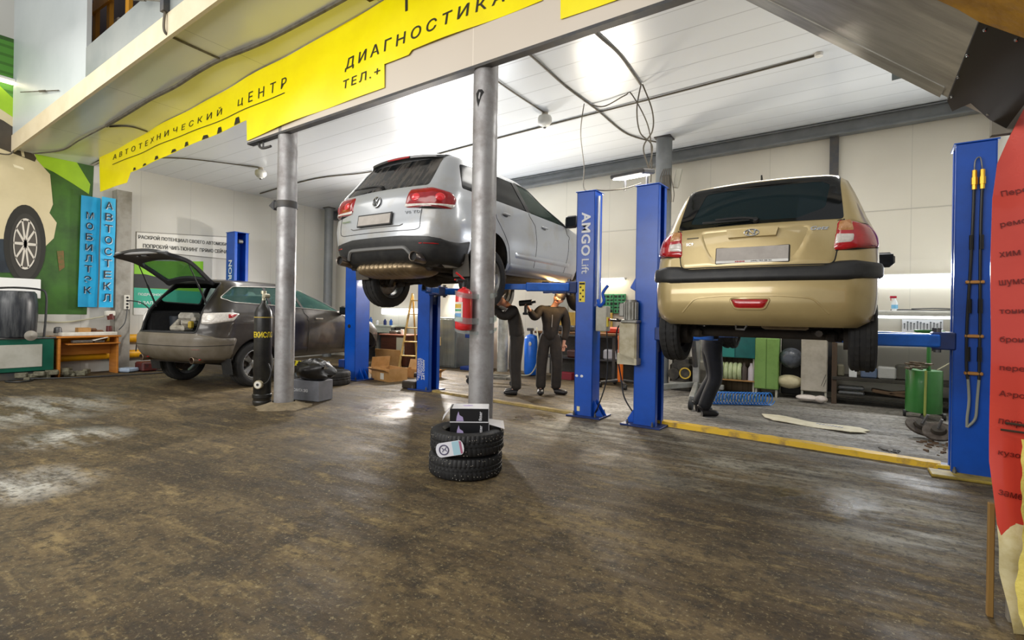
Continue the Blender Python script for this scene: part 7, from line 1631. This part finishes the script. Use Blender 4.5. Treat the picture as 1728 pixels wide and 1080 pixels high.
q = MB(); O2 = [(.60, .47), (.612, .24), (.655, .0), (.95, .0), (.95, .3), (.74, .44)]; o = sheet(O2, lambda x, z: (x, YP - .055 - .012 * math.sin(z * 22) - .01 * math.sin(x * 60), z), .03).build('plastic_sheeting', mat('sheeting', 'cfc49a', 'b9a870', scale=14, rough=.3), None, 60); tag(o, 'crumpled clear sheeting under the red film by the timber post', 'sheeting')
for i, (z, lab) in enumerate(((.875, 'upper dark rod sticking out of the red film'), (.845, 'lower dark rod sticking out of the red film'))):
    q = MB(); q.tube([(.62 - .015 * i, YP - .06, z), (.90, YP - .10, z - .01)], .005, 6); clutter('metal_rod', lab, 'rod', q, mat('rod_brown', '3a2a1c', rough=.5), 'dark rods in the red film')
# clad stair underside: slopes down to the right, plane z = 2.32 - .852 (x - .42)
zp = lambda x: 2.32 - .852 * (x - .42)
def sl(x, y, l=0.): return (x, y, zp(x) + l)
ALU = mat('clad_metal', 'a8a69e', '86837a', scale=1.8, rough=.3, rough2=.45, metal=.3, bump=.10, bscale=3, stretch=(1, 6, 1), bdist=.03)
st = thing('stair_flight', 'metal clad underside of a stair sloping down to the red partition', 'stairs', (0, 0, 0))
q = MB(); pl_ = [(-1.6, 3.0), (.42, 3.01), (.56, 3.0), (.55, 2.24), (-1.6, 2.10)]; n = len(pl_); q.add([sl(x, y) for x, y in pl_] + [sl(x, y, .16) for x, y in pl_], [tuple(range(n)), tuple(range(2 * n - 1, n - 1, -1))] + [(i, (i + 1) % n, n + (i + 1) % n, n + i) for i in range(n)]); q.build('cladding', ALU, st, 0)
q = MB(); q.add([sl(x, y, -.006) for x, y in ((-1.6, 3.035), (.40, 3.035), (.40, 2.92), (-1.6, 2.90))] + [sl(x, y, .0) for x, y in ((-1.6, 3.035), (.40, 3.035), (.40, 2.92), (-1.6, 2.90))], [(0, 1, 2, 3), (4, 7, 6, 5), (0, 4, 5, 1), (1, 5, 6, 2), (2, 6, 7, 3), (3, 7, 4, 0)]); q.build('edge_strip', ALU, st, 0)
q = MB(); O3 = [(.404, 2.287), (.60, 2.255), (.62, 3.0), (.564, 2.996), (.49, 2.93), (.454, 3.10), (.424, 3.02)]
n = len(O3); q.add([sl(x, y, -.012) for x, y in O3] + [sl(x, y, -.002) for x, y in O3], [tuple(range(n)), tuple(range(2 * n - 1, n - 1, -1))] + [(i, (i + 1) % n, n + (i + 1) % n, n + i) for i in range(n)]); bp = q.build('black_patch', mat('patch_black', '0b0708', '140b0d', scale=3, rough=.45, spec=.2), st, 0)
for (x, y) in ((.425, 2.34), (.415, 2.55), (.42, 2.75), (.43, 2.95), (.55, 2.95), (.50, 2.32)):
    q = MB(); q.ball(sl(x, y, -.014), .006, 8); q.build('screw', CHROME, bp)
q = MB(); q.add([(.215, 2.985, zp(.215)), (.275, 3.01, zp(.275)), (.226, 3.115, zp(.226) - .005), (.215, 2.985, zp(.215) + .01), (.275, 3.01, zp(.275) + .01), (.226, 3.115, zp(.226) + .005)], [(0, 1, 2), (5, 4, 3), (0, 3, 4, 1), (1, 4, 5, 2), (2, 5, 3, 0)]); q.build('bent_tab', mat('tab_blue_grey', '8fa0aa', rough=.3, metal=.5), st, 0)
q = MB(); O4 = [(-1.6, 2.12), (.34, 2.26), (.40, 2.28), (.60, 2.25), (.9, 2.2), (.9, 1.5), (-1.6, 1.5)]; n = len(O4); q.add([sl(x, y, -.03) for x, y in O4] + [sl(x, y, .0) for x, y in O4], [tuple(range(n)), tuple(range(2 * n - 1, n - 1, -1))] + [(i, (i + 1) % n, n + (i + 1) % n, n + i) for i in range(n)]); q.build('chipboard', mat('osb_board', 'b98a2a', '8a6218', scale=7, rough=.6, bump=.3, bscale=20), st, 0)
q = MB(); q.box((1.05, YP + .03, 2.30), (.95, .04, .36), .0); clutter('fibre_panel', 'grey brown board above the red film under the stair', 'board', q, mat('fibreboard', '8b8578'))
# ------------------------------------------------------------------ ceiling wiring, sirens, lamps, gallery
WIRE = mat('wire_grey', '6b6558', '4c463c', scale=9, rough=.6)
def wire(label, pts, r=.011, n=8, m=WIRE, name='ceiling_cable', cat='cable'):
    q = MB(); q.tube(bez(pts, n), r, 6); return clutter(name, label, cat, q, m)
C_ = lambda x, y, d=.015: (x, y, zc(x) - d)
wire('conduit running the length of the white ceiling past both sirens', [C_(-12.3, 7.5), C_(-10.0, 7.40), C_(-8.4, 7.72, .02), C_(-6.2, 7.60), C_(-4.2, 7.50), C_(-2.2, 7.42, .02), C_(-.25, 7.33)], .013)
wire('cable crossing the ceiling from the front beam to the siren on the left', [C_(-12.0, 4.4), C_(-11.0, 5.0), C_(-10.4, 5.9, .02), C_(-10.25, 6.2)], .011)
wire('cable crossing the ceiling from the front beam to the siren beside the middle column', [C_(-3.75, 4.4), C_(-3.9, 5.6, .02), C_(-3.88, 7.0)], .012)
wire('thick cable run across the ceiling from the beam towards the grey column', [C_(-3.22, 4.36), C_(-3.19, 5.4, .02), C_(-3.2, 6.4), C_(-3.14, 7.3, .02), C_(-3.1, 8.6), C_(-2.75, 9.3, .03)], .014)
wire('double cable on the ceiling leading to the hanging loops', [C_(-2.34, 4.38), C_(-2.33, 5.3, .02), C_(-2.27, 6.0), C_(-2.30, 6.9, .02)], .016)
wire('thin cable sagging under the ceiling between the cable runs', [C_(-3.15, 7.15), C_(-2.95, 7.2, .06), C_(-2.6, 7.1, .02), C_(-2.5, 7.1, .03), (-2.35, 7.4, 4.1), (-2.38, 7.7, 3.7), (-2.45, 7.9, 3.4)], .009)
wire('left hanging cable loop above the flood lamp', [C_(-2.30, 6.9), (-2.42, 7.1, 4.25), (-2.40, 7.2, 3.95), (-2.25, 7.3, 3.75), (-2.35, 7.4, 3.4)], .011)
wire('right hanging cable loop above the flood lamp', [C_(-2.28, 6.9), (-2.2, 7.1, 4.2), (-2.22, 7.2, 3.95), (-2.38, 7.3, 3.75), (-2.30, 7.4, 3.4)], .011)
wire('thin cable dropping from the ceiling to the top of the lettered lift post', [C_(-3.22, 7.05), (-3.2, 6.9, 4.0), (-3.0, 6.6, 3.4), (-2.86, 6.3, 3.0), (-2.62, 6.12, 2.91)], .008)
wire('thin cable hanging between the tops of the two middle lift posts', [(-2.60, 6.10, 2.91), (-2.45, 6.08, 2.88), (-2.2, 6.05, 2.87), (-1.98, 6.02, 2.90)], .008)
def siren(x, y, label):
    t = thing('alarm_siren', label, 'siren', (x, y, zc(x))); q = MB(); q.lathe([(.001, 0), (.05, 0), (.05, -.05), (.001, -.05)], 20); q.build('mount', mat('siren_mount', 'b8b0a0', rough=.5), t)
    q = MB(); q.lathe([(.001, -.05), (.10, -.06), (.112, -.09), (.112, -.15), (.10, -.165), (.075, -.20), (.035, -.215), (.03, -.23), (.001, -.232)], 28); q.build('body', mat('siren_white', 'd2d2cc', rough=.4), t, 50); q = MB(); q.ball((0, 0, -.235), (.025, .025, .015), 12); q.build('lens', DKST, t)
siren(-3.89, 7.05, 'white round siren on the ceiling right of the middle column'); siren(-10.29, 6.28, 'white round siren on the ceiling left of the left column')
t = thing('cable_end', 'white junction cap at the right end of the ceiling conduit', 'junction box', (-.20, 7.32, zc(-.2))); q = MB(); q.lathe([(.001, 0), (.05, 0), (.045, -.035), (.001, -.04)], 18); q.build('cap', WHITE, t)
# flood lamp on the lift post
t = thing('flood_lamp', 'lit flood lamp perched on top of the hatchback lift post', 'lamp', (-2.02, 6.02, 2.86), -10)
q = MB(); q.box((-.06, 0, .14), (.34, .22, .05), .012, Matrix.Rotation(R(12), 3, 'X')); q.build('housing', DKST, t); q = MB(); q.box((-.06, -.02, .105), (.28, .17, .012), .004, Matrix.Rotation(R(12), 3, 'X')); q.build('lens', glow('flood_white', 'fffaf0', 14), t); q = MB(); q.tube([(-.16, .05, .0), (-.16, .05, .16)], .012, 6); q.tube([(.06, .05, .0), (.06, .05, .16)], .012, 6); q.build('bracket', DKST, t)
t.scale = (1.35, 1.35, 1.2)
t = thing('junction_box', 'bundle of wires and boxes hanging at the top of the dull grey column', 'junction box', (-2.52, 9.02, 3.60)); q = MB(); q.box((0, 0, .05), (.14, .10, .26), .01); q.build('box', mat('jb_dark', '4a463f', rough=.6), t); q = MB(); q.box((.18, .05, .12), (.10, .06, .34), .01, Matrix.Rotation(R(12), 3, 'Y')); q.build('bracket', mat('jb_pale', 'a9a79a', rough=.5), t)
q = MB(); 
for i in range(5): q.tube(bez([(-.05 + i * .03, 0, .3), (-.10 + i * .05, -.05, .1), (-.06 + i * .05, -.02, -.15), (.0 + i * .03, 0, -.3)], 6), .008, 5)
q.build('wires', WIRE, t)
t = thing('pulley_bracket', 'dark pulley bracket bolted to the left column', 'bracket', (-6.29, 4.22, 2.72)); q = MB(); q.box((-.16, -.02, .02), (.12, .06, .10), .01); q.prism([(-.22, -.05), (-.22, .09), (-.34, .02)], -.05, .01, 'XZ'); q.lathe([(.128, -.04), (.136, -.04), (.136, .05), (.128, .05)], 28); q.build('bracket', DKST, t)
t = thing('hook', 'rusty hook hanging under the beam beside the left column', 'hook', (-6.85, 4.15, 3.60)); q = MB(); q.tube(bez([(0, 0, .06), (.02, 0, -.02), (.12, 0, -.05), (.28, 0, -.05)], 6), .018, 6); q.tube([(.1, 0, .06), (.1, 0, -.05)], .012, 6); q.build('hook', DKST, t)
# cables along the soffit and gallery stays
S_ = lambda x, y, d=.012: (x, y, zs(x) - d)
wire('thick bundle of cables along the middle of the yellowish soffit', [S_(-10.25, 3.56), S_(-9.4, 3.55, .03), S_(-8.7, 3.57), S_(-8.0, 3.58, .04), S_(-7.4, 3.60), S_(-6.87, 3.62), S_(-6.3, 3.68, .03), S_(-5.85, 3.74), S_(-4.84, 3.78), S_(-3.5, 3.8)], .028)
wire('thin cable along the far left end of the soffit', [(-12.5, 3.22, 4.1), S_(-12.0, 3.5), S_(-11.2, 3.5, .03), S_(-10.25, 3.56)], .012)
wire('short cable branching from the soffit bundle to the long yellow banner', [S_(-10.25, 3.6), S_(-10.0, 3.8), S_(-10.02, 4.06)], .013)
wire('cable crossing the soffit below the gallery post', [(-6.83, 2.93, 4.85), (-6.83, 2.93, 4.62), S_(-6.84, 3.05), S_(-6.86, 3.35), S_(-6.87, 3.6)], .016)
wire('cable loop at the foot of the wall post under the soffit', [(-12.45, 3.15, 4.4), (-12.5, 3.0, 4.2), (-12.5, 2.9, 4.0), (-12.5, 2.5, 4.0), (-12.5, 2.2, 4.02)], .012)
struct('trim_11', MB().box((-6.83, 2.93, 5.9), (.09, .07, 2.1)), DKST)
for i, (a, b, lab) in enumerate((((-8.0, 2.6, 5.55), (-6.85, 2.92, 5.05), 'upper steel stay with turnbuckle at the gallery post'), ((-8.0, 2.75, 5.30), (-6.85, 2.92, 4.98), 'lower steel stay with turnbuckle at the gallery post'), ((-11.9, 2.9, 4.98), (-10.3, 2.95, 4.68), 'steel stay with turnbuckle on the pale sheet at the far left'))):
    q = MB(); q.tube([a, b], .008, 6); c = Vector(a).lerp(Vector(b), .6); d = (Vector(b) - Vector(a)).normalized(); q.cyl(c - d * .12, c + d * .12, .018, n=8); clutter('cable_stay', lab, 'cable', q, WIRE, 'steel stays on the gallery')
t = thing('timber_rack', 'yellow timber rack in the dark opening above the gallery front', 'rack', (-9.3, 3.4, 4.72)); YT = mat('rack_timber', 'd99a2b', 'c08420', scale=3, rough=.5, stretch=(1, 1, .2))
for x in (-.95, -.42, .25, .95):
    q = MB(); q.box((x, 0, 1.1), (.11, .06, 2.2), .004); q.build('upright', YT, t)
for z in (1.42, 1.85):
    q = MB(); q.box((.1, -.05, z), (2.3, .04, .16), .004); q.build('rail', YT, t)
q = MB(); q.box((.0, .1, .02), (2.4, .4, .04), 0); q.build('base', YT, t)
q = MB(); q.box((-9.9, 3.6, 5.6), (.34, .2, .7), .02); clutter('stored_bundle', 'pale bundle stored in the timber rack', 'bundle', q, PAPER)
